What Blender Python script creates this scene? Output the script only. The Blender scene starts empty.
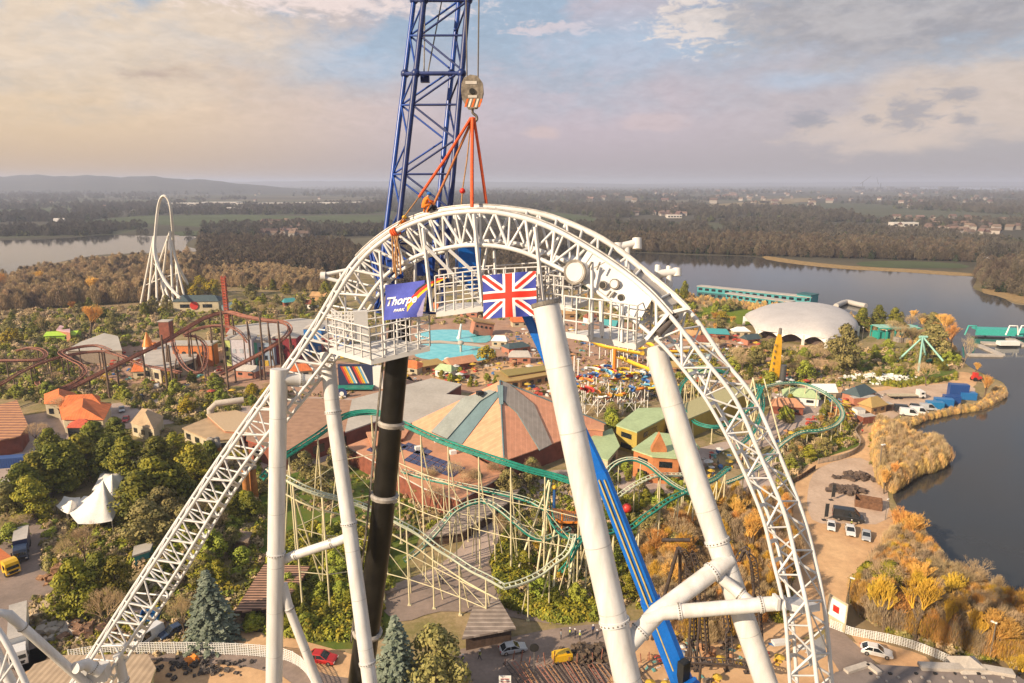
EXPOSURE = 0.65
HAZE = 1.5e-4
import bpy, bmesh, math, random
from mathutils import Vector, Matrix
R = math.radians
sc = bpy.context.scene
COL = sc.collection
rnd = random.Random(7)
# ------------------------------------------------------------------ camera
CH, F = 74.0, 683.0
TH = math.atan(159.5/683.0)
cT, sT = math.cos(TH), math.sin(TH)
cam_d = bpy.data.cameras.new('camera'); cam = bpy.data.objects.new('camera', cam_d); COL.objects.link(cam)
cam.location = (0, 0, CH); cam.rotation_euler = (math.pi/2-TH, 0, 0)
cam_d.sensor_width = 36; cam_d.lens = 36*F/1024; cam_d.clip_start = .5; cam_d.clip_end = 90000
sc.camera = cam
def ray(u, v):
    a = (u-512)/F; b = (341.5-v)/F
    return Vector((a, cT+b*sT, -sT+b*cT))
def P(u, v, d): return Vector((0, 0, CH)) + ray(u, v)*d          # point at forward distance d
def G(u, v, z=0.0):
    r = ray(u, v); return Vector((0, 0, CH)) + r*((z-CH)/r.z)      # point at height z
def proj(p):
    q = Vector(p)-Vector((0, 0, CH)); d = q.y*cT-q.z*sT; up = q.y*sT+q.z*cT
    return (512+F*q.x/d, 341.5-F*up/d)
# ------------------------------------------------------------------ materials
MATS = {}
def lin(c):
    c = c/255.0
    return c/12.92 if c <= .04045 else ((c+.055)/1.055)**2.4
def mat(name, col, rough=.7, metal=0.0, var=.12, scale=2.0, col2=None, rand=0.0, bump=0.0, spec=.4, detail=4, fine=.10, stretch=None):
    """procedural surface: two tones mixed by object-space noise, optional change per object"""
    if name in MATS: return MATS[name]
    m = bpy.data.materials.new(name); m.use_nodes = True; nt = m.node_tree; N = nt.nodes; L = nt.links
    b = N['Principled BSDF']; b.inputs['Roughness'].default_value = rough; b.inputs['Metallic'].default_value = metal
    b.inputs['Specular IOR Level'].default_value = spec
    c1 = (*col, 1); c2 = (*(col2 or [x*(1-var*2) for x in col]), 1)
    tc = N.new('ShaderNodeTexCoord'); nz = N.new('ShaderNodeTexNoise')
    nz.inputs['Scale'].default_value = scale; nz.inputs['Detail'].default_value = detail; nz.inputs['Roughness'].default_value = .6
    vec = tc.outputs['Object']
    if stretch:
        mp = N.new('ShaderNodeMapping'); mp.inputs['Scale'].default_value = stretch; L.new(vec, mp.inputs[0]); vec = mp.outputs[0]
    L.new(vec, nz.inputs['Vector'])
    rp = N.new('ShaderNodeMapRange'); rp.inputs[1].default_value = .35; rp.inputs[2].default_value = .65
    L.new(nz.outputs['Fac'], rp.inputs[0])
    mx = N.new('ShaderNodeMix'); mx.data_type = 'RGBA'; mx.inputs[6].default_value = c1; mx.inputs[7].default_value = c2
    L.new(rp.outputs[0], mx.inputs[0]); out = mx.outputs[2]
    if fine:
        n2 = N.new('ShaderNodeTexNoise'); n2.inputs['Scale'].default_value = scale*9; n2.inputs['Detail'].default_value = 6; n2.inputs['Roughness'].default_value = .7; L.new(vec, n2.inputs['Vector'])
        m2 = N.new('ShaderNodeMapRange'); m2.inputs[1].default_value = .3; m2.inputs[2].default_value = .7; m2.inputs[3].default_value = 1-fine*1.6; m2.inputs[4].default_value = 1+fine; L.new(n2.outputs['Fac'], m2.inputs[0])
        h2 = N.new('ShaderNodeHueSaturation'); L.new(m2.outputs[0], h2.inputs['Value']); L.new(out, h2.inputs['Color']); out = h2.outputs[0]
    if rand:
        oi = N.new('ShaderNodeObjectInfo'); hs = N.new('ShaderNodeHueSaturation')
        a = N.new('ShaderNodeMapRange'); a.inputs[3].default_value = .5-.022*rand; a.inputs[4].default_value = .5+.03*rand
        v = N.new('ShaderNodeMapRange'); v.inputs[3].default_value = 1-.45*rand; v.inputs[4].default_value = 1+.45*rand
        ml = N.new('ShaderNodeMath'); ml.operation = 'MULTIPLY'; ml.inputs[1].default_value = 7.31
        fr = N.new('ShaderNodeMath'); fr.operation = 'FRACT'
        L.new(oi.outputs['Random'], a.inputs[0]); L.new(oi.outputs['Random'], ml.inputs[0]); L.new(ml.outputs[0], fr.inputs[0]); L.new(fr.outputs[0], v.inputs[0])
        L.new(a.outputs[0], hs.inputs['Hue']); L.new(v.outputs[0], hs.inputs['Value']); L.new(out, hs.inputs['Color']); out = hs.outputs[0]
    L.new(out, b.inputs['Base Color'])
    if bump:
        bp = N.new('ShaderNodeBump'); bp.inputs['Strength'].default_value = bump; bp.inputs['Distance'].default_value = .05
        L.new(nz.outputs['Fac'], bp.inputs['Height']); L.new(bp.outputs[0], b.inputs['Normal'])
    MATS[name] = m; return m
def stripes(name, ca, cb, scale, width=.5, axis='X', rough=.7, noise=.1):
    """banded sheet (standing seams, tiles, planks) in object space"""
    if name in MATS: return MATS[name]
    m = bpy.data.materials.new(name); m.use_nodes = True; nt = m.node_tree; N = nt.nodes; L = nt.links
    b = N['Principled BSDF']; b.inputs['Roughness'].default_value = rough; b.inputs['Specular IOR Level'].default_value = .3
    tc = N.new('ShaderNodeTexCoord'); sx = N.new('ShaderNodeSeparateXYZ'); L.new(tc.outputs['Object'], sx.inputs[0])
    ml = N.new('ShaderNodeMath'); ml.operation = 'MULTIPLY'; ml.inputs[1].default_value = scale; L.new(sx.outputs[axis], ml.inputs[0])
    fr = N.new('ShaderNodeMath'); fr.operation = 'FRACT'; L.new(ml.outputs[0], fr.inputs[0])
    gt = N.new('ShaderNodeMath'); gt.operation = 'GREATER_THAN'; gt.inputs[1].default_value = width; L.new(fr.outputs[0], gt.inputs[0])
    mx = N.new('ShaderNodeMix'); mx.data_type = 'RGBA'; mx.inputs[6].default_value = (*ca, 1); mx.inputs[7].default_value = (*cb, 1); L.new(gt.outputs[0], mx.inputs[0])
    nz = N.new('ShaderNodeTexNoise'); nz.inputs['Scale'].default_value = .6; nz.inputs['Detail'].default_value = 5; L.new(tc.outputs['Object'], nz.inputs['Vector'])
    hs = N.new('ShaderNodeHueSaturation'); mr = N.new('ShaderNodeMapRange'); mr.inputs[1].default_value = .3; mr.inputs[2].default_value = .7; mr.inputs[3].default_value = 1-noise*2; mr.inputs[4].default_value = 1+noise
    L.new(nz.outputs['Fac'], mr.inputs[0]); L.new(mr.outputs[0], hs.inputs['Value']); L.new(mx.outputs[2], hs.inputs['Color']); L.new(hs.outputs[0], b.inputs['Base Color'])
    MATS[name] = m; return m
# ------------------------------------------------------------------ mesh builder
class MB:
    def __init__(s): s.v = []; s.f = []; s.m = []; s.sm = []
    def add(s, vs, fs, mi=0, sm=False):
        o = len(s.v); s.v += [tuple(x) for x in vs]
        for f in fs: s.f.append([i+o for i in f]); s.m.append(mi); s.sm.append(sm)
        return s
    def box(s, c, size, rz=0, mi=0, M=None):
        x, y, z = [k/2 for k in size]
        vs = [Vector(p) for p in ((-x,-y,-z),(x,-y,-z),(x,y,-z),(-x,y,-z),(-x,-y,z),(x,-y,z),(x,y,z),(-x,y,z))]
        if M is None: M = Matrix.Rotation(rz, 3, 'Z')
        return s.add([M@v+Vector(c) for v in vs], [(0,3,2,1),(4,5,6,7),(0,1,5,4),(1,2,6,5),(2,3,7,6),(3,0,4,7)], mi)
    def tube(s, a, b, r0, r1=None, n=6, mi=0, cap=True):
        a = Vector(a); b = Vector(b); r1 = r0 if r1 is None else r1
        d = b-a
        if d.length < 1e-6: return s
        d.normalize(); t = Vector((0,0,1)) if abs(d.z) < .9 else Vector((1,0,0)); x = d.cross(t).normalized(); y = d.cross(x)
        vs = []
        for k in range(n):
            q = x*math.cos(2*math.pi*k/n)+y*math.sin(2*math.pi*k/n); vs += [a+q*r0, b+q*r1]
        fs = [(2*k, 2*k+1, (2*k+3) % (2*n), (2*k+2) % (2*n)) for k in range(n)]
        s.add(vs, fs, mi, n > 4)
        if cap: s.add(vs, [tuple(range(0, 2*n, 2)), tuple(range(2*n-1, 0, -2))], mi)
        return s
    def path(s, pts, r, n=6, mi=0, cap=True):
        """swept tube; r a number or one per point"""
        pts = [Vector(p) for p in pts]; k = len(pts); rs = r if hasattr(r, '__len__') else [r]*k
        vs = []; x = None
        for i, p in enumerate(pts):
            d = (pts[min(i+1, k-1)]-pts[max(i-1, 0)]).normalized()
            if x is None: t = Vector((0,0,1)) if abs(d.z) < .9 else Vector((1,0,0)); x = d.cross(t).normalized()
            else: x = (x-d*x.dot(d)).normalized()
            y = d.cross(x)
            for j in range(n): vs.append(p+(x*math.cos(2*math.pi*j/n)+y*math.sin(2*math.pi*j/n))*rs[i])
        fs = [(i*n+j, i*n+(j+1) % n, (i+1)*n+(j+1) % n, (i+1)*n+j) for i in range(k-1) for j in range(n)]
        s.add(vs, fs, mi, True)
        if cap: s.add(vs, [tuple(range(n))[::-1], tuple(range((k-1)*n, k*n))], mi)
        return s
    def prism(s, poly, z0, z1, mi=0, mtop=None):
        """poly: list of (x,y[,z]) ; closed slab from z0 to z1"""
        n = len(poly); a = sum(poly[i][0]*poly[(i+1) % n][1]-poly[(i+1) % n][0]*poly[i][1] for i in range(n))
        if a < 0: poly = poly[::-1]
        vs = [(p[0], p[1], z0) for p in poly]+[(p[0], p[1], z1) for p in poly]
        s.add(vs, [(i, (i+1) % n, (i+1) % n+n, i+n) for i in range(n)], mi)
        s.add(vs, [tuple(range(n))[::-1]], mi); s.add(vs, [tuple(range(n, 2*n))], mi if mtop is None else mtop); return s
    def sphere(s, c, r, n=10, m=6, mi=0, sq=(1,1,1)):
        c = Vector(c); vs = []
        for i in range(m+1):
            t = math.pi*i/m
            for j in range(n):
                q = 2*math.pi*j/n; vs.append(c+Vector((r*sq[0]*math.sin(t)*math.cos(q), r*sq[1]*math.sin(t)*math.sin(q), r*sq[2]*math.cos(t))))
        return s.add(vs, [(i*n+j, (i+1)*n+j, (i+1)*n+(j+1) % n, i*n+(j+1) % n) for i in range(m) for j in range(n)], mi, True)
    def disc(s, c, nrm, r, h, n=16, mi=0):
        nrm = Vector(nrm).normalized(); return s.tube(Vector(c), Vector(c)+nrm*h, r, r, n, mi)
    def xf(s, M):
        s.v = [tuple(M@Vector(p)) for p in s.v]; return s
    def mesh(s, name, mats):
        me = bpy.data.meshes.new(name); me.from_pydata(s.v, [], s.f)
        for m in (mats if isinstance(mats, (list, tuple)) else [mats]): me.materials.append(m)
        me.polygons.foreach_set('material_index', s.m); me.polygons.foreach_set('use_smooth', s.sm); me.update(); return me
    def build(s, name, mats, parent=None, loc=None):
        """loc given: verts are local to loc; otherwise verts are world (re-centred under the parent)"""
        if not s.v: return None
        o = bpy.data.objects.new(name, None) if False else None
        off = Vector((0,0,0))
        if loc is None:
            if parent is not None: off = world_loc(parent)
            else:
                xs = [p[0] for p in s.v]; ys = [p[1] for p in s.v]; zs = [p[2] for p in s.v]
                off = Vector(((min(xs)+max(xs))/2, (min(ys)+max(ys))/2, min(zs)))
            s.v = [(p[0]-off.x, p[1]-off.y, p[2]-off.z) for p in s.v]
        o = bpy.data.objects.new(name, s.mesh(name, mats)); COL.objects.link(o)
        if loc is not None: o.location = loc
        elif parent is None: o.location = off
        if parent is not None: o.parent = parent
        return o
def world_loc(o):
    l = Vector((0,0,0))
    while o is not None: l += Vector(o.location); o = o.parent
    return l
def tag(o, label=None, cat=None, group=None, kind=None):
    if label: o['label'] = label
    if cat: o['category'] = cat
    if group: o['group'] = group
    if kind: o['kind'] = kind
    return o
def thing(name, label, cat, loc=(0,0,0), rz=0, group=None):
    o = bpy.data.objects.new(name, None); COL.objects.link(o); o.location = loc; o.rotation_euler = (0,0,rz)
    return tag(o, label, cat, group)
def structure(name, mb, mats):
    return tag(mb.build(name, mats), kind='structure')
def copy_tree(o, parent=None):
    c = o.copy(); COL.objects.link(c); c.parent = parent
    for ch in list(o.children): copy_tree(ch, c)
    return c
def place(o, loc, rz=0, s=1.0, label=None, group=None):
    c = copy_tree(o); c.location = loc; c.rotation_euler = (0, 0, rz); c.scale = (s, s, s) if not hasattr(s, '__len__') else s
    if label: c['label'] = label
    if group: c['group'] = group
    return c
def kill(o):
    for ch in list(o.children): kill(ch)
    bpy.data.objects.remove(o)
def crom(pts, n=8):
    """catmull-rom through points"""
    pts = [Vector(p) for p in pts]; q = [pts[0]*2-pts[1]]+pts+[pts[-1]*2-pts[-2]]; out = []
    for i in range(1, len(q)-2):
        a, b, c, d = q[i-1:i+3]
        for k in range(n):
            t = k/n; out.append(.5*((2*b)+(c-a)*t+(2*a-5*b+4*c-d)*t*t+(3*b-a-3*c+d)*t**3))
    out.append(pts[-1]); return out
def resample(pts, step):
    L = [0]
    for a, b in zip(pts, pts[1:]): L.append(L[-1]+(b-a).length)
    n = max(2, int(round(L[-1]/step))+1); out = []; j = 0
    for i in range(n):
        t = L[-1]*i/(n-1)
        while j < len(L)-2 and L[j+1] < t: j += 1
        out.append(pts[j].lerp(pts[j+1], (t-L[j])/max(1e-9, L[j+1]-L[j])))
    return out
def inpoly(x, y, poly):
    c = False; j = len(poly)-1
    for i in range(len(poly)):
        xi, yi = poly[i][:2]; xj, yj = poly[j][:2]
        if (yi > y) != (yj > y) and x < (xj-xi)*(y-yi)/(yj-yi)+xi: c = not c
        j = i
    return c
def sheet(name, pix, z, m, sub=1, jit=0.0):
    """flat ground sheet whose outline is given as seen points of the ground"""
    pts = [G(u, v, 0) for u, v in pix]
    if sub > 1:
        cl = pts+[pts[0]]; q = []
        sm = crom([pts[-1]]+pts+[pts[0], pts[1]], sub); q = sm[sub:-sub-1] if len(sm) > 2*sub else sm
        pts = q[:-0] if False else q
        rr = random.Random(len(pix)); pts = [p+Vector((rr.uniform(-jit, jit), rr.uniform(-jit, jit), 0)) for p in pts]
    from mathutils.geometry import tessellate_polygon
    tr = tessellate_polygon([[Vector((p.x, p.y, 0)) for p in pts]])
    b = MB(); vs = [(p.x, p.y, z) for p in pts]; fs = []
    for t in tr:
        a, c, d = [Vector(vs[i]) for i in t]
        fs.append(t if (c-a).cross(d-a).z > 0 else t[::-1])
    b.add(vs, fs); o = b.build(name, m); return tag(o, kind='structure')
# palette --------------------------------------------------------------
WHITE = mat('white_steel_paint', (.63,.62,.615), .34, var=.05, scale=.5, spec=.5, col2=(.55,.53,.515), detail=9, fine=.03)
WHITE_COL = mat('white_column_paint', (.64,.63,.62), .34, var=.05, scale=1.3, spec=.5, col2=(.52,.49,.465), detail=9, fine=.03, stretch=(1.6,1.6,.12))
SEAM = mat('weld_seam', (.50,.48,.46), .5)
WHITE_FAR = mat('white_paint', (.78,.76,.72), .5, var=.05)
BLACKB = mat('black_boom_paint', (.008,.0075,.007), .28, var=.3, scale=1.2, spec=.35, col2=(.018,.016,.014))
STEEL = mat('weathered_steel', (.25,.22,.19), .5, .3, var=.25, scale=3)
BLUE = mat('blue_crane_paint', (.015,.07,.36), .35, var=.2, scale=1, spec=.5)
BLUE_SHADE = mat('shaded_blue_crane_paint', (.018,.035,.15), .4, var=.2, scale=1)  # crane blue with shade painted in, for the jib's darker legs and braces
BRIGHTBLUE = mat('bright_blue_paint', (.006,.13,.52), .3, var=.1, scale=1, spec=.5)
BLACK = mat('black_rubber', (.02,.02,.02), .6, var=.2)
ORANGE_W = mat('orange_webbing', (.75,.11,.03), .8, var=.15, scale=6)
TANROPE = mat('tan_rope', (.42,.22,.09), .9, var=.2, scale=8)
HIVIS_O = mat('orange_workwear', (.85,.22,.02), .8, var=.15, scale=5)
HIVIS_Y = mat('yellow_hivis', (.7,.75,.05), .8, var=.15, scale=5)
DARKCLOTH = mat('dark_workwear', (.03,.035,.05), .85, var=.2, scale=5)
SKIN = mat('skin', (.5,.28,.19), .6, var=.08, scale=9)
GLASS = mat('dark_glass', (.02,.025,.03), .08, var=.2, spec=.8)
TYRE = mat('tyre_rubber', (.02,.02,.02), .8, var=.1)
CHROME = mat('bright_rim', (.5,.5,.5), .3, .8, var=.1)
# ------------------------------------------------------------------ sun, sky, air
SUN_EL, SUN_AZ = 28.0, 235.0        # azimuth clockwise from +Y: to the left of and a little behind the camera
w = bpy.data.worlds.new('World'); sc.world = w; w.use_nodes = True
nt = w.node_tree; N = nt.nodes; L = nt.links; N.clear()
out = N.new('ShaderNodeOutputWorld'); bg = N.new('ShaderNodeBackground'); L.new(bg.outputs[0], out.inputs[0])
sky = N.new('ShaderNodeTexSky'); sky.sky_type = 'NISHITA'; sky.sun_disc = False
sky.sun_elevation = R(SUN_EL); sky.sun_rotation = R(SUN_AZ); sky.dust_density = 3; sky.air_density = 1.2; sky.altitude = 50
tc = N.new('ShaderNodeTexCoord'); nrm = N.new('ShaderNodeVectorMath'); nrm.operation = 'NORMALIZE'; L.new(tc.outputs['Generated'], nrm.inputs[0])
sp = N.new('ShaderNodeSeparateXYZ'); L.new(nrm.outputs[0], sp.inputs[0])
def M_(op, a, b=None, c=None, clamp=False):
    n = N.new('ShaderNodeMath'); n.operation = op; n.use_clamp = clamp
    for i, x in enumerate((a, b, c)):
        if x is None: continue
        if isinstance(x, (int, float)): n.inputs[i].default_value = x
        else: L.new(x, n.inputs[i])
    return n.outputs[0]
az = M_('MULTIPLY', M_('ARCTAN2', sp.outputs['X'], sp.outputs['Y']), 180/math.pi)     # degrees, 0 = +Y, right positive
el = M_('MULTIPLY', M_('ARCSINE', sp.outputs['Z']), 180/math.pi)
cmb = N.new('ShaderNodeCombineXYZ'); L.new(az, cmb.inputs[0]); L.new(M_('MULTIPLY', el, 2.4), cmb.inputs[1])
def noise(scale, detail=6, rough=.58, off=0.0, dist=0.0):
    mp = N.new('ShaderNodeMapping'); mp.inputs['Location'].default_value = (off, off*.7, off*1.3); L.new(cmb.outputs[0], mp.inputs[0])
    n = N.new('ShaderNodeTexNoise'); n.inputs['Scale'].default_value = scale; n.inputs['Detail'].default_value = detail
    n.inputs['Roughness'].default_value = rough; n.inputs['Distortion'].default_value = dist; L.new(mp.outputs[0], n.inputs['Vector']); return n.outputs['Fac']
n_big = noise(.055, 7, .6, 3.1); n_fine = noise(.22, 8, .62, 11.7); n_mid = noise(.10, 7, .6, 27.3, .3)
n_vf = noise(.75, 6, .62, 41.3, .4)
def sstep(x, a, b):
    n = N.new('ShaderNodeMapRange'); n.interpolation_type = 'SMOOTHSTEP'; n.inputs[1].default_value = a; n.inputs[2].default_value = b
    L.new(x, n.inputs[0]); return n.outputs[0]
def mixc(fac, a, b):
    n = N.new('ShaderNodeMix'); n.data_type = 'RGBA'
    if isinstance(fac, (int, float)): n.inputs[0].default_value = fac
    else: L.new(fac, n.inputs[0])
    for i, x in ((6, a), (7, b)):
        if isinstance(x, tuple): n.inputs[i].default_value = (*x, 1)
        else: L.new(x, n.inputs[i])
    return n.outputs[2]
def S(r, g, b): return (lin(r), lin(g), lin(b))
def pixdir(u, v):
    r = ray(u, v).normalized(); return math.degrees(math.atan2(r.x, r.y)), math.degrees(math.asin(r.z))
def blob(u, v, ru, rv, nz=n_fine, amt=.9, soft=.35, thr=.0):
    a0, e0 = pixdir(u, v); ra = ru/F*57.3*math.cos(math.atan((u-512)/F))**2; re = rv/F*57.3
    dx = M_('DIVIDE', M_('SUBTRACT', az, a0), ra); dy = M_('DIVIDE', M_('SUBTRACT', el, e0), re)
    d = M_('SQRT', M_('ADD', M_('MULTIPLY', dx, dx), M_('MULTIPLY', dy, dy)))
    x = M_('ADD', M_('SUBTRACT', 1.0, d), M_('MULTIPLY', M_('SUBTRACT', nz, .5), amt*2))
    return sstep(x, thr, thr+soft)
# clear sky from the sky model, scaled, then thin cloud veils
skyc = N.new('ShaderNodeVectorMath'); skyc.operation = 'SCALE'; skyc.inputs['Scale'].default_value = .085; L.new(sky.outputs[0], skyc.inputs[0])
clear = mixc(.72, skyc.outputs[0], S(168,186,208))
veil_col = mixc(sstep(az, -34, 2), S(222,196,164), S(193,180,188))
veil_col = mixc(sstep(az, 4, 34), veil_col, S(182,176,178))
# veil: thick towards the horizon, broken above
base_v = M_('ADD', sstep(M_('ADD', el, M_('MULTIPLY', M_('SUBTRACT', n_big, .5), 16)), 12.0, 5.0), 0)
veil = M_('MAXIMUM', base_v, M_('MULTIPLY', sstep(n_mid, .42, .60), .75))
c = mixc(veil, clear, veil_col)
# horizon murk
hz = mixc(sstep(az, -36, 0), S(190,163,136), S(166,156,160)); hz = mixc(sstep(az, 0, 34), hz, S(163,156,157))
c = mixc(M_('MULTIPLY', sstep(el, 5.0, -.3), .9), c, hz)
# pinkish bright streaks, upper left
c = mixc(M_('MULTIPLY', blob(90, 40, 330, 60, n_mid, 1.1, .8), .65), c, S(228,208,186))
c = mixc(M_('MULTIPLY', blob(330, 2, 170, 14, n_vf, 1.6, .9), .8), c, S(232,214,208))
c = mixc(M_('MULTIPLY', blob(160, 74, 60, 12, n_fine, 1.2, .8), .45), c, S(176,158,148))
c = mixc(M_('MULTIPLY', blob(560, 28, 60, 8, n_vf, 2.2, .8), .6), c, S(226,204,202))
# blue opening
for (u, v, a, b_) in ((360, 62, 90, 30), (640, 45, 190, 34), (800, 80, 120, 14)):
    c = mixc(M_('MULTIPLY', blob(u, v, a, b_, n_mid, .9, .9), .62), c, S(172,190,211))
# big grey mass upper right and its lit rim
c = mixc(M_('MULTIPLY', blob(700, 20, 46, 26, n_vf, 1.8, .6), .8), c, S(226,212,202))
greyc = mixc(sstep(n_fine, .38, .62), S(158,157,163), S(180,176,178))
c = mixc(M_('MULTIPLY', blob(925, 2, 290, 56, n_fine, .8, .5), .95), c, greyc)
c = mixc(M_('MULTIPLY', blob(985, 98, 190, 40, n_mid, 1.1, .45), .75), c, S(212,194,180))
c = mixc(M_('MULTIPLY', blob(880, 128, 110, 22, n_fine, 1.3, .5), .6), c, S(214,196,184))
for (u, v, a, b_) in ((908, 114, 28, 17), (957, 96, 24, 8), (808, 121, 22, 11), (963, 119, 14, 6), (872, 120, 15, 6)):
    c = mixc(M_('MULTIPLY', blob(u, v, a, b_, n_vf, 1.7, 1.1, -.25), .72), c, S(150,151,160))
c = mixc(M_('MULTIPLY', blob(540, 133, 24, 8, n_fine, 1.0, .5), .55), c, S(214,190,184))
c = mixc(M_('MULTIPLY', blob(655, 122, 46, 10, n_fine, 1.2, .5), .5), c, S(206,186,186))
c = mixc(M_('MULTIPLY', blob(150, 74, 34, 9, n_fine, 1.2, .8), .4), c, S(170,150,142))
tex = N.new('ShaderNodeHueSaturation'); mr_ = N.new('ShaderNodeMapRange'); mr_.inputs[1].default_value = .3; mr_.inputs[2].default_value = .7; mr_.inputs[3].default_value = .93; mr_.inputs[4].default_value = 1.08
L.new(n_vf, mr_.inputs[0]); L.new(mr_.outputs[0], tex.inputs['Value']); L.new(c, tex.inputs['Color'])
c = mixc(sstep(el, 1.0, 6.0), c, tex.outputs[0])
L.new(c, bg.inputs[0]); bg.inputs[1].default_value = .71
sun_d = bpy.data.lights.new('sun', 'SUN'); sun_d.energy = 5.0; sun_d.angle = R(.6); sun_d.color = (1.0, .81, .58)
sun = bpy.data.objects.new('sun', sun_d); COL.objects.link(sun)
sv = Vector((math.sin(R(SUN_AZ))*math.cos(R(SUN_EL)), math.cos(R(SUN_AZ))*math.cos(R(SUN_EL)), math.sin(R(SUN_EL))))
sun.rotation_euler = sv.to_track_quat('Z', 'Y').to_euler(); sun.location = (-60, -30, 160)
sc.view_settings.view_transform = 'Standard'; sc.view_settings.look = 'None'; sc.view_settings.gamma = 1; sc.view_settings.exposure = EXPOSURE
sc.render.engine = 'CYCLES'
sc.cycles.max_bounces = 5; sc.cycles.diffuse_bounces = 3; sc.cycles.glossy_bounces = 2; sc.cycles.transmission_bounces = 2; sc.cycles.volume_bounces = 0
sc.cycles.transparent_max_bounces = 4; sc.cycles.use_denoising = True
try: sc.cycles.denoiser = 'OPENIMAGEDENOISE'
except Exception: pass
sc.cycles.use_adaptive_sampling = True; sc.cycles.adaptive_threshold = .02
# air
hb = MB().box((0, 12000, 69), (62000, 62000, 144)); haze = hb.build('haze', None if False else mat('tmp', (1,1,1)))
hm = bpy.data.materials.new('haze_air'); hm.use_nodes = True; hn = hm.node_tree; hn.nodes.clear()
ho = hn.nodes.new('ShaderNodeOutputMaterial'); pv = hn.nodes.new('ShaderNodeVolumePrincipled')
pv.inputs['Color'].default_value = (.70,.76,.96,1); pv.inputs['Density'].default_value = HAZE; pv.inputs['Anisotropy'].default_value = .1
hn.links.new(pv.outputs[0], ho.inputs['Volume']); haze.data.materials.clear(); haze.data.materials.append(hm); tag(haze, kind='stuff')
haze.visible_shadow = True
# ------------------------------------------------------------------ ground
def ground_mat():
    m = bpy.data.materials.new('ground_cover'); m.use_nodes = True; nt = m.node_tree; N = nt.nodes; L = nt.links
    b = N['Principled BSDF']; b.inputs['Roughness'].default_value = .95; b.inputs['Specular IOR Level'].default_value = .1
    tc = N.new('ShaderNodeTexCoord')
    def nz(s, d=6, r=.6):
        n = N.new('ShaderNodeTexNoise'); n.inputs['Scale'].default_value = s; n.inputs['Detail'].default_value = d; n.inputs['Roughness'].default_value = r
        L.new(tc.outputs['Object'], n.inputs['Vector']); return n.outputs['Fac']
    def ramp(f, stops):
        r = N.new('ShaderNodeValToRGB'); e = r.color_ramp.elements
        while len(e) < len(stops): e.new(.5)
        for k, (p, c) in zip(e, stops): k.position = p; k.color = (*c, 1)
        L.new(f, r.inputs[0]); return r.outputs[0]
    def mix(f, a, c):
        n = N.new('ShaderNodeMix'); n.data_type = 'RGBA'; L.new(a, n.inputs[6]); L.new(c, n.inputs[7])
        if isinstance(f, float): n.inputs[0].default_value = f
        else: L.new(f, n.inputs[0])
        return n.outputs[2]
    near = ramp(nz(.09, 8, .7), [(.28, (.10,.11,.03)), (.42, (.20,.18,.055)), (.52, (.34,.25,.13)), (.62, (.44,.32,.19)), (.75, (.26,.23,.07))])
    fine = ramp(nz(1.1, 6, .7), [(.3, (.07,.06,.03)), (.5, (.19,.15,.08)), (.7, (.36,.27,.16))])
    near = mix(.45, near, fine)
    vo = N.new('ShaderNodeTexVoronoi'); vo.inputs['Scale'].default_value = .0028; L.new(tc.outputs['Object'], vo.inputs['Vector'])
    sx = N.new('ShaderNodeSeparateColor'); L.new(vo.outputs['Color'], sx.inputs[0])
    far = ramp(sx.outputs[0], [(.0, (.055,.052,.038)), (.4, (.07,.064,.045)), (.58, (.07,.088,.042)), (.75, (.085,.10,.05)), (.9, (.16,.14,.09))])
    far = mix(.5, far, ramp(nz(.012, 8, .7), [(.35, (.045,.04,.03)), (.6, (.09,.08,.058))]))
    ln = N.new('ShaderNodeVectorMath'); ln.operation = 'LENGTH'; L.new(tc.outputs['Object'], ln.inputs[0])
    mr = N.new('ShaderNodeMapRange'); mr.inputs[1].default_value = 450; mr.inputs[2].default_value = 750; L.new(ln.outputs['Value'], mr.inputs[0])
    L.new(mix(mr.outputs[0], near, far), b.inputs['Base Color']); return m
b = MB(); ring = [0, 60, 200, 600, 2000, 8000, 30000]; n = 48; vs = [(0,0,0)]; fs = []
for r in ring[1:]: vs += [(r*math.cos(2*math.pi*k/n), r*math.sin(2*math.pi*k/n), 0) for k in range(n)]
fs += [(0, 1+k, 1+(k+1) % n) for k in range(n)]
for j in range(len(ring)-2): fs += [(1+j*n+k, 1+(j+1)*n+k, 1+(j+1)*n+(k+1) % n, 1+j*n+(k+1) % n) for k in range(n)]
b.add(vs, fs); gnd = b.build('ground', ground_mat(), loc=(0,0,0)); tag(gnd, kind='structure')
# low wooded ridge to the left, five kilometres off
def hill(name, us, d, hh, depth, m):
    b = MB(); vs = []; fs = []; nx = 90; ny = 12
    for i in range(nx+1):
        t = i/nx; u = us[0]+(us[-1]-us[0])*t; k = t*(len(hh)-1); j = min(int(k), len(hh)-2); h = hh[j]+(hh[j+1]-hh[j])*(k-j)
        for q in range(ny+1):
            s = q/ny; pr = math.sin(math.pi*s)**1.0
            p = ray(u, 182.0); f = (d-depth/2+depth*s)/p.y
            vs.append((p.x*f, p.y*f, -2+max(0, h*pr*(1+.05*math.sin(i*.9+q*.5)+.03*math.sin(i*2.3)))))
    for i in range(nx):
        for q in range(ny): a = i*(ny+1)+q; fs.append((a, a+ny+1, a+ny+2, a+1))
    b.add(vs, fs, 0, True); o = b.build(name, m, loc=(0,0,0)); return tag(o, kind='structure')
HILLM = mat('wooded_hill', (.018,.022,.018), .95, var=.3, scale=.006, col2=(.05,.05,.035), detail=9)
hill('hill', (-420, 330), 5600, [96,110,120,122,118,116,118,124,128,122,116,86,40,4], 2600, HILLM)
hill('hill', (150, 700), 14000, [60,80,95,90,84,70,40,4], 3000, HILLM)
hill('hill', (560, 1500), 17000, [4,40,60,72,80,76,84,90,80,70], 3000, HILLM)
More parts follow.
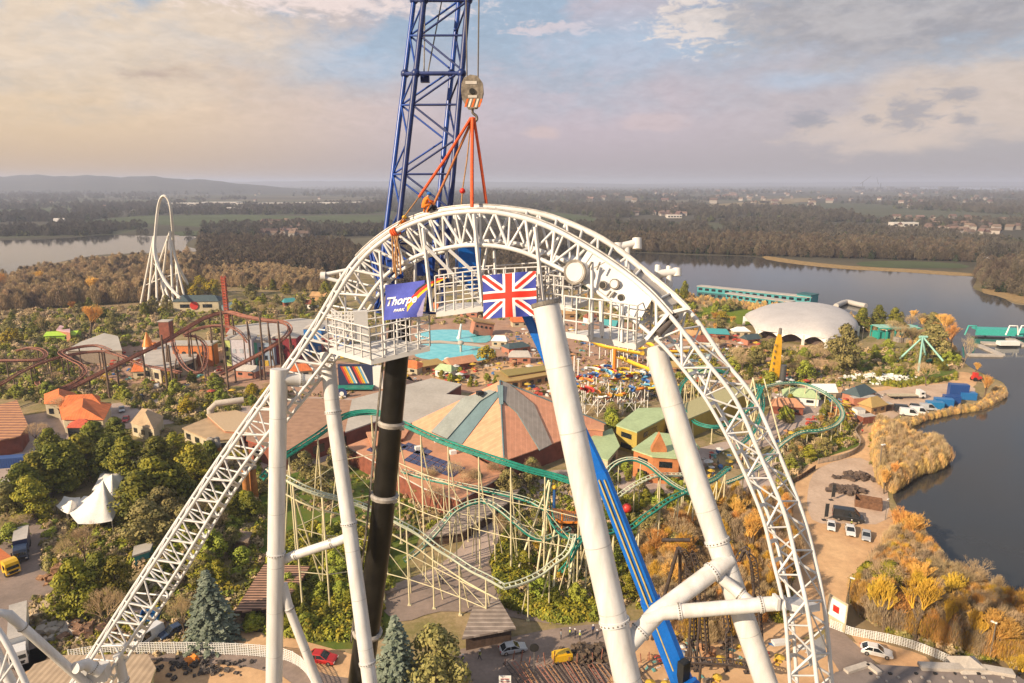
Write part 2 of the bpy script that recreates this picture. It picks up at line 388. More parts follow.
# materials of the flat surfaces
def water_mat():
    m = bpy.data.materials.new('lake_water'); m.use_nodes = True; nt = m.node_tree; N = nt.nodes; L = nt.links; b = N['Principled BSDF']
    b.inputs['Base Color'].default_value = (.034,.034,.033,1); b.inputs['Roughness'].default_value = .06; b.inputs['IOR'].default_value = 1.33
    tc = N.new('ShaderNodeTexCoord'); nz = N.new('ShaderNodeTexNoise'); nz.inputs['Scale'].default_value = .55; nz.inputs['Detail'].default_value = 5
    L.new(tc.outputs['Object'], nz.inputs['Vector'])
    bp = N.new('ShaderNodeBump'); bp.inputs['Strength'].default_value = .12; bp.inputs['Distance'].default_value = .12
    L.new(nz.outputs['Fac'], bp.inputs['Height']); L.new(bp.outputs[0], b.inputs['Normal']); return m
WATER = water_mat()
SAND = mat('sandy_ground', (.62,.40,.22), .95, var=.2, scale=.09, col2=(.47,.28,.15), detail=9, spec=.1)
SANDG = mat('pale_gravel', (.54,.40,.30), .95, var=.18, scale=.15, col2=(.42,.30,.22), detail=9, spec=.1)
PAVE = mat('worn_paving', (.46,.36,.31), .9, var=.18, scale=.16, col2=(.34,.26,.22), detail=9, spec=.2)
ASPH = mat('worn_asphalt', (.29,.22,.185), .9, var=.2, scale=.15, col2=(.20,.155,.13), detail=9, spec=.2)
REDP = mat('red_brown_paving', (.42,.26,.18), .9, var=.18, scale=.2, col2=(.32,.19,.13), detail=9, spec=.2)
GRASSM = mat('grass', (.075,.13,.02), .95, var=.2, scale=.3, col2=(.13,.14,.03), detail=8, spec=.1)
FIELDG = mat('far_green_field', (.085,.105,.05), .95, var=.15, scale=.01, spec=.1)
FIELDT = mat('dry_field', (.26,.20,.11), .95, var=.15, scale=.02, spec=.1)
REEDM = mat('dry_reed_bank', (.36,.24,.11), .95, var=.2, scale=.3, col2=(.22,.15,.07), spec=.1)
MUD = mat('brown_undergrowth', (.20,.15,.085), .95, var=.25, scale=.06, col2=(.28,.20,.11), detail=9, spec=.1)
# lakes -------------------------------------------------------------
sheet('lake', [(-260,243),(0,240.5),(60,238.5),(110,235),(150,236),(182,235.5),(196,237),(190,241),(186,246),(196,249),(192,252),(150,253),(100,255),(60,262),(25,270),(0,278),(-100,294),(-260,304)], .10, WATER, 4)
lake_pts = [(560,248),(600,250),(640,253),(700,255.5),(745,256.5),(768,259),(800,264),(850,269),(905,271.5),(950,275),(973,277),(976,281),(973,288),(985,293),(1000,296),(1012,303),(1030,306),(1100,312),(1250,330),(1250,460),(1250,640),(1120,640),(1040,618),(1010,604),(985,600),(955,592),(938,572),(925,556),(908,534),(900,512),(893,492),(915,477),(940,470),(948,461),(930,448),(906,441),(912,427),(930,420),(955,415),(985,410),(1006,398),(1004,384),(990,377),(968,366),(955,352),(950,343),(930,338),(900,330),(870,322),(830,310),(790,306),(740,301),(700,297),(660,290),(620,282),(560,272)]
sheet('lake', lake_pts, .10, WATER, 3)
# reed edge and bank along the far shore
sheet('bank', [(766,256),(800,261),(850,266),(905,269),(950,272),(976,274),(976,276),(950,275.6),(905,272.3),(850,269.6),(800,264.8),(766,259.5)], .14, REEDM, 2)
sheet('bank', [(984,288),(1004,291),(1030,297),(1100,303),(1100,309),(1030,305),(1008,300),(996,296),(983,293)], .14, REEDM, 2)
sheet('field', [(860,262),(905,261),(960,264),(965,268),(900,268),(862,266)], .12, FIELDG, 2)
sheet('field', [(-40,211),(20,209),(75,208),(74,212),(20,213),(-40,216)], .3, FIELDG)
sheet('field', [(80,221),(140,216),(225,214.5),(300,216),(392,215),(392,223),(300,224),(200,227),(150,224),(85,226)], .3, FIELDG)
sheet('field', [(255,214),(330,211),(394,210),(394,213),(300,214.5)], .3, FIELDG)
sheet('field', [(170,232),(240,229),(252,234),(180,236)], .3, FIELDG)
sheet('field', [(500,213),(545,211.5),(585,216),(604,221),(596,226),(560,224),(500,222)], .3, FIELDG)
sheet('field', [(690,206),(760,201),(800,203),(720,209)], .3, FIELDT)
sheet('field', [(760,199),(812,198),(812,202),(760,203)], .3, FIELDT)
sheet('field', [(938,240),(958,239),(958,243),(938,243)], .3, FIELDG)
sheet('field', [(228,278),(260,274),(330,273),(356,276),(352,282),(300,284),(240,286)], .12, FIELDT, 2)
sheet('field', [(-60,196),(-60,199),(60,198),(60,195)], .3, FIELDT)
# far sheets of water catching the sky
sheet('reservoir', [(640,184.2),(768,184.0),(770,185.4),(640,185.6)], .4, WATER)
sheet('reservoir', [(914,187.0),(946,187.2),(1060,188.2),(1060,190.0),(940,189.2),(914,188.4)], .4, WATER)
# undergrowth bases of the near woods
sheet('undergrowth', [(-120,290),(0,274),(60,262),(110,256),(200,252),(230,262),(235,285),(200,300),(150,312),(60,316),(-120,330)], .05, MUD, 3)
sheet('undergrowth', [(850,560),(905,520),(925,560),(940,576),(985,604),(1040,624),(1120,650),(1120,700),(900,672),(830,640),(826,610),(835,590)], .05, MUD, 3)
# plazas, paths, roads --------------------------------------------------
sheet('sand_area', [(872,425),(884,430),(882,445),(892,470),(884,490),(895,520),(905,545),(870,560),(848,590),(842,620),(800,640),(770,683),(700,720),(690,640),(740,600),(760,560),(790,520),(794,500),(800,470),(830,456),(862,446),(864,432)], .08, SAND, 3)
sheet('gravel_area', [(820,468),(860,458),(884,480),(886,520),(846,524),(812,520),(808,490)], .11, SANDG, 3)
sheet('path', [(838,386),(862,388),(890,386),(930,380),(962,372),(976,378),(972,388),(940,395),(900,402),(868,424),(872,436),(860,444),(852,430),(846,406),(826,392)], .10, SAND, 3)
sheet('path', [(868,394),(920,386),(966,384),(975,395),(940,404),(900,414),(886,424),(866,414)], .12, SANDG, 2)
sheet('plaza', [(640,470),(700,448),(740,440),(800,442),(832,402),(820,388),(790,392),(792,420),(760,438),(720,452),(700,480),(730,486),(760,470),(800,450),(780,480),(740,500),(690,500),(640,494)], .09, PAVE, 2)
sheet('plaza', [(775,390),(815,388),(826,402),(808,420),(795,438),(768,446),(742,452),(730,440),(752,432),(770,410)], .12, PAVE, 3)
sheet('path', [(478,500),(520,480),(560,470),(640,472),(700,480),(700,494),(640,492),(590,500),(545,506),(505,520),(494,560),(470,600),(430,612),(390,606),(384,590),(430,570),(460,548),(474,520)], .10, PAVE, 3)
sheet('path', [(380,598),(440,578),(490,566),(500,590),(560,612),(560,625),(500,616),(440,612),(400,622)], .12, ASPH, 3)
sheet('road', [(-80,716),(40,668),(120,655),(190,654),(270,654),(330,665),(380,672),(440,655),(500,640),(560,628),(640,620),(700,610),(700,650),(640,683),(560,720),(300,740),(0,760)], .07, ASPH, 3)
sheet('path', [(20,655),(90,632),(150,627),(200,628),(270,634),(335,650),(372,662),(372,676),(330,676),(270,653),(200,645),(130,652),(60,668),(20,675)], .10, SAND, 3)
sheet('yard', [(-60,560),(0,545),(26,505),(36,470),(54,470),(52,505),(60,540),(60,580),(50,610),(58,640),(30,670),(-60,690)], .10, ASPH, 3)
sheet('yard', [(110,600),(150,612),(240,600),(240,632),(170,645),(110,650),(84,640)], .06, PAVE, 3)
sheet('road', [(-80,480),(-80,436),(0,420),(50,412),(110,404),(165,398),(190,404),(200,416),(170,424),(120,430),(60,446),(30,460),(0,485)], .06, PAVE, 3)
sheet('plaza', [(60,352),(120,338),(200,346),(262,352),(330,360),(400,372),(410,390),(330,400),(240,386),(150,388),(90,380)], .06, REDP, 3)
sheet('plaza', [(400,322),(560,318),(700,330),(760,340),(800,372),(770,390),(700,386),(660,400),(560,402),(430,386),(380,360)], .06, REDP, 3)
sheet('plaza', [(235,404),(290,398),(370,400),(390,430),(300,470),(210,470),(190,440)], .08, PAVE, 2)
sheet('plaza', [(440,360),(520,362),(560,372),(550,384),(470,386),(430,376)], .10, SAND, 2)
sheet('plaza', [(560,336),(650,340),(660,366),(600,362),(560,352)], .10, REDP, 2)
sheet('path', [(800,345),(822,352),(840,372),(846,384),(832,388),(812,384),(800,370)], .10, SAND, 2)
sheet('grass', [(694,310),(720,305),(766,313),(786,322),(760,326),(720,322),(700,318)], .10, mat('bright_grass', (.16,.21,.02), .95, var=.15, scale=.2, spec=.1), 2)
sheet('grass', [(560,494),(640,500),(690,510),(690,560),(640,600),(560,610),(510,600),(520,560),(540,520)], .05, GRASSM, 3)
sheet('grass', [(780,450),(800,440),(840,416),(852,436),(862,444),(830,456),(800,470),(786,490),(770,480)], .06, GRASSM, 3)
sheet('grass', [(270,480),(380,470),(420,520),(400,580),(380,640),(300,640),(260,560)], .05, GRASSM, 3)
sheet('grass', [(852,360),(900,355),(950,366),(950,378),(900,385),(850,380)], .06, GRASSM, 3)
sheet('sand_area', [(90,660),(160,662),(250,668),(300,690),(300,760),(90,760)], .13, SAND, 2)
sheet('sand_area', [(640,640),(700,630),(760,640),(826,640),(870,650),(840,700),(600,740)], .12, SAND, 2)
sheet('road', [(824,626),(842,632),(872,660),(884,676),(850,690),(832,660)], .14, ASPH, 1)
sheet('sand_area', [(846,628),(870,640),(912,652),(930,662),(900,672),(872,660)], .13, SAND, 2)
# ------------------------------------------------------------------ vegetation
def leaf_quad(b, c, nrm, s, rr, mi=0, asp=1.0):
    nrm = nrm.normalized(); t = Vector((rr.uniform(-1,1), rr.uniform(-1,1), rr.uniform(-1,1)))
    x = nrm.cross(t)
    if x.length < 1e-3: return
    x.normalize(); y = nrm.cross(x); x = x*s; y = y*s*asp
    b.add([c-x-y*.5, c+x*.2-y, c+x+y*.4, c-x*.3+y], [(0,1,2,3)], mi)
def crown_broad(seed, h=9, w=8, base=1.2, nb=26, leaves=60, s=.30, conic=0.0, layered=0.0):
    """uneven crown made of leaf clumps scattered through its volume"""
    rr = random.Random(seed); b = MB()
    for k in range(nb):
        t = rr.random()**.8; z = base+(h-base)*(t*.92+.04)
        prof = math.sin(math.pi*min(1, (t*.8+.2)))**.7*(1-conic)+conic*(1-t)**.8
        a = rr.uniform(0, 6.283); q = w/2*prof*rr.uniform(.35, .95); cr = rr.uniform(.11, .20)*w*(1-.35*t)
        c = Vector((math.cos(a)*q, math.sin(a)*q, z))
        for _ in range(leaves):
            d = Vector((rr.gauss(0,1), rr.gauss(0,1), rr.gauss(0,1)*(1-.5*layered)+.25)).normalized()
            p = c+Vector((d.x*cr*1.25, d.y*cr*1.25, d.z*cr*(1-.5*layered)))*rr.uniform(.7, 1.12)
            n = d+Vector((rr.uniform(-.5,.5), rr.uniform(-.5,.5), rr.uniform(-.2,.8)))
            leaf_quad(b, p, n, s*rr.uniform(.6, 1.3), rr)
    return b
def crown_conifer(seed, h=14, w=6.5, s=.28):
    rr = random.Random(seed); b = MB(); z = .8
    while z < h-.2:
        t = z/h; rad = w/2*(1-t)**.85*rr.uniform(.85, 1.1)+.15; n = max(5, int(15*(1-t)+4)); a0 = rr.random()*6
        for k in range(n):
            a = a0+6.283*k/n+rr.uniform(-.2,.2); L_ = rad*rr.uniform(.75, 1.12); d = Vector((math.cos(a), math.sin(a), 0)); side = Vector((-d.y, d.x, 0))
            m = max(3, int(L_/.30))
            for j in range(m):
                f = (j+.6)/m; c = Vector((0,0,z))+d*L_*f+Vector((0,0,-.35*L_*f*f+.10*rr.uniform(-1,1)))
                for sgn in (-1, 1):
                    leaf_quad(b, c+side*sgn*.22*rr.random()*(1.3-f*.6), Vector((d.x*.5, d.y*.5, 1))+side*sgn*.4+Vector((rr.uniform(-.4,.4),)*3), s*rr.uniform(.7,1.2), rr, 0, .7)
        z += .42*rr.uniform(.85, 1.2)*(1-.3*t)
    return b
def bare(seed, h=9, spread=.55, levels=5, kids=3, up=.55, r0=.18, trunk_frac=.28, twig=.018):
    """limbs (MB) and twigs (MB) of a leafless tree"""
    rr = random.Random(seed); lim = MB(); tw = MB()
    def grow(p, d, L_, r, lev):
        segs = 2; q = p
        for k in range(segs):
            d2 = (d+Vector((rr.uniform(-.18,.18), rr.uniform(-.18,.18), .06))).normalized(); q2 = q+d2*L_/segs
            (lim if lev < 2 else tw).tube(q, q2, r*(1-.3*k/segs), r*(1-.3*(k+1)/segs), 5 if lev < 2 else 3, cap=False); q, d = q2, d2
        if lev >= levels: return
        nk = kids if lev else kids+2
        for k in range(nk):
            a = 6.283*(k+rr.random()*.8)/nk; x = d.cross(Vector((.3,.1,1))).normalized() if abs(d.z) < .95 else Vector((1,0,0)); y = d.cross(x)
            sp = spread*rr.uniform(.6, 1.25); nd = (d+(x*math.cos(a)+y*math.sin(a))*sp+Vector((0,0,up*.3))).normalized()
            st = q if k else q
            grow(q-d*L_*rr.uniform(0, .35)*(1 if lev else .3), nd, L_*rr.uniform(.62, .86), max(twig*.6, r*.55), lev+1)
    grow(Vector((0,0,0)), Vector((0,0,1)), h*trunk_frac, r0, 0)
    zm = max(v[2] for v in tw.v); k = h/zm
    for m_ in (lim, tw): m_.v = [(a*k, b_*k, c*k) for a, b_, c in m_.v]
    return lim, tw
BARK = mat('bark', (.16,.11,.075), .9, var=.2, scale=4, rand=.3)
PALEBARK = mat('pale_bark', (.36,.27,.19), .9, var=.2, scale=4, rand=.2)
LEAF_DK = mat('dark_evergreen_leaf', (.055,.075,.010), .7, var=.3, scale=.8, col2=(.22,.20,.018), rand=.5, spec=.25)  # yellow second tone paints sunlit tips into the dark foliage
LEAF_YG = mat('yellow_green_leaf', (.34,.28,.022), .7, var=.3, scale=.9, col2=(.11,.125,.014), rand=.6, spec=.25)
LEAF_OL = mat('olive_leaf', (.30,.24,.085), .7, var=.3, scale=.9, col2=(.15,.14,.04), rand=.4, spec=.25)
LEAF_BL = mat('blue_green_needle', (.24,.27,.20), .7, var=.3, scale=1.2, col2=(.10,.13,.09), rand=.2, spec=.25)
LEAF_YL = mat('yellow_blossom', (.48,.32,.02), .8, var=.25, scale=.9, col2=(.2,.17,.02), rand=.3, spec=.2)
LEAF_LG = mat('light_green_leaf', (.30,.32,.035), .7, var=.3, scale=1.2, col2=(.17,.19,.025), rand=.5, spec=.25)
TWIG_B = mat('brown_twig', (.30,.22,.145), .9, var=.25, scale=.6, col2=(.38,.28,.18), rand=.5, spec=.1)
TWIG_O = mat('orange_twig', (.74,.38,.10), .9, var=.25, scale=.6, col2=(.56,.32,.10), rand=.5, spec=.1)
TWIG_T = mat('tan_twig', (.55,.40,.23), .9, var=.25, scale=.6, col2=(.39,.28,.16), rand=.4, spec=.1)
TWIG_Y = mat('yellow_twig', (.68,.42,.05), .9, var=.25, scale=.6, col2=(.46,.30,.05), rand=.4, spec=.1)
TWIG_F = mat('far_twig', (.075,.068,.056), .95, var=.25, scale=.05, col2=(.115,.10,.08), rand=.8, spec=.05)
TWIG_M = mat('mid_twig', (.12,.095,.07), .95, var=.25, scale=.08, col2=(.165,.125,.085), rand=.8, spec=.05)
LEAF_F = mat('far_evergreen', (.035,.045,.02), .9, var=.25, scale=.1, rand=.6, spec=.05)
def proto_tree(name, crown, crown_mat, trunk=None, trunk_mat=None, crown_name='crown'):
    t = thing(name, 'x', 'tree')
    if trunk is not None: trunk.build('trunk', trunk_mat or BARK, t, loc=(0,0,0))
    crown.build(crown_name, crown_mat, t, loc=(0,0,0)); return t
def simple_trunk(h, r, lean=0, limbs=5, seed=1):
    rr = random.Random(seed); b = MB(); b.path([(0,0,0), (lean*.4,0,h*.35), (lean,0,h*.75)], [r*1.15, r, r*.35], 8)
    for k in range(limbs):
        a = 6.283*k/limbs+rr.random(); z = h*rr.uniform(.2,.5); L_ = h*.3
        b.path([(lean*.4*z/h*2,0,z), (math.cos(a)*L_*.5, math.sin(a)*L_*.5, z+L_*.5), (math.cos(a)*L_*.9, math.sin(a)*L_*.9, z+L_*.8)], [r*.5, r*.3, r*.1], 5)
    return b
PT = {}
PT['ever'] = [proto_tree('evergreen_tree', crown_broad(s, 10, 7.6, .6, 78, 70, .20, .45, .35), LEAF_DK, simple_trunk(9, .28, .3, 5, s)) for s in (1, 2)]
PT['yew'] = [proto_tree('evergreen_tree', crown_broad(s, 10, 7.6, .6, 70, 70, .20, .3, .6), LEAF_YG, simple_trunk(9, .28, .2, 5, s)) for s in (5, 6)]
PT['olive'] = [proto_tree('broadleaf_tree', crown_broad(s, 9, 7.5, 1.2, 46, 85, .20), LEAF_OL, simple_trunk(8, .22, .3, 5, s)) for s in (9,)]
PT['spruce'] = [proto_tree('conifer_tree', crown_conifer(s, 13, 7), LEAF_BL, simple_trunk(16, .2, 0, 0, s)) for s in (12,)]
PT['green'] = [proto_tree('bushy_shrub', crown_broad(s, 7, 7, .5, 30, 70, .24), LEAF_LG, simple_trunk(6, .18, .2, 4, s)) for s in (15,)]
PT['yellow'] = [proto_tree('blossoming_tree', crown_broad(s, 6.5, 7, .5, 28, 70, .24), LEAF_YL, simple_trunk(5, .15, .2, 4, s)) for s in (18,)]
def bare_proto(seed, cm, tm, nm='bare_tree', **k):
    l, t = bare(seed, **k); return proto_tree(nm, t, cm, l, tm, 'crown')
PT['bare'] = [bare_proto(s, TWIG_T, BARK, h=9, kids=3, levels=6) for s in (21, 22)]
PT['bareor'] = [bare_proto(s, TWIG_O, BARK, 'orange_willow', h=8, kids=3, levels=6, spread=.42, up=.9, trunk_frac=.16) for s in (24, 25)]
PT['bareye'] = [bare_proto(s, TWIG_Y, BARK, 'golden_willow', h=8, kids=3, levels=6, spread=.34, up=1.1, trunk_frac=.14) for s in (27,)]
PT['tall'] = [bare_proto(s, TWIG_T, PALEBARK, 'birch_tree', h=13, kids=3, levels=5, spread=.38, up=.6, r0=.16, trunk_frac=.4, twig=.03) for s in (31, 32)]
# small low-polygon plants for the uncountable growth ---------------------
lib = bpy.data.collections.new('growth_library')      # not linked: sources of the scattered growth only
def lib_mesh(colname, meshes):
    c = bpy.data.collections.new(colname)
    for i, (b, m) in enumerate(meshes):
        o = bpy.data.objects.new(colname+'_piece', b.mesh(colname, m)); c.objects.link(o)
    return c
def fuzz(seed, h, w, n, s, up=.6, slim=.32):
    """open twiggy crown: thin upright slivers"""
    rr = random.Random(seed); b = MB()
    b.tube((0,0,0), (0,0,h*.6), w*.03, w*.012, 4, cap=False)
    for _ in range(n):
        t = rr.random(); a = rr.uniform(0, 6.283); q = w/2*math.sin(math.pi*min(1, t*.75+.22))*rr.random()**.5
        c = Vector((math.cos(a)*q, math.sin(a)*q, h*(.15+.85*t))); d = Vector((math.cos(a)*rr.random()*.8, math.sin(a)*rr.random()*.8, up+rr.random())).normalized()
        sd = d.cross(Vector((rr.uniform(-1,1), rr.uniform(-1,1), .2))).normalized()*s*slim
        b.add([c-d*s-sd*.6, c-d*s*.2+sd, c+d*s*1.3], [(0,1,2)])
    return b
def puff(seed, h, w, n, s):
    rr = random.Random(seed); b = MB()
    for _ in range(n):
        d = Vector((rr.gauss(0,1), rr.gauss(0,1), abs(rr.gauss(0,1)))).normalized(); k = rr.uniform(.6,1.05)*(1+.2*math.sin(d.x*5+seed)*math.cos(d.y*4))
        leaf_quad(b, Vector((d.x*w/2*k, d.y*w/2*k, d.z*h*k)), d+Vector((rr.uniform(-.4,.4),)*3), s*rr.uniform(.6,1.3), rr)
    return b
def bits_():
    out = []; rr = random.Random(2)
    for i, c in enumerate(((.6,.55,.5),(.5,.08,.05),(.08,.2,.45),(.65,.42,.05),(.2,.16,.13),(.7,.68,.64),(.15,.4,.38),(.5,.25,.12))):
        b = MB()
        for _ in range(4): x, y = rr.uniform(-1.2,1.2), rr.uniform(-1.2,1.2); s_ = rr.uniform(.4,1.1); b.box((x,y,s_*.5), (s_*rr.uniform(.6,1.8),s_,s_), rr.uniform(0,3))
        if i % 2: b.tube((0,0,0),(0,0,2.3),.05,.05,5); b.tube((0,0,2.1),(0,0,2.7),1.5,.1,8)
        out.append((b, mat('clutter_%s' % 'abcdefgh'[i], c, .8, var=.2, scale=2)))
    return out
LIB = {
 'farwood': lib_mesh('far_wood', [(fuzz(s, 12, 13, 130, 1.5), TWIG_F) for s in (1,2,3,4)]+[(puff(9, 10, 10, 70, 1.3), LEAF_F), (puff(10, 8, 12, 70, 1.3), mat('far_olive_tree', (.09,.10,.045), .9, var=.25, scale=.1, rand=.6, spec=.05))]),
 'midwood': lib_mesh('mid_wood', [(fuzz(s, 12, 9, 420, .75), TWIG_M) for s in (1,2,3)]+[(fuzz(4, 11, 9, 420, .7), TWIG_M),(fuzz(5, 8, 8, 420, .6), TWIG_M),(puff(12, 8, 6, 160, .7), LEAF_F)]),
 'orwood': lib_mesh('thicket', [(fuzz(s, 8, 6, 1300, .8, 1.0, .055), m) for s, m in ((1,TWIG_T),(2,TWIG_B),(3,TWIG_T),(4,TWIG_O),(5,TWIG_O),(6,TWIG_Y))]+[(puff(8, 3, 5, 120, .35), LEAF_OL),(fuzz(7, 8, 6, 800, .8, 1.0, .085), TWIG_B)]),
 'tanwood': lib_mesh('tan_wood', [(fuzz(s, 10, 7.5, 700, .9, .8, .12), m) for s, m in ((1,TWIG_T),(2,TWIG_T),(3,TWIG_B),(4,TWIG_T),(5,TWIG_M))]+[(puff(8, 4, 5, 120, .45), LEAF_OL)]),
 'bits': lib_mesh('clutter_bits', bits_()),
 'shrub': lib_mesh('shrubbery', [(puff(s, 1.6, 2.6, 130, .22), m) for s, m in ((1,LEAF_DK),(2,LEAF_YG),(3,LEAF_OL),(4,LEAF_LG),(5,TWIG_T),(6,LEAF_OL),(7,TWIG_B),(8,LEAF_YG),(9,TWIG_T))]),
 'hedge': lib_mesh('hedge_growth', [(puff(s, 1.7, 2.3, 130, .2), m) for s, m in ((1,LEAF_YG),(2,LEAF_LG),(3,LEAF_YG),(4,LEAF_DK))]),
 'reed': lib_mesh('reeds', [(fuzz(s, 3.2, 2.6, 380, .6, 2.2, .065), m) for s, m in ((1,mat('dry_reed', (.84,.54,.21), .95, var=.15, scale=.5, rand=.6, spec=.1)),(2,MATS['dry_reed']),(3,MATS['dry_reed']),(4,TWIG_T))]+[(fuzz(9, 4.2, 2.4, 380, .7, 1.4, .06), TWIG_T)]),
 'clutter': lib_mesh('low_growth', [(puff(s, .8, 1.3, 60, .18), m) for s, m in ((1,LEAF_OL),(2,TWIG_T),(3,TWIG_B),(4,LEAF_YG))]),
}
def scatter(name, key, pts, smin, smax, seed=0):
    """one object of points carrying the growth (nobody could count it)"""
    rr = random.Random(seed); me = bpy.data.meshes.new(name); me.from_pydata([tuple(p) for p in pts], [], [])
    n = len(pts); rot = []
    for _ in range(n): rot += [0, 0, rr.uniform(0, 6.283)]
    for nm_, ty_, vals, key_ in (('sc', 'FLOAT', [rr.uniform(smin, smax) for p in pts], 'value'), ('rot', 'FLOAT_VECTOR', rot, 'vector'), ('pick', 'INT', [rr.randrange(1000) for _ in range(n)], 'value')):
        me.attributes.new(nm_, ty_, 'POINT'); me.attributes[nm_].data.foreach_set(key_, vals)
    o = bpy.data.objects.new(name, me); COL.objects.link(o)
    g = bpy.data.node_groups.new(name, 'GeometryNodeTree')
    g.interface.new_socket('Geometry', in_out='INPUT', socket_type='NodeSocketGeometry'); g.interface.new_socket('Geometry', in_out='OUTPUT', socket_type='NodeSocketGeometry')
    gi = g.nodes.new('NodeGroupInput'); go = g.nodes.new('NodeGroupOutput'); ip = g.nodes.new('GeometryNodeInstanceOnPoints'); ci = g.nodes.new('GeometryNodeCollectionInfo')
    ci.inputs['Collection'].default_value = LIB[key]; ci.inputs['Separate Children'].default_value = True; ci.inputs['Reset Children'].default_value = True
    ip.inputs['Pick Instance'].default_value = True
    def attr(nm, ty):
        a = g.nodes.new('GeometryNodeInputNamedAttribute'); a.data_type = ty; a.inputs['Name'].default_value = nm
        return [s_ for s_ in a.outputs if s_.enabled and s_.name == 'Attribute'][0]
    g.links.new(gi.outputs[0], ip.inputs['Points']); g.links.new(ci.outputs[0], ip.inputs['Instance'])
    g.links.new(attr('sc', 'FLOAT'), ip.inputs['Scale']); g.links.new(attr('rot', 'FLOAT_VECTOR'), ip.inputs['Rotation']); g.links.new(attr('pick', 'INT'), ip.inputs['Instance Index'])
    g.links.new(ip.outputs[0], go.inputs[0]); md = o.modifiers.new('growth', 'NODES'); md.node_group = g
    return tag(o, kind='stuff')
NOGO = []          # world polygons no growth may enter
def nogo(pix): NOGO.append([tuple(G(u, v, 0)[:2]) for u, v in pix])
def in_pix(pix, n, seed, zoff=0, avoid=None, world=False):
    """n ground points inside an outline, even as seen; outline of ground points"""
    rr = random.Random(seed); us = [p[0] for p in pix]; vs_ = [p[1] for p in pix]; out = []; tries = 0
    while len(out) < n and tries < n*30:
        tries += 1; u = rr.uniform(min(us), max(us)); v = rr.uniform(min(vs_), max(vs_))
        if not inpoly(u, v, pix): continue
        g = G(u, v, 0)
        if avoid and any(inpoly(g.x, g.y, a) for a in avoid): continue
        out.append((g.x, g.y, zoff))
    return out
# ------------------------------------------------------------------ the great white track arch
ST = [ # depth, near outer, far outer, near inner, far inner (as seen), chord radius
(44.5,(-50,876),(-53,873),(-28,890),(-22,894),.13),(43,(90,661),(87,658.5),(109,673),(115,677),.13),(42,(156,560),(153,557.5),(175,574),(181,578),.13),
(41,(224,458),(220.5,455.5),(240,470),(246,474),.13),(40,(309,340),(305,337.5),(330,355),(336,359),.135),(38,(353,270),(349.5,267),(377,285),(383,289),.145),
(37,(391,235),(388,231.5),(410,259.5),(415,262),.15),(36,(430,217.5),(428,213.8),(444,248.5),(448,250),.155),(35,(472,211.4),(471,207.6),(474,245),(477,242),.16),
(34.5,(510,215),(511,209.5),(508,248),(512,243),.16),(34,(550,227.5),(552,217.5),(540,259),(546,253),.16),(33,(598,254.5),(603,240),(580,280),(588,273),.15),
(32,(640,285),(650,276),(622,311),(632,303),.145),(31,(671,317),(690,312),(660,343),(668,337),.13),(30.5,(705,360),(724,360),(690,378),(698,374),.115),
(30,(735,399),(753,397),(710,406),(716,404),.11),(29.7,(760,455),(779,454),(736,455),(743.5,454),.11),(29.5,(784,512),(802,512),(761,513),(767.5,513),.11),
(29.3,(796,560),(815,560),(773,560),(781,560),.11),(29,(808,613),(825,612),(784.5,612),(791.5,612),.11),(29,(817,683),(832,683),(790,683),(797,683),.11),
(29,(824,760),(838,760),(796,760),(803,760),.11),(29,(830,880),(843,880),(801,880),(808,880),.11)]
arch = thing('roller_coaster', 'huge white steel coaster arch of truss track on thick tubular columns, filling the foreground', 'roller coaster', (P(480,400,35).x, P(480,400,35).y, 0))
dd = (0, 1.25, 0, .9)
chord = []; SEG = 10
for k in range(4):
    chord.append(crom([P(*s[1+k], s[0]+(dd[k] if i < 13 else dd[k]*.8)) for i, s in enumerate(ST)], SEG))
radii = []
for i in range(len(ST)-1): radii += [ST[i][5]*(1-q/SEG)+ST[i+1][5]*q/SEG for q in range(SEG)]
radii.append(ST[-1][5])
for k in range(4):
    MB().path(chord[k], [r*(.84 if k < 2 else .72) for r in radii], 8).build('chord', WHITE, arch)
def panel_idx(step):
    out = [0]; acc = 0
    for i in range(1, len(chord[0])):
        acc += (chord[0][i]-chord[0][i-1]).length*(.70 if i > 128 else 1)
        if acc >= step: out.append(i); acc = 0
    return out
PI_ = panel_idx(1.45)
def seen(p): u, v = proj(p); return -10 < u < 1034 and -10 < v < 700
braces = []
for a, b_ in zip(PI_, PI_[1:]):
    mid = (a+b_)//2; r = radii[a]*.54
    plate = 107 < a < 124
    for (o_, i_) in ((0, 2), (1, 3)):
        if plate and o_ == 0: continue
        if o_ == 0: braces.append((chord[0][a], chord[2][mid], r)); braces.append((chord[2][mid], chord[0][b_], r*.8)); braces.append((chord[0][mid], chord[2][mid], r*.7))
        else: braces.append((chord[1][mid], chord[3][a], r)); braces.append((chord[1][mid], chord[3][b_], r*.8))
    braces.append((chord[0][a], chord[1][a], r*.8)); braces.append((chord[2][mid], chord[3][mid], r*1.0))
    if a > 128 or a < 60: braces.append((chord[0][a], chord[1][b_], r*.6)); braces.append((chord[2][mid], chord[1][a], r*.6))
vis = [q for q in braces if seen(q[0])]; hid = [q for q in braces if not seen(q[0])]
vis.sort(key=lambda q: -(q[0]-q[1]).length*q[2])
for q in vis[:100]: MB().tube(q[0], q[1], q[2], q[2], 6, cap=False).build('brace', WHITE, arch)
b = MB()
for q in vis[100:]+hid: b.tube(q[0], q[1], q[2], q[2], 5, cap=False)
tag(b.build('brace', WHITE, arch), kind='stuff')
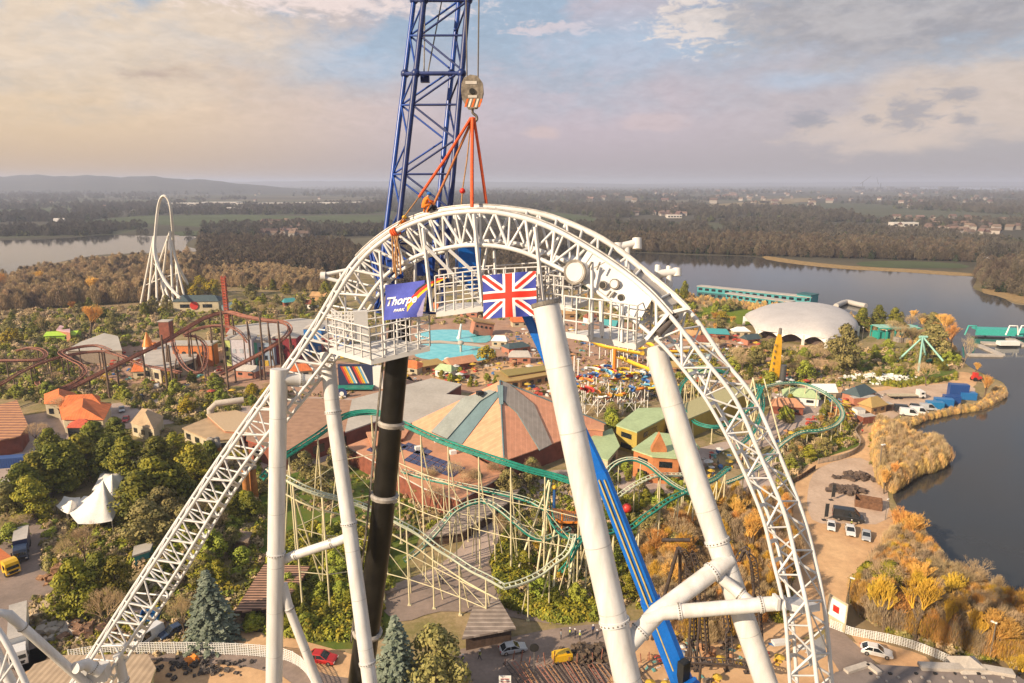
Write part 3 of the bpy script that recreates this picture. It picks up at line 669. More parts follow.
# slotted web between the two inner chords and the running rail on the outer ones
b = MB()
L2 = resample(chord[2], .16); L3 = resample(chord[3], .16*1.0); m_ = min(len(L2), len(L3)); L3 = [L3[int(i*(len(L3)-1)/(m_-1))] for i in range(m_)]; L2 = [L2[int(i*(len(L2)-1)/(m_-1))] for i in range(m_)]
for i in range(0, m_-2, 5):
    p, q, r_, s_ = L2[i], L3[i], L2[i+1], L3[i+1]; n = (q-p).cross(r_-p).normalized()*.03
    b.add([p-n, q-n, s_-n, r_-n, p+n, q+n, s_+n, r_+n], [(0,1,2,3),(7,6,5,4),(0,4,5,1),(2,6,7,3),(1,5,6,2),(3,7,4,0)])
tag(b.build('web_plate', WHITE, arch), kind='stuff')
for k, off in ((0, .28), (1, .28)):
    pts = []
    for i in range(52, 132, 2):
        n = (chord[0][i]-chord[2][i]).normalized(); side = (chord[1][i]-chord[0][i]).normalized()*(1 if k == 0 else -1); pts.append(chord[k][i]+n*.16+side*.06)
    MB().path(pts, .055, 6).build('running_rail', mat('rail_edge', (.5,.46,.42), .4, .2, var=.2, scale=2), arch)
# solid gusset on the falling side, with its round tube stub and bolted ports
i0, i1 = 108, 124
b = MB(); vs = []; fs = []
for i in range(i0, i1+1):
    vs += [chord[0][i], chord[2][i]]
nvec = (chord[1][116]-chord[0][116]).normalized()*.12
nn = len(vs); vs += [v+nvec for v in vs]
for j in range(i1-i0):
    a = 2*j; fs += [(a, a+2, a+3, a+1), (nn+a+1, nn+a+3, nn+a+2, nn+a)]
fs += [(0,1,nn+1,nn), (2*(i1-i0)+1, 2*(i1-i0), nn+2*(i1-i0), nn+2*(i1-i0)+1)]
b.add(vs, fs); gus = b.build('gusset_plate', WHITE, arch)
def flange(c, ax, r, parent, n=22, h=.085, bolts=True, name='flange'):
    c = Vector(c); ax = Vector(ax).normalized(); b = MB(); b.tube(c-ax*h, c+ax*h, r*1.13, r*1.13, 28)
    if bolts:
        x = ax.cross(Vector((.2,.9,.3))).normalized(); y = ax.cross(x)
        for k in range(n):
            e_ = x*math.cos(6.283*k/n)+y*math.sin(6.283*k/n); q = c+e_*r*1.13; b.tube(q-e_*.02, q+e_*.018, .038, .038, 6, 1)
    return b.build(name, [WHITE, STEEL], parent)
def stub(u, v, d, r, ln, nm='tube_stub', dark=False):
    c = P(u, v, d); ax = Vector((-.55, -.8, .1)).normalized(); b = MB(); b.tube(c+ax*-.7, c+ax*ln, r, r, 24)
    b.tube(c+ax*(ln-.10), c+ax*(ln+.0), r*1.2, r*1.2, 24, 1)
    b.tube(c+ax*(ln+.001), c+ax*(ln+.03), r*.9, r*.9, 24, 2 if dark else 0); return b.build(nm, [WHITE, STEEL, BLACK], arch)
stub(582, 272, 33.3, .50, .75); stub(603, 285, 32.4, .17, .06, 'port', True); stub(615, 284, 32.3, .21, .08, 'port', False); stub(621, 298, 32.2, .16, .06, 'port', True)
for (u, v, u2, v2) in ((607,296,611,291),(611,297,615,292),(600,262,597,270),(592,262,588,268)):
    MB().tube(P(u,v,32.2), P(u2,v2,32.2), .05).build('lifting_lug', STEEL, arch)
# closing frame at the joint of two track lengths
def bar(u, v, u2, v2, d, w, d2=None, nm='frame_bar', par=None, m=None, n=4):
    a = P(u, v, d); c = P(u2, v2, d2 or d); return MB().tube(a, c, w, w, n).build(nm, m or WHITE, par or arch)
for q in ((646,340,668,314,31.0),(665,338,687,309,31.8),(668,314,687,309,31.2),(646,340,665,338,31.2)): bar(*q, .12)
b = MB(); pj = [P(646,340,31.1), P(668,314,31.1), P(687,309,31.9), P(665,338,31.9)]; nv = Vector((0,.06,0)); b.add([p-nv for p in pj]+[p+nv for p in pj], [(0,1,2,3),(7,6,5,4),(0,4,5,1),(1,5,6,2),(2,6,7,3),(3,7,4,0)]); b.build('end_plate', WHITE, arch)
MB().tube(P(658,334,30.9), P(676,315,31.3), .16, .16, 8).build('slot', mat('dark_slot', (.12,.10,.09), .6), arch)
b = MB(); pj = [P(620,262,33.6), P(640,282,33.0), P(652,294,32.8), P(640,296,32.4), P(612,266,33.0)]
pj = [chord[0][117]+Vector((.0,0,-.1)), chord[0][127]+Vector((0,0,-.1)), chord[1][127]+Vector((0,0,-.1)), chord[1][117]+Vector((0,0,-.1))]
b.add([p for p in pj]+[p-Vector((0,0,.06)) for p in pj], [(0,1,2,3),(7,6,5,4),(0,4,5,1),(1,5,6,2),(2,6,7,3),(3,7,4,0)]); b.build('cover_plate', mat('grey_cover_plate', (.42,.38,.34), .5, var=.1), arch)
# columns --------------------------------------------------------------
def extend(p, q, z=0.0):
    d = q-p; return p+d*((z-p.z)/d.z)
def column(pts, r, flanges=(), nm='support_column', open_top=False, ground=True):
    """pts: (u, v, depth) from top down; the last span runs on to the ground"""
    w_ = [P(*p) for p in pts]
    if ground: w_.append(extend(w_[-2], w_[-1], 0))
    b = MB(); b.path(w_, r, 28, cap=True)
    for a, c in zip(w_, w_[1:]):
        L_ = (c-a).length; ax = (c-a).normalized()
        for k in range(1, int(L_/2.9)+1):
            if k > 14: break
            q = a+ax*k*2.9; b.tube(q-ax*.018, q+ax*.018, r*1.012, r*1.012, 28, 1, cap=False)
    o = b.build(nm, [WHITE_COL, SEAM], arch)
    for (u, v) in flanges:
        best = None
        for a, c in zip(w_, w_[1:]):
            for k in range(101):
                q = a.lerp(c, k/100); pu, pv = proj(q)
                if best is None or abs(pv-v) < best[0]: best = (abs(pv-v), q, (c-a))
        flange(best[1], best[2], r, o)
    if open_top:
        ax = (w_[0]-w_[1]).normalized(); b = MB(); c = w_[0]; x = ax.cross(Vector((0,1,0))).normalized(); y = ax.cross(x); n = 32; vs = []
        for k in range(n):
            q = x*math.cos(6.283*k/n)+y*math.sin(6.283*k/n); vs += [c-ax*.12+q*r*1.0, c-ax*.12+q*r*1.09, c+ax*.06+q*r*1.09, c+ax*.06+q*r*.93, c+ax*.002+q*r*.93]
        b.add(vs, [(5*k+j, 5*((k+1)%n)+j, 5*((k+1)%n)+j+1, 5*k+j+1) for k in range(n) for j in range(4)]); b.build('top_rim', STEEL, o)
    return o
colR1 = column([(545.5,303,30.2),(583,480,30),(628,683,29.6)], .60, [(0,622)], open_top=True)
colR2 = column([(654,346,32.4),(686,450,32.2),(766,683,31)], .52, [(0,541)])
colL1 = column([(279,369,40),(276.5,520,41),(274,683,42.5)], .50, [(0,554)])
colL2 = column([(327,352,41.4),(333,412,41.3),(346,502,41.1),(370,683,40.6)], .44, [(0,412),(0,523),(0,663)])
column([(283,584,41.8),(289,608,41.9),(318,683,42.8)], .27, [(0,609)], 'raking_leg')
def pipe(pts, r, fl=(), nm='tie_tube'):
    w_ = [P(*p) for p in pts]; b = MB(); b.path(w_, r, 20); o = b.build(nm, WHITE_COL, arch)
    for (i, t) in fl:
        a, c = w_[i], w_[i+1]; flange(a.lerp(c, t), c-a, r, o)
    return o
pipe([(628,645,29.8),(657,613,30.2),(716,569,31),(728,560,31.5)], .40, [(0,.42),(1,.93)])
pipe([(645,622,30.0),(662,613,30.0),(780,603,29.3),(786,603,29.2)], .31, [(1,.15),(1,.84)])
pipe([(712,570,31.0),(722,579,31.0),(738,592,30.5),(750,602,30.2)], .26, [(0,.5),(2,.2)])
pipe([(281,561,41.7),(292,556,41.6),(338,541,41.2),(350,536,41.1)], .27, [(1,.08),(1,.86)])
pipe([(280,379,40),(314,380,40.7)], .33, [(0,.62)])
pipe([(-70,645,37),(-6,612,37.6),(8,614,38),(98,694,42.5)], .25, [(2,.15)])
pipe([(100,672,42),(86,664,41.5),(75,668,40.8)], .34, [(0,.5)])
pipe([(118,655,43.5),(124,683,44),(132,720,45)], .30, [(0,.9)])
pipe([(-10,640,37),(2,665,37),(20,700,37.5)], .26)
# box nodes where the tie tube meets the truss
for (u, v, d, s_) in ((780,603,29.4,(.36,.4,.46)),(781,642,29.3,(.75,.3,.13)),(776,602,29.1,(.14,.45,.55)),(97,672,42.4,(1.3,.8,.9))):
    c = P(u, v, d); MB().box(c, s_, .15).build('connection_node', WHITE, arch)
b = MB(); pj = [chord[2][186], chord[0][184], chord[1][183], chord[3][186], chord[2][183]]
b.add([P(776,600,29.3), P(803,607,29.2), P(820,604,29.9), P(795,596,30.0)]+[P(776,607,29.3), P(803,614,29.2), P(820,611,29.9), P(795,603,30.0)], [(0,1,2,3),(7,6,5,4),(0,4,5,1),(1,5,6,2),(2,6,7,3),(3,7,4,0)]); b.build('diaphragm_plate', WHITE, arch)
b = MB(); b.add([P(806,646,29.2), P(824,634,29.9), P(826,652,29.9), P(810,664,29.2)]+[P(806,649,29.2), P(824,637,29.9), P(826,655,29.9), P(810,667,29.2)], [(0,1,2,3),(7,6,5,4),(0,4,5,1),(1,5,6,2),(2,6,7,3),(3,7,4,0)]); b.build('diaphragm_plate', WHITE, arch)
# second white truss just entering at the lower left corner
near = thing('coaster_track', 'short length of white truss track crossing the very bottom left corner', 'coaster track', P(-20,660,36))
na = [P(-60,590,36), P(-5,626,36), P(34,700,36)]; nb = [P(-75,620,36), P(-20,655,36), P(12,720,36)]
ca, cb = crom(na, 6), crom(nb, 6); MB().path(ca, .16, 8).build('chord', WHITE, near); MB().path(cb, .14, 8).build('chord', WHITE, near)
for i in range(0, 12): MB().tube(ca[i], cb[i] if i % 2 else cb[i+1], .07).build('brace', WHITE, near)
# hangers and work platforms ---------------------------------------------
for q in ((380,252,386,355,37,.085),(423,228,432,311,36,.10),(425,246,481,303,35.7,.09),(449,250,479,277,35.6,.09),(474,214,482,302,34.6,.11),(535,227,543,300,33.9,.10),
          (478,300,487,247,36.2,.08),(497,303,494,250,36.4,.08),(446,250,449,278,36.8,.09),(415,262,415,310,37.6,.07),(592,262,592,340,32.4,.085),(633,300,634,342,32.2,.07),(622,304,622,342,31.8,.09),
          (396,280,398,350,38,.06),(345,285,346,352,39,.06),(360,262,356,300,38.6,.07),(545,258,549,296,35,.06),(560,268,563,300,34.6,.06),(601,299,602,336,32,.11)):
    bar(q[0], q[1], q[2], q[3], q[4], q[5], nm='hanger')
def platform(corners, post_h, nposts=(4,4,4,4), rails=3, nm='work_platform', deck_t=.28, sides=(0,1,2,3)):
    """corners: (u, v, d) of the deck, in order; deck, posts and rails"""
    c = [P(*q) for q in corners]; z = sum(p.z for p in c)/len(c); c = [Vector((p.x, p.y, z*0+p.z)) for p in c]
    pl = bpy.data.objects.new(nm, None); COL.objects.link(pl); pl.parent = arch; pl.location = c[0]-world_loc(arch)
    b = MB(); up = Vector((0,0,deck_t)); n = len(c)
    b.add(c+[p-up for p in c], [tuple(range(n)), tuple(range(n, 2*n))[::-1]]+[(i, i+n, (i+1) % n+n, (i+1) % n) for i in range(n)]); b.build('deck', WHITE, pl)
    for k in sides:
        a, e = c[k], c[(k+1) % n]; b = MB(); m = nposts[k]
        for j in range(m+1):
            q = a.lerp(e, j/m); b.tube(q, q+Vector((0,0,post_h)), .045, .045, 4)
        for r_ in range(rails):
            h = post_h*(r_+1)/rails; b.tube(a+Vector((0,0,h)), e+Vector((0,0,h)), .04, .04, 4)
        b.build('railing', WHITE, pl)
    return pl
platform([(329,348,38.5),(371,360,36.5),(430,346,37.5),(392,338,39.5)], 1.75, (5,5,4,4), 4)
platform([(436,312,36),(482,306,35.6),(560,303,35),(556,297,36.6),(440,304,37.5)], 1.9, (5,7,2,7,2), 4)
platform([(564,332,33.6),(602,338,32.2),(636,344,31.6),(650,335,33),(610,328,34)], 1.8, (3,4,2,3,4), 3)
platform([(545,302,34.6),(572,306,34.2),(588,300,35.6),(560,296,35.8)], 1.4, (3,2,3,2), 3)
for (u, v, d, s_) in ((361,322,37.3,(.75,.4,2.1)),):
    MB().box(P(u, v+4, d), (s_[0],s_[1],s_[2]*.8), .25).build('control_cabinet', WHITE, arch)
# perforated plate beside the cabinet
c = P(347,325,38.2); b = MB(); nx, nz = 9, 7; wp, hp = 1.6, 1.5
for i in range(nx+1): b.box((c.x-wp/2+wp*i/nx, c.y, c.z), (.07,.06,hp))
for i in range(nz+1): b.box((c.x, c.y+.0, c.z-hp/2+hp*i/nz), (wp,.055,.07))
b.build('perforated_plate', WHITE, arch)
# track brackets sticking up behind the falling side, and one behind the rising side
def tbar(name, label, segs, d):
    t = thing(name, label, 'steel bracket', P(segs[0][0], segs[0][1], d))
    for (u, v, u2, v2, r) in segs:
        o = MB().tube(P(u,v,d), P(u2,v2,d), r, r, 14).build('bracket_arm', WHITE, t)
    return t
tbar('column_head', 'white T shaped steel column head poking above the arch left of the other bracket', [(619,247,636,243,.21),(627,246,628,275,.16),(618,243,618,251,.27),(637,238,637,249,.25)], 37)
tbar('column_head', 'white steel column head with two upright stubs against the lake', [(657,274,677,272,.22),(669,272,670,312,.17),(658,265,657,280,.16),(669,266,668,276,.14),(677,268,677,276,.24)], 37)
tbar('column_head', 'white open ended pipe bracket sticking out left of the rising truss', [(322,275,352,269,.13),(322,277,345,283,.13),(321,276,326,276,.28),(340,270,342,283,.09)], 46)
# ------------------------------------------------------------------ black boom crane with blue lattice jib
cr = thing('crane', 'tall crane with thick black telescopic boom and blue lattice jib behind the arch', 'crane', extend(P(380,530,42), P(366,640,43.5), 0))
bp_ = [P(402,305,40.2), P(397,360,40.6), P(381,530,42.6), P(366,640,44.5)]; bp_.append(extend(bp_[-2], bp_[-1], 0))
MB().path(bp_, [.64,.67,.72,.80,.95], 14).build('boom', BLACKB, cr)
for (i, t, r) in ((1, .36, .74), (1, .79, .80), (2, .92, .88)):
    a, c = bp_[i], bp_[i+1]; q = a.lerp(c, t); ax = (c-a).normalized(); b = MB(); b.tube(q-ax*.16, q-ax*.05, r*1.02, r*1.14, 14); b.tube(q-ax*.05, q+ax*.16, r*1.14, r*1.06, 14); b.box(q+Vector((.68,-.3,-.15)), (.25,.35,.3), .4)
    b.build('boom_collar', mat('pale_grey_collar', (.42,.38,.34), .55, var=.2, scale=3), cr)
a, c = bp_[0], bp_[3]
for off, r in ((Vector((-.78,-.25,0)), .05), (Vector((-.86,-.1,0)), .035)): MB().path([bp_[1]+off, bp_[2]+off*1.08, bp_[3]+off*1.15], r, 5).build('hydraulic_hose', STEEL, cr)
# lattice: four legs, zigzag bracing on each face
def jibcorner(k, t):
    top = [(414,0,41.5),(424,0,39.3),(468,0,38.9),(459,0,41.1)][k]; bot = [(386,230,41.7),(398,230,39.2),(448,230,38.7),(436,230,41.2)][k]
    a = P(*top); c = P(*bot); return c+(a-c)*t          # t 0 at the lower mark, 1 at the top edge
T0, T1 = -.36, 1.75
for k in range(4): MB().tube(jibcorner(k, T0), jibcorner(k, T1), .17 if k in (1,2) else .15, .17 if k in (1,2) else .15, 8).build('main_chord', BLUE_SHADE if k in (1,2) else BLUE, cr)
npan = 12; br = []
for k in range(4):
    k2 = (k+1) % 4; j0 = 0
    nn_ = npan if k % 2 == 0 else 18; nn_ = 14
    for j in range(nn_):
        ta = T0+(T1-T0)*j/nn_; tb = T0+(T1-T0)*(j+1)/nn_
        a = jibcorner(k, ta); c = jibcorner(k2, tb); 
        if (j+k//2) % 2: a, c = jibcorner(k2, ta), jibcorner(k, tb)
        br.append((a, c, BLUE if k in (0,3) else BLUE_SHADE)); 
        if j % 2 == 0: br.append((jibcorner(k, ta), jibcorner(k2, ta), BLUE if k != 1 else BLUE_SHADE))
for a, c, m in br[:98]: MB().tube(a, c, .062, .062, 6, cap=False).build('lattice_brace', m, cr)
for t in (.68, 1.0): 
    for k in range(4):
        MB().sphere(jibcorner(k, t), .27, 8, 6).build('pin_joint', BLUE_SHADE, cr)
        MB().tube(jibcorner(k, t), jibcorner((k+1)%4, t), .12, .12, 6).build('joint_frame', BLUE_SHADE, cr)
MB().tube(P(442,0,40), P(427,77,40), .04, .04, 5).build('pendant_bar', STEEL, cr); MB().tube(P(425,-10,40), P(424,78,40), .04, .04, 5).build('pendant_bar', STEEL, cr)
MB().box(P(425,78,40), (.5,.4,.5)).build('pendant_link', BLUE_SHADE, cr)
b = MB(); b.box(P(404,300,40.4), (1.9,1.6,.7), .2); b.box(P(395,268,40.4), (.9,1.2,1.1), .2); b.box(P(424,262,40.6), (.9,1.0,1.5), .2); b.build('jib_foot', BLUE, cr)
for u in (369,384,372,441,424): MB().path([P(u,248 if u < 400 else 255,41.8), P(u+9,288,41.6)], .09, 5).build('lattice_brace', BLUE, cr)
b = MB(); b.box(P(468,262,39.6), (1.3,.9,1.9), .3); b.box(P(478,284,39.8), (1.5,.7,.6), .9); b.build('winch_frame', BRIGHTBLUE, cr)
for (u0, u1) in ((479.5, 478), (465.5, 467)): MB().tube(P(u0,-60,38), P(u1,80,38), .045, .045, 6).build('hoist_rope', mat('steel_rope', (.10,.085,.075), .5, .3, var=.1), cr)
# hook block ------------------------------------------------------------------
hk = thing('hook_block', 'big weathered crane hook block with orange and white hazard stripes hanging on ropes', 'hook block', P(472,118,38))
hc = P(472.5,93,38)
bl = MB()
prof = [(-.58,.45),(-.45,.75),(-.1,.92),(.3,.86),(.58,.5),(.62,0),(.5,-.45),(.25,-.82),(-.25,-.86),(-.55,-.4),(-.62,.05)]
for y0, y1 in ((-.34,-.24),(.24,.34)):
    n = len(prof); vs = [hc+Vector((x, y0, z)) for x, z in prof]+[hc+Vector((x, y1, z)) for x, z in prof]
    bl.add(vs, [tuple(range(n)), tuple(range(n, 2*n))[::-1]]+[(i, i+n, (i+1) % n+n, (i+1) % n) for i in range(n)])
bl.build('side_plate', mat('weathered_grey_plate', (.30,.25,.20), .6, .2, var=.3, scale=3), hk)
for x, z in ((-.15,.3),(.15,.3),(0,-.1)): MB().tube(hc+Vector((x,-.22,z)), hc+Vector((x,.22,z)), .40, .40, 18).build('sheave', STEEL, hk)
MB().tube(hc+Vector((0,-.42,.05)), hc+Vector((0,.42,.05)), .16, .16, 12).build('axle', BLACK, hk)
HZ = stripes('hazard_stripes', (.80,.22,.03), (.75,.7,.62), 4.2, .5, 'X', .5, .05)
b = MB()
for i in range(5):
    x0 = -.45+i*.19
    b.add([hc+Vector((x0,-.352,-.78)), hc+Vector((x0+.11,-.352,-.78)), hc+Vector((x0+.26,-.352,-.34)), hc+Vector((x0+.15,-.352,-.34))], [(0,1,2,3)], i % 2)
b.build('hazard_panel', [mat('hazard_orange', (.75,.16,.03), .5), mat('hazard_white', (.75,.70,.62), .5)], hk)
b = MB(); b.box(hc+Vector((-.05,-.356,.50)), (.62,.02,.16)); b.box(hc+Vector((.02,-.356,-.22)), (.5,.02,.14)); b.build('name_plate', mat('pale_plate', (.6,.55,.5), .6), hk)
hkp = [hc+Vector(p) for p in ((0,0,-.8),(0,0,-1.05),(.20,0,-1.22),(.22,0,-1.42),(.0,0,-1.56),(-.22,0,-1.42))]
MB().path(crom(hkp, 4), .075, 8).build('hook', STEEL, hk)
hook = P(472.5,116,38)
# slings --------------------------------------------------------------------
def sling(name, label, pts, r, m, group=None, n=6):
    o = MB().path([P(*p) for p in pts], r, n).build(name, m); return tag(o, label, 'lifting sling', group)
sling('sling', 'orange webbing sling slanting left from the hook towards the crouching worker', [(471,118,38),(446,158,38),(419,197,37.5)], .085, ORANGE_W)
sling('sling', 'tan sling slanting left from the hook, inner of the two left slings', [(472,120,38.1),(452,165,38.2),(434,204,37.9)], .075, mat('faded_orange_webbing', (.48,.17,.06), .8, var=.2, scale=6))
sling('sling', 'bright orange sling hanging straight down from the hook to the arch top', [(472.5,118,37.9),(472,165,36.5),(472,208,35.4)], .095, ORANGE_W)
sling('sling', 'orange sling slanting right from the hook to the arch top', [(474,118,38),(481,165,37),(487,208,36.2)], .085, ORANGE_W)
sling('rope', 'brown rope hanging behind the orange slings with a red shackle', [(471,120,38.2),(467,160,37.9),(462.5,190,37.4),(461,210,36.6)], .04, TANROPE)
tag(MB().sphere(P(462.5,191,37.3), .16, 10, 8).build('shackle_ball', mat('red_plastic', (.6,.03,.02), .4)), 'small red shackle ball on the brown rope', 'shackle')
sling('rope', 'thin tan rope running from the left sling end down to the chord', [(419,197,37.5),(407,213,37.2),(395,229,37)], .035, TANROPE)
sl = thing('sling', 'orange and tan sling wrapped round the near chord with loose tails hanging down', 'lifting sling', P(393,240,37))
iw = min(range(len(chord[0])), key=lambda i: abs(proj(chord[0][i])[0]-393)); tw_ = (chord[0][iw+1]-chord[0][iw-1]).normalized(); xw = tw_.cross(Vector((0,1,0))).normalized(); yw = tw_.cross(xw)
MB().path([chord[0][iw]+tw_*(t*.012-.15)+(xw*math.cos(t*.62)+yw*math.sin(t*.62))*.23 for t in range(31)], .055, 6).build('wrap', ORANGE_W, sl)
for k, (u, v) in enumerate(((394,272),(398,268),(401,274),(396,278))): MB().path([P(392+k*2,236,36.6), P(u-1,255,36.6), P(u,v,36.7)], .05, 5).build('tail', TANROPE, sl)
# ------------------------------------------------------------------ blue telescopic boom lift
bl_ = thing('boom_lift', 'bright blue telescopic boom rising behind the right hand column from the bottom edge', 'boom lift', extend(P(604,480,35), P(676,660,34.4), 0))
def bp2(t): # t along from tip
    a = P(520,301,35.5); m_ = P(602,476,35.0); c = P(680,676,34.3); return a.lerp(m_, t/.47) if t < .47 else m_.lerp(c, (t-.47)/.53)
def boxbeam(a, c, w0, h0, w1, h1, nm, m, par):
    ax = (c-a).normalized(); x = ax.cross(Vector((0,1,0))).normalized(); y = ax.cross(x).normalized(); vs = []
    for p, w_, h_ in ((a, w0, h0), (c, w1, h1)):
        for sx, sy in ((-1,-.6),(-.6,-1),(.6,-1),(1,-.6),(1,.6),(.6,1),(-.6,1),(-1,.6)): vs.append(p+x*sx*w_/2+y*sy*h_/2)
    b = MB(); b.add(vs, [(i, (i+1) % 8, (i+1) % 8+8, i+8) for i in range(8)]+[tuple(range(8))[::-1], tuple(range(8, 16))]); return b.build(nm, m, par)
boxbeam(bp2(0), bp2(.30), .48, .45, .50, .5, 'boom_section', BRIGHTBLUE, bl_)
boxbeam(bp2(.22), bp2(.47), .60, .6, .70, .62, 'boom_section', BRIGHTBLUE, bl_)
boxbeam(bp2(.46), bp2(.86), .78, .8, .88, .85, 'boom_section', BRIGHTBLUE, bl_)
s4 = boxbeam(bp2(.80), bp2(1.0), 1.05, 1.0, 1.1, 1.0, 'boom_section', BRIGHTBLUE, bl_)
b = MB(); 
for off in (-.22, .05): 
    q = Vector((off,-.47,0)); b.tube(bp2(.47)+q, bp2(.97)+q, .05, .05, 5)
b.build('hydraulic_line', mat('yellowish_hose', (.5,.4,.15), .6), bl_)
b = MB(); b.box(bp2(.985)+Vector((.15,-.5,.3)), (.5,.4,1.2), .6); b.build('hinge', BLACK, bl_)
MB().box(bp2(1.01)+Vector((.30,-.55,-.1)), (.8,.5,.9), .3).build('hinge_housing', BRIGHTBLUE, bl_)
b = MB()
for i in range(4): q = bp2(1.01)+Vector((.30-.3+i*.2,-.82,.1)); b.add([q, q+Vector((.09,0,0)), q+Vector((.2,0,.35)), q+Vector((.11,0,.35))], [(0,1,2,3)], i % 2)
b.build('hazard_panel', [MATS['hazard_orange'], MATS['hazard_white']], bl_)
boxbeam(bp2(1.0), extend(bp2(0), bp2(1), 2.5), 1.1, 1.0, 1.2, 1.1, 'boom_section', BRIGHTBLUE, bl_)
c = extend(bp2(0), bp2(1), 0); b = MB(); b.box((c.x,c.y,1.6), (3,6,1.6)); b.build('chassis', BRIGHTBLUE, bl_)
for sx in (-1,1):
    for sy in (-2,2): MB().tube((c.x+sx*1.3,c.y+sy,.7), (c.x+sx*1.7,c.y+sy,.7), .7, .7, 14).build('wheel', TYRE, bl_)
# ------------------------------------------------------------------ flags
def flagmesh(c0, du, dv, nx, ny, fn, wav):
    b = MB()
    def pt(s, t, o=0): 
        p = c0+du*s+dv*t; n = du.cross(dv).normalized(); return p+n*(wav(s, t)+o)
    vs = [pt(i/nx, j/ny) for j in range(ny+1) for i in range(nx+1)]
    for j in range(ny):
        for i in range(nx): b.add([vs[j*(nx+1)+i], vs[j*(nx+1)+i+1], vs[(j+1)*(nx+1)+i+1], vs[(j+1)*(nx+1)+i]], [(0,3,2,1)], fn((i+.5)/nx, (j+.5)/ny), True)
    return b, pt
def union(s, t):
    x = (s-.5)*2; y = (t-.5)*1.7; W_, Rr, B_ = 1, 2, 0
    if abs(x) < .135*1.0 or abs(y) < .125*1.0: return Rr
    if abs(x) < .23 or abs(y) < .21: return W_
    k = .85; d = abs(abs(y)-abs(x)*k)/math.sqrt(1+k*k)
    if d < .065: return Rr
    if d < .155: return W_
    return B_
FB = mat('flag_blue', (.035,.05,.30), .8, var=.08); FR = mat('flag_red', (.72,.03,.015), .8, var=.08); FW = mat('flag_white', (.78,.75,.74), .8, var=.04); FK = mat('flag_black', (.03,.03,.03), .8); FY = mat('flag_yellow', (.85,.50,.02), .8); FO = mat('flag_dark_red', (.5,.02,.01), .8)
a = P(482,275.5,34.3); e = P(535.5,271,33.6); g = P(483,319,34.2)
wv = lambda s, t: .10*math.sin(s*6.5+t*2.5)*(.3+t)+.05*math.sin(s*14+1+t*3)
b, _ = flagmesh(a, e-a, g-a, 128, 84, union, wv)
fl = b.build('flag', [FB, FW, FR]); tag(fl, 'red white and blue union flag hanging below the middle of the arch', 'flag')
a = P(385,285,36.9); e = P(446,277.5,36.2); g = P(383.5,320.5,36.9)
def banner(s, t):
    def lo(x): return .50*max(0, (1-x)/.62)**1.9+.0          # lower edge of the tongue
    if s > .40:
        y0 = .46*max(0, (1-s)/.60)**2.3-.03; w_ = .05+.62*max(0, (1-s)/.60)**1.0*.55+.02; d = (t-y0)/w_
        if 0 <= d < .28 and s < .86 and s > .42+.1*(1-d): return 2
        if .28 <= d < .64 or (0 <= d < .28 and s >= .86): return 3
        if .64 <= d < 1.0: return 4
        if s > .66 and d < 0: return -1
    if s > .74-.10*t: return -1
    if s > .56 and t > .5 and (s-.54)*3.0 > (1-t)*.8: return 5
    return 0
b = MB(); bb, pt = flagmesh(a, e-a, g-a, 120, 70, banner, lambda s, t: .10*math.sin(s*6+t*2.4)+.07*math.sin(s*3+5*t))
keep = [i for i, m_ in enumerate(bb.m) if m_ >= 0]
b.v = bb.v; b.f = [bb.f[i] for i in keep]; b.m = [bb.m[i] for i in keep]; b.sm = [True]*len(keep)
bn = b.build('banner', [mat('banner_blue', (.07,.09,.42), .8, var=.1, scale=1.2, col2=(.045,.06,.32)), FW, FK, FR, FY, mat('banner_lilac', (.42,.38,.62), .8)])
tag(bn, 'blue banner with white lettering and a red and yellow swoosh, left of the flag', 'banner')
def text_on(parent, pt, txt, s0, t0, sw, sh, m, shear=.25, nm='lettering'):
    cu = bpy.data.curves.new('lettering', 'FONT'); cu.body = txt; cu.size = 1; cu.shear = shear; cu.offset = .028; cu.resolution_u = 3
    o = bpy.data.objects.new('tmp', cu); COL.objects.link(o); bpy.context.view_layer.update()
    me = bpy.data.meshes.new_from_object(o.evaluated_get(bpy.context.evaluated_depsgraph_get())); bpy.data.objects.remove(o)
    xs = [v.co.x for v in me.vertices]; ys = [v.co.y for v in me.vertices]; x0, x1, y0, y1 = min(xs), max(xs), min(ys), max(ys)
    for v in me.vertices: v.co = pt(s0+sw*(v.co.x-x0)/(x1-x0), t0-sh*(v.co.y-y0)/(y1-y0))-world_loc(parent)
    me.materials.clear(); me.materials.append(m); q = bpy.data.objects.new(nm, me); COL.objects.link(q); q.parent = parent; return q
side = -1
pt2 = lambda s, t: pt(s, t, .035)
n_ = (e-a).cross(g-a); 
if n_.dot(Vector((0,0,CH))-a) < 0: pt2 = lambda s, t: pt(s, t, -.03)
text_on(bn, pt2, 'Thorpe', .03, .68, .53, .32, FW); text_on(bn, pt2, 'PARK', .17, .80, .20, .08, FW)
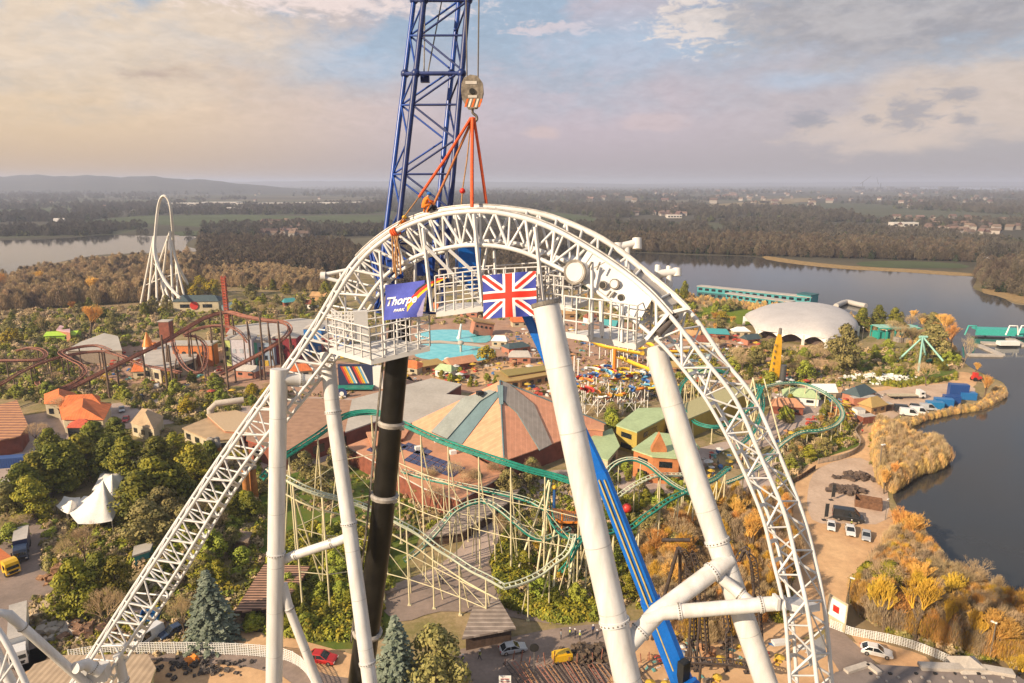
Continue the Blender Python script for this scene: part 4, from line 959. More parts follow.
# ------------------------------------------------------------------ rides of the park
GREENT = mat('sea_green_track_paint', (.02,.25,.19), .45, var=.15, scale=.5)
CREAMT = mat('cream_support_paint', (.68,.60,.38), .55, var=.1, scale=.5)
LIGHTT = mat('pale_track_paint', (.55,.58,.44), .5, var=.1, scale=.5)
RUST = mat('rust_brown_track_paint', (.33,.135,.09), .6, var=.2, scale=.5)
RUSTD = mat('dark_brown_support_paint', (.17,.11,.075), .7, var=.2, scale=.5)
REDT = mat('red_tower_paint', (.42,.075,.035), .6, var=.15, scale=.5)
def track(parent, pix, railm, spinem, gauge=1.1, rr_=.10, sp=.22, drop=.55, tie=1.1, tierad=.07, n=8, wall=0, beam=0):
    """two rails, a spine below and ties, through points (u, v, height)"""
    pts = resample(crom([G(*p) for p in pix], n), tie); up = Vector((0,0,1)); A, B, C = [], [], []
    for i, p in enumerate(pts):
        d = (pts[min(i+1, len(pts)-1)]-pts[max(0, i-1)]).normalized(); s = d.cross(up)
        s = s.normalized() if s.length > .2 else Vector((1,0,0)); u_ = s.cross(d).normalized()
        A.append(p+s*gauge/2); B.append(p-s*gauge/2); C.append(p-u_*drop)
    MB().path(A, rr_, 5).build('rail', railm, parent); MB().path(B, rr_, 5).build('rail', railm, parent)
    b = MB(); b.path(C, sp, 6)
    for a, c, e in zip(A, B, C): b.tube(a, e, tierad, tierad, 3, cap=False); b.tube(c, e, tierad, tierad, 3, cap=False); b.tube(a, c, tierad, tierad, 3, cap=False)
    b.build('spine', spinem, parent)
    if wall:
        b = MB()
        for X in (A, B): b.add(X+[q+Vector((0,0,wall)) for q in X], [(i, i+1, len(X)+i+1, len(X)+i) for i in range(len(X)-1)])
        b.build('side_fairing', railm, parent)
    if beam:
        B2 = [q-Vector((0,0,beam)) for q in C[::3]]; MB().path(B2, .15, 6).build('lower_beam', CREAMT, parent)
    return pts, C
def supports(parent, C, every, m, r=.18, spread=0, minh=1.0, phase=0, cap=False, brace=0):
    acc = phase; last = None
    for i in range(1, len(C)):
        acc += (C[i]-C[i-1]).length
        if acc >= every:
            acc = 0; p = C[i]
            if p.z < minh: continue
            d = (C[i]-C[i-1]); s = Vector((-d.y, d.x, 0)); s = s.normalized() if s.length > 1e-3 else Vector((1,0,0))
            b = MB(); b.tube(p, (p.x, p.y, 0), r, r, 6)
            if spread: q = p+s*p.z*spread; b.tube(p-Vector((0,0,p.z*.05)), (q.x, q.y, 0), r*.85, r*.85, 6)
            b.box((p.x,p.y,.1), (r*4,r*4,.2))
            b.build('support', m, parent)
            if brace and last is not None and abs(last.z-p.z) < 6:
                fr_ = (.5,) if brace == 1 else (.35, .68)
                for f_ in fr_: MB().tube(Vector((last.x,last.y,last.z*f_)), Vector((p.x,p.y,p.z*f_)), r*.6, r*.6, 5).build('support_brace', m, parent)
                if brace == 2: MB().tube(Vector((last.x,last.y,last.z*.68)), Vector((p.x,p.y,p.z*.35)), r*.5, r*.5, 5).build('support_brace', m, parent)
            last = p
gc = thing('roller_coaster', 'sea green looping coaster track on cream supports winding through the middle of the park', 'roller coaster', G(560,560))
def seg(par, pix, rm, sm, sup=None, **k):
    p, c = track(par, pix, rm, sm, **k)
    if sup: supports(par, c, **sup)
# long hump and descent behind the big building
seg(gc, [(262,478,21),(281,459,23),(300,446,24.5),(320,433,26),(342,417,27.5),(360,412,28),(380,413,28),(404,424,27),(440,440,25.5),(484,455,24),(512,464,23),(532,470,22),(556,476,21),(580,484,20)], GREENT, GREENT,
    dict(every=6.0, m=CREAMT, r=.16, spread=.22, brace=2), wall=.35, rr_=.13)
# pair of lower runs on the left, dropping to the right
seg(gc, [(268,468,27),(285,477,26),(300,485,25),(318,492,23.5),(334,496,22),(356,502,20),(378,511,18),(394,519,17),(418,532,14.5),(436,546,12.5),(452,556,11),(470,568,10),(490,578,9),(504,586,8)], LIGHTT, LIGHTT, dict(every=5.2, m=CREAMT, r=.16, spread=.25, brace=2), rr_=.13, sp=.2, beam=2.6)
seg(gc, [(402,470,13),(430,478,13),(460,484,13),(500,492,12),(530,500,11),(548,510,10)], LIGHTT, GREENT, dict(every=4.6, m=CREAMT, r=.12, spread=.2, brace=1), rr_=.1)
seg(gc, [(504,586,8),(520,582,8),(540,573,8.5),(554,562,9.5),(566,553,10.5),(572,540,12.5),(573,534,13)], LIGHTT, LIGHTT, dict(every=3.8, m=CREAMT, r=.13, spread=.3), rr_=.13)
# wave in the middle
seg(gc, [(404,560,6),(420,548,7.5),(442,524,11),(452,512,12.5),(463,505,13.2),(474,501,13.6),(484,500,13.6),(498,507,13),(515,521,11),(531,534,8.5),(543,538,7.5),(556,534,7.5),(570,528,8)], LIGHTT, GREENT, dict(every=4.2, m=CREAMT, r=.13, spread=.22), rr_=.12)
# corkscrew knot left of the tall white column
seg(gc, [(549,478,17),(547,492,15),(548,506,12.5),(553,522,10),(562,533,8.6),(574,537,8),(588,536,8),(600,534,8),(612,531,8.2),(631,527,8.6),(645,516,10),(654,510,11),(668,500,12),(684,492,12.5),(702,484,12),(716,478,11),(729,467,10.5)], GREENT, GREENT, dict(every=5.0, m=CREAMT, r=.17, spread=.2), rr_=.14)
seg(gc, [(560,570,5.5),(568,560,8),(574,548,10.5),(580,540,12),(590,532,12)], GREENT, GREENT, dict(every=4, m=CREAMT, r=.16, spread=.2), rr_=.14)
for (u, v, z, u2, v2) in ((549,480,17,516,576),(550,482,17,536,580),(556,525,9,541,588),(560,532,8,552,600),(575,538,9,566,606)):
    MB().tube(G(u,v,z), G(u2,v2,0), .22, .22, 6).build('support', CREAMT, gc)
# two hills right of the blue boom
seg(gc, [(590,500,5),(599,486,8),(606,472,10.5),(613,464,12),(622,459.5,13),(632,458,13.3),(640,460,13),(650,465,12),(662,475,10),(676,485,8),(692,493,6.5),(712,500,6)], LIGHTT, GREENT, dict(every=4.5, m=CREAMT, r=.13), rr_=.14)
seg(gc, [(612,504,4),(618,496,5.5),(633,485,7.5),(650,476.5,9),(664,474,9),(680,474,8.6),(700,472,8)], LIGHTT, LIGHTT, dict(every=6, m=CREAMT, r=.16), rr_=.12)
# eastern loops
seg(gc, [(728,372,9),(706,368,11),(690,376,11),(681,386,10),(679,397,8.5),(685,412,6.5),(696,422,5.5),(712,426,5.5),(726,424,6),(739,416,8),(750,407,9.5),(758,396,11),(762,386,12.5)], GREENT, GREENT, dict(every=6, m=CREAMT, r=.17, spread=.15), rr_=.16, sp=.3)
seg(gc, [(752,390,9),(765,386,8.5),(780,383,8),(798,382.5,7.5),(812,386,7),(824,392,6.6),(834,399,6.3),(841,408,6),(842,417,5.6),(835,425,5.3),(820,430,5),(806,431,4.8),(796,434,4.6),(788,439,4.4),(778,447,4.2),(768,458,4),(752,470,3.8),(738,478,3.8),(722,484,4)], GREENT, LIGHTT, dict(every=4.4, m=CREAMT, r=.14), rr_=.16, sp=.28)
seg(gc, [(758,384,12),(762,396,10),(762,410,8),(757,424,6.5),(750,436,6),(738,446,6)], GREENT, GREENT, dict(every=6, m=CREAMT, r=.17, spread=.2), rr_=.16, sp=.3)
for (u, v, z, u2, v2) in ((753,378,13,742,430),(764,379,13,786,462),(753,378,13,764,440),(741,380,10,760,452)):
    MB().tube(G(u,v,z), G(u2,v2,0), .22, .22, 6).build('support', CREAMT, gc)
# ---- rust brown coaster on the left
rc = thing('roller_coaster', 'rust brown looping coaster track with dark posts in the left of the park', 'roller coaster', G(120,400))
seg(rc, [(60,392,2),(74,386,3),(98,374,6),(114,366,8),(130,358,10),(155,346,13),(172,337,15),(195,323,19),(209,316,21),(227,312,22),(244,316,21.5),(265,320,20.5),(283,322,20),(290,328,18),(286,336,16),(272,346,13),(255,356,9.5),(234,367,6),(220,374,4)], RUST, RUST, dict(every=9, m=RUSTD, r=.30, spread=.12), rr_=.22, sp=.42, gauge=1.7, wall=.5)
seg(rc, [(-30,398,6),(0,384,7),(22,371,8),(42,362,8.5),(62,356,8.5),(84,352,8),(104,351,8),(122,356,7),(140,364,6),(160,368,6),(180,372,7)], RUST, RUST, dict(every=9, m=RUSTD, r=.24), rr_=.18, sp=.3, gauge=1.4)
seg(rc, [(16,350,8),(28,347.5,9),(40,349,9),(46,354,8.5),(40,359,8),(20,360,8),(0,360,8),(-20,360,8)], RUST, RUST, dict(every=9, m=RUSTD, r=.24), rr_=.18, sp=.3, gauge=1.4)
seg(rc, [(39,378,3),(38,384,2.5),(52,388.5,2),(70,384,3),(82,376,5),(85,370,6.5),(80,364,8),(70,359,9),(60,352,10),(76,347,10),(96,345,10),(110,350,9)], RUST, RUST, dict(every=8, m=RUSTD, r=.24), rr_=.18, sp=.3, gauge=1.4)
seg(rc, [(172,338,14),(176,352,10),(186,368,5),(200,372,4),(206,360,7),(205,345,11),(196,336,14),(184,334,16),(206,326,18),(228,326,18),(240,332,16),(248,342,12)], RUST, RUST, dict(every=11, m=RUSTD, r=.24), rr_=.18, sp=.32, gauge=1.4)
for (u, v, u2, v2) in ((227,312,229,396),(166,335,168,392),(264,315,265,380),(280,321,283,386),(173,345,174,394),(108,352,110,398)):
    a = G(u2, v2, 0); h = None
    q = ray(u, v); t = a.y/q.y; MB().tube((a.x,a.y,0), (a.x,a.y,CH+q.z*t), .42, .36, 8).build('support', RUSTD, rc)
MB().tube(G(195,334,14), G(208,388,0), .3, .3, 6).build('support', RUSTD, rc); MB().tube(G(178,350,10), G(170,394,0), .3, .3, 6).build('support', RUSTD, rc)
tw = thing('ride_tower', 'red vertical lift tower rising above the rust brown track', 'ride tower', G(230,345))
a = G(230,348,0); top = CH+ray(230,276).z*(a.y/ray(230,276).y)
for sx in (-.75,.75):
    for sy in (-.6,.6): MB().tube((a.x+sx,a.y+sy,0), (a.x+sx,a.y+sy,top), .22, .22, 5).build('tower_leg', REDT, tw)
b = MB(); z = 2
while z < top: b.box((a.x,a.y,z), (1.8,1.5,.7)); z += 1.25
tag(b.build('rung', REDT, tw), kind='stuff')
# ---- tall white top-hat coaster by the left lake
stc = thing('roller_coaster', 'tall white top hat coaster standing alone in front of the left lake', 'roller coaster', G(172,306))
D0 = G(170,303,0).y
def Q(u, v, dy=0): r = ray(u, v); return Vector((0,0,CH))+r*((D0+dy)/r.y)
OFFW = mat('cream_white_track', (.72,.67,.60), .5, var=.06)
loop = [(193,296,30),(187,283,25),(181,272,20),(176,260,14),(173.5,246,8),(172.5,228,3),(171,211,0),(168.5,200,0),(164,196,0),(160,200,0),(157.5,212,0),(155.5,232,-2),(154.6,248,-5),(156,260,-9),(161,273,-16),(168,285,-24),(180,298,-34)]
lp = crom([Q(*p) for p in loop], 8)
for off in (-.75,.75): MB().path([p+Vector((0,off,0)) for p in lp], .55, 6).build('rail', OFFW, stc)
b = MB(); b.path([p+Vector((0,0,0)) for p in lp], .85, 6)
for p in lp[::2]: b.box(p, (.5,2.0,.5))
b.build('spine', OFFW, stc)
for q in ((154,236,0,141,303),(154,240,0,148,306),(156,252,0,157,308),(168,236,4,160,300),(170,232,4,146,300),(170,232,4,173,306),(171,240,4,186,304),(160,272,0,172,308),(167,284,0,160,306),(176,262,8,178,304),(154,240,0,166,306)):
    MB().tube(Q(q[0],q[1],q[2]), G(q[3],q[4],0), .62, .68, 6).build('support', OFFW, stc)
for q in ((146,285,160,279),(160,279,178,273),(152,262,158,268)): MB().tube(Q(q[0],q[1]), Q(q[2],q[3]), .32, .32, 6).build('tie_tube', OFFW, stc)
trk = [(180,298,-34),(200,308,-34)]
# ---- yellow drop tower right of centre
yt = thing('drop_tower', 'yellow drop tower with dark grey cylinder at its foot', 'ride tower', G(774,384))
a = G(773,384,0); YEL = mat('yellow_tower_paint', (.72,.38,.02), .5, var=.12, scale=.4)
def hat(u, v, p): r = ray(u, v); return CH+r.z*(p.y/r.y)
ht = hat(777,334,a); b = MB(); 
for k, (w0, w1, z0, z1) in enumerate(((3.6,2.6,0,ht*.62),(2.6,1.7,ht*.62,ht*.92),(1.5,1.2,ht*.92,ht))):
    vs = [(a.x+sx*w/2+z/ht*.8, a.y+sy*w/2*.7, z) for z, w in ((z0,w0),(z1,w1)) for sx, sy in ((-1,-1),(1,-1),(1,1),(-1,1))]
    b.add(vs, [(0,1,5,4),(1,2,6,5),(2,3,7,6),(3,0,4,7),(4,5,6,7)])
b.build('mast', YEL, yt); MB().tube((a.x+.9,a.y,ht), (a.x+.9,a.y,ht+2.2), .7, .55, 8).build('mast_head', STEEL, yt)
MB().tube((a.x+2.2,a.y-2.6,0), (a.x+2.4,a.y-2.6,ht*.42), 1.15, 1.15, 12).build('counterweight_tube', mat('dark_grey_metal', (.10,.10,.10), .5, .3), yt)
b = MB()
for k in range(7): b.box((a.x-1.2+k*.06, a.y-1.35, 1.5+k*ht*.12), (.3,.2,.9))
b.build('ladder', STEEL, yt)
# ---- swing with teal A frame
sw = thing('swing_ride', 'giant swing with pale teal A frame legs near the eastern shore', 'swing ride', G(923,366))
TEAL = mat('pale_teal_paint', (.30,.55,.46), .5, var=.08); TEALD = mat('teal_paint', (.03,.36,.30), .5, var=.1)
ap = Q(923,337); gy = G(923,362,0).y; r = ray(923,337); ap = Vector((0,0,CH))+r*(gy/r.y)
for (u, v) in ((896,362),(949,368),(926,360),(918,374)): MB().tube(ap+Vector((0,0,0)), G(u,v,0), .38, .45, 8).build('frame_leg', TEAL, sw)
MB().tube(ap+Vector((-1.5,0,0)), ap+Vector((1.8,0,0)), .6, .6, 8).build('axle', TEAL, sw)
MB().tube(ap, ap+Vector((1.5,-1,-9)), .25, .25, 6).build('pendulum_arm', TEAL, sw)
c = ap+Vector((1.8,-1,-9.6)); b = MB(); b.box(c, (4.2,1.6,1.0), .2); b.build('gondola', WHITE_FAR, sw)
b = MB()
for k in range(5): b.box(c+Vector((-1.6+k*.8,-.9,.1)), (.5,.4,1.1), .2)
b.build('seat_row', TEALD, sw)
# ---- teal station and white hall with arches
st = thing('ride_station', 'teal framed station building behind the evergreens at the east shore', 'station', G(896,338))
c = G(897,338,0); b = MB(); 
for x in range(-11, 13, 4): b.box((c.x+x,c.y-3,2.6), (.4,.4,5.2)); b.box((c.x+x,c.y+4,2.6), (.4,.4,5.2))
b.box((c.x,c.y-3,5.3), (23,.5,.5)); b.box((c.x,c.y+4,5.3), (23,.5,.5)); b.build('frame', TEALD, st)
b = MB()
for x in range(-9, 11, 4): b.prism([(c.x+x-1.7,c.y-3.4),(c.x+x+1.7,c.y-3.4),(c.x+x+1.7,c.y+4.4),(c.x+x-1.7,c.y+4.4)], 5.6, 5.9)
b.build('roof_panel', TEAL, st); MB().box((c.x-2,c.y+1,1.6), (17,5,3.2)).build('cabin', TEALD, st)
MB().box((c.x+3,c.y-7,1.0), (16,4,2.0), .1).build('platform', mat('stone_grey', (.35,.31,.27), .8, var=.15), st)
# ---- white domed hall
def dome():
    t = thing('domed_hall', 'low pale domed hall with scalloped arches along its front, by the lake', 'hall', G(795,340))
    pts = [(744,322),(757,335),(779,339),(803,341),(826,345),(844,342),(858,332),(842,318),(806,312),(766,314)]
    c = G(803,328,0); rim = [G(u, v, 2.0) for u, v in pts]; rim = crom(rim+[rim[0]], 5)[:-1]; n = len(rim); b = MB(); vs = []; lv = 7
    topz = hat(803,307,c)
    for j in range(lv):
        k = j/lv
        for p in rim: vs.append((c.x+(p.x-c.x)*math.cos(k*math.pi/2)**.8, c.y+(p.y-c.y)*math.cos(k*math.pi/2)**.8, 5.0+(topz-5.0)*math.sin(k*math.pi/2)))
    vs.append((c.x,c.y,topz)); fs = [(j*n+i, j*n+(i+1) % n, (j+1)*n+(i+1) % n, (j+1)*n+i) for j in range(lv-1) for i in range(n)]+[((lv-1)*n+i, (lv-1)*n+(i+1) % n, lv*n) for i in range(n)]
    b.add(vs, fs, 0, True); b.build('roof', mat('pale_membrane', (.52,.485,.47), .6, var=.06, scale=.12, detail=8), t)
    # arched edge: pillars and scallops
    b = MB(); 
    for i in range(0, n, 5): p = rim[i]; b.box((p.x,p.y,2.5), (1.0,1.0,5.0))
    b.build('pillar', WHITE_FAR, t)
    b = MB()
    for i in range(0, n, 5):
        a = rim[i]; e = rim[(i+5) % n]
        for k in range(8):
            s0, s1 = k/8, (k+1)/8; p, q = a.lerp(e, s0), a.lerp(e, s1); z0, z1 = 2.2+2.6*math.sin(math.pi*s0), 2.2+2.6*math.sin(math.pi*s1)
            b.add([(p.x,p.y,z0),(q.x,q.y,z1),(q.x,q.y,5.1),(p.x,p.y,5.1)], [(0,1,2,3)])
    b.build('arch_edge', WHITE_FAR, t)
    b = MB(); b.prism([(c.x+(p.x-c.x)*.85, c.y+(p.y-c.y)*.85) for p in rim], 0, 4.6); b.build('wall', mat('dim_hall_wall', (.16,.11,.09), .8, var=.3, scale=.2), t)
    for (u, v) in ((806,309),(790,306.5),(822,309),(776,308)):
        q = G(u, v, topz-1.2); MB().box(q, (2.2,1.4,.7)).build('roof_vent', mat('vent_grey', (.25,.22,.2), .6), t)
dome()
tag(MB().path(crom([G(u,v,1.6) for u,v in ((836,306),(846,302),(856,304),(866,306))], 4), 1.6, 8).build('ribbed_tent', mat('pale_ribbed_tent', (.5,.46,.42), .7, var=.1)), 'small pale ribbed tent at the lakeside edge of the domed hall', 'tent')
# ---- long lakeside boathouse rows
def rowhouse(name, label, a, e, wd, h, wm, rm, nwin=14):
    a = G(*a); e = G(*e); d = (e-a); L_ = d.length; rz = math.atan2(d.y, d.x); c = (a+e)/2; t = thing(name, label, 'building', (c.x,c.y,0), rz)
    MB().box((0,0,h/2), (L_,wd,h)).build('wall', wm, t, loc=(0,0,0)); MB().box((0,0,h+.2), (L_+.8,wd+1.0,.4)).build('roof', rm, t, loc=(0,0,0))
    for k in range(nwin): MB().box((-L_/2+L_*(k+.5)/nwin,-wd/2-.03,h*.55), (L_/nwin*.6,.1,h*.45)).build('window', GLASS, t, loc=(0,0,0))
    return t
PALEROOF = mat('pale_flat_roof', (.46,.42,.38), .8, var=.1, scale=.2); TEALW = mat('teal_wall', (.06,.30,.32), .7, var=.1)
rowhouse('boathouse', 'long teal walled lakeside building with pale roof, the one nearest the water', (699,291), (812,303), 6, 3.6, TEALW, PALEROOF, 16)
rowhouse('boathouse', 'long low teal building with pale roof just in front of the lakeside one', (728,298), (792,307), 6, 3.2, TEALW, PALEROOF, 10)
rowhouse('boathouse', 'dark teal end block of the lakeside buildings', (800,301), (814,303), 9, 5, TEALW, mat('dark_teal_roof', (.03,.12,.13), .7), 3)
# ---- jetties on the right
jt = thing('jetty', 'pale L shaped floating jetty on the eastern lake', 'jetty', G(990,350))
CONC = mat('pale_concrete', (.48,.42,.36), .85, var=.12, scale=.4)
def strip(nm, a, e, w_, z0, z1, m, par): 
    a = G(*a); e = G(*e); d = (e-a).normalized(); s = Vector((-d.y,d.x,0))*w_/2; return MB().prism([a-s,e-s,e+s,a+s], z0, z1).build(nm, m, par)
strip('deck', (982,344), (1022,346), 4.5, .1, .9, CONC, jt); strip('deck', (978,346), (1001,356), 3, .1, .8, CONC, jt); strip('deck', (968,356), (1001,356.5), 3, .1, .85, CONC, jt); strip('deck', (1010,340), (1022,346), 4, .1, .88, CONC, jt)
tq = thing('footbridge', 'turquoise decked bridge with white arched frames crossing the lake at the right edge', 'bridge', G(1000,336))
strip('deck', (975,334), (1080,337), 8, 2.2, 3.0, mat('turquoise_paint', (.05,.42,.36), .5, var=.1), tq); strip('parapet', (975,337), (1080,340), .4, 1.0, 4.0, MATS['turquoise_paint'], tq)
for u in (1012, 1024, 971):
    c = G(u,335,3); b = MB(); b.path([c+Vector((-3,0,0)), c+Vector((-1.8,0,4.5)), c+Vector((1.8,0,4.5)), c+Vector((3,0,0))], .35, 6); b.build('arched_frame', WHITE_FAR if u > 1000 else MATS['turquoise_paint'], tq)
for u in (985, 1010, 1035, 1060): c = G(u,336,0); MB().tube((c.x,c.y,0),(c.x,c.y,2.3),.5,.5,8).build('pier', CONC, tq)
tag(MB().box(G(1008,343,1.8), (9,3,1.8)).build('kiosk', WHITE_FAR), 'small white kiosk boat on the floating jetty', 'kiosk')
# ---- water slides pile of the centre
CL = {k: mat('slide_'+k, c, .45, var=.08) for k, c in dict(red=(.55,.04,.03), yellow=(.75,.48,.03), blue=(.04,.14,.40), white=(.72,.70,.66), orange=(.75,.24,.03), sky=(.15,.42,.62)).items()}
wc = thing('slide_tower', 'jumble of red yellow and blue slide tubs on a white lattice scaffold', 'slide tower', G(608,415))
c0 = G(566,392,0); c1 = G(650,408,0)
gx = (c1-c0); nx_, ny_ = 7, 3; rr = random.Random(4)
posts = {}
for i in range(nx_):
    for j in range(ny_):
        p = G(572,418,0)+Vector((i*4.2, j*5.5+rr.uniform(-.4,.4)+i*.8, 0)); h = 9+rr.uniform(-1,3) if j else 7.5+rr.uniform(0,1.5); posts[i,j] = (p, h)
        MB().tube(p, p+Vector((0,0,h)), .17, .17, 6).build('post', WHITE_FAR, wc)
for i in range(nx_-1):
    for j in range(ny_):
        p, h = posts[i,j]; q, h2 = posts[i+1,j]
        MB().tube(p+Vector((0,0,.5)), q+Vector((0,0,h2*.8)), .09, .09, 4).build('cross_brace', WHITE_FAR, wc)
        if j == 0: MB().tube(p+Vector((0,0,h*.8)), q+Vector((0,0,.5)), .09, .09, 4).build('cross_brace', WHITE_FAR, wc); MB().tube(p+Vector((0,0,h*.5)), q+Vector((0,0,h2*.5)), .09, .09, 4).build('cross_brace', WHITE_FAR, wc)
keys = list(CL)
for k in range(84):
    i, j = rr.randrange(nx_), rr.randrange(ny_); p, h = posts[i,j]; c = p+Vector((rr.uniform(-2,2), rr.uniform(-2,2), h+rr.uniform(-1.2,1.6)))
    b = MB(); a0 = rr.uniform(0,6.28); rad = rr.uniform(1.3,2.9); n = 7; vs = []
    for q in range(n):
        a = a0+q/(n-1)*rr.uniform(1.2,2.2); o_ = Vector((math.cos(a)*rad, math.sin(a)*rad, q*.08)); d = Vector((math.cos(a), math.sin(a), 0))
        vs += [c+o_-d*.7+Vector((0,0,.6)), c+o_-d*.5, c+o_+d*.5, c+o_+d*.7+Vector((0,0,.6))]
    b.add(vs, [(4*q+m_, 4*q+m_+1, 4*q+5+m_, 4*q+4+m_) for q in range(n-1) for m_ in range(3)], 0, True); b.build('slide_tub', CL[keys[(0,1,1,2,3,3,4,5)[rr.randrange(8)]]], wc)
for (u, v, h) in ((574,356,8),(578,360,9),(588,372,3),(612,349,12)):
    p = G(u, v+22, 0); MB().tube(p, (p.x,p.y,hat(u,v,p)), .3, .3, 6).build('mast', WHITE_FAR, wc)
orr = thing('ride_mast', 'bright orange upright mast in the middle of the slide jumble', 'mast', G(613,372))
p = G(614,372,0); MB().tube(p, (p.x,p.y,hat(614,349,p)), .75, .7, 10).build('pole', CL['orange'], orr); MB().tube((p.x,p.y,0),(p.x,p.y,1.2),1.3,1.1,12).build('base', CONC, orr)
ys = thing('water_slide', 'curving yellow flume slides behind the slide jumble', 'water slide', G(640,355))
for pts in (((590,341,7),(602,347,6),(616,350,5.5),(632,353,5),(650,356,4.5),(668,357,4)),((606,338,8),(622,343,7),(640,349,6),(660,352,5.4),(682,353,5),(706,352,4)),((618,358,4),(634,365,3.5),(650,372,3),(655,382,2),(648,388,1)),((628,345,8),(646,344,8),(652,350,7),(642,355,6))):
    q = crom([G(*p) for p in pts], 6); b = MB(); vs = []
    for i, p in enumerate(q):
        d = (q[min(i+1,len(q)-1)]-q[max(0,i-1)]).normalized(); s = d.cross(Vector((0,0,1))).normalized(); vs += [p-s*1.2+Vector((0,0,.9)), p-s*.8, p+s*.8, p+s*1.2+Vector((0,0,.9))]
    b.add(vs, [(4*i+m_, 4*i+m_+1, 4*i+5+m_, 4*i+4+m_) for i in range(len(q)-1) for m_ in range(3)], 0, True); b.build('flume', CL['yellow'], ys)
    for p in q[::5]: MB().tube((p.x,p.y,0), p, .25, .25, 6).build('post', WHITE_FAR, ys)
pt_ = tag(sheet('pool', [(665,351),(700,353),(730,352),(736,357),(716,362),(680,362),(664,358)], .3, mat('pale_pool_water', (.45,.60,.62), .2, var=.08, scale=.3), 2), kind='structure')
# ---- pools under the arch
POOL = mat('pool_water', (.10,.50,.56), .12, var=.2, scale=.25, col2=(.20,.62,.66))
sheet('pool', [(418,333),(440,330),(470,331),(490,336),(486,343),(460,342),(430,341),(416,338)], .25, POOL, 3)
sheet('pool', [(414,346),(440,344),(470,346),(494,350),(492,357),(474,362),(440,361),(416,357)], .25, POOL, 3)
for k, (pix) in enumerate((((412,342),(440,341),(472,344),(500,348),(500,350),(472,346.5),(440,343.5),(412,344)),)): sheet('pool_deck', pix, .32, mat('pool_edge', (.55,.46,.36), .8))
def castle(name, label, u, v, parts, cat='building'):
    c = G(u, v, 0); t = thing(name, label, cat, c)
    for (dx, dy, w_, dp, h, m, nm) in parts: MB().box((c.x+dx,c.y+dy,h/2), (w_,dp,h)).build(nm, m, t)
    return t, c
OCH = mat('ochre_render', (.46,.27,.12), .8, var=.15, scale=.3); PINKW = mat('salmon_wall', (.45,.19,.12), .8, var=.12, scale=.3); BRICK = mat('red_brick_wall', (.27,.085,.05), .85, var=.2, scale=.8)
t = thing('themed_house', 'tilted ochre themed house with dark round windows at the pool edge', 'building', G(480,336))
c = G(482,335,0); Mx = Matrix.Rotation(.35, 3, 'Z') @ Matrix.Rotation(.22, 3, 'Y')
MB().box((c.x,c.y,3.6), (10,6,6.4), M=Mx).build('wall', PINKW, t); MB().box((c.x,c.y,7.2), (11.5,7.5,.7), M=Mx).build('roof', OCH, t)
for k in range(4): MB().tube(Vector((c.x,c.y,3.8))+Mx@Vector((-3.6+k*2.3,-3.0,.8)), Vector((c.x,c.y,3.8))+Mx@Vector((-3.6+k*2.3,-3.15,.8)), .6, .6, 10).build('window', BLACK, t)
for (u, v, nm, lab) in ((459,339,'pool_slide_post','white leaning post standing in the upper pool'),(461,352,'pool_fountain','pale mushroom shaped fountain in the lower pool')):
    p = G(u,v,0); t = thing(nm, lab, 'pool feature', p)
    if 'post' in nm: MB().path([(p.x,p.y,0),(p.x+1.2,p.y,7.5)], [.9,.45], 8).build('post', WHITE_FAR, t); MB().sphere((p.x,p.y,.4), 1.2, 8, 5).build('foot', WHITE_FAR, t)
    else: MB().tube((p.x,p.y,0),(p.x,p.y,4), .5, .4, 8).build('stem', CONC, t); MB().sphere((p.x,p.y,4.2), 1.5, 10, 6, sq=(1,1,.7)).build('cap', CONC, t)
# ------------------------------------------------------------------ buildings
def poly_build(name, label, pix, h, wm, rm, cat='building', over=.5, thick=.35, fascia=None, wins=0, winm=None, group=None, parapet=0):
    """flat roofed building: pix are the roof corners as seen, h the roof height"""
    c = [G(u, v, h) for u, v in pix]; ctr = sum(c, Vector((0,0,0)))/len(c); t = thing(name, label, cat, (ctr.x,ctr.y,0), 0, group)
    inn = [ctr+(p-ctr)*(1-over/max(1,(p-ctr).length)) for p in c]
    MB().prism([(p.x,p.y) for p in inn], 0, h-thick).build('wall', wm, t); MB().prism([(p.x,p.y) for p in c], h-thick, h, 0, 1).build('roof', [fascia or rm, rm], t)
    if wins:
        n = len(inn); area = sum(inn[i].x*inn[(i+1)%n].y-inn[(i+1)%n].x*inn[i].y for i in range(n)); 
        for i in range(n):
            a, e = inn[i], inn[(i+1) % n]; d = e-a; L_ = math.hypot(d.x, d.y); nr = Vector((d.y,-d.x,0)).normalized()*(1 if area > 0 else -1)
            if nr.dot(Vector((0,0,0))-Vector(((a.x+e.x)/2,(a.y+e.y)/2,0))) < 0 or L_ < 3: continue
            m = max(1, int(L_/wins)); st = max(1, int(h//3.2))
            for s_ in range(st):
                for k in range(m):
                    q = a.lerp(e, (k+.5)/m); rz = math.atan2(d.y, d.x); MB().box((q.x+nr.x*.03, q.y+nr.y*.03, (s_+.55)*h/st*.9), (L_/m*.5,.12,h/st*.42), rz).build('window', winm or GLASS, t)
    return t, ctr
def roof_part(par, pts, m, nm='roof', th=.25):
    """thin roof plane through world points"""
    b = MB(); n = len(pts); dn = Vector((0,0,th)); b.add([Vector(p) for p in pts]+[Vector(p)-dn for p in pts], [tuple(range(n)), tuple(range(n,2*n))[::-1]]+[(i, i+n, (i+1)%n+n, (i+1)%n) for i in range(n)]); return b.build(nm, m, par)
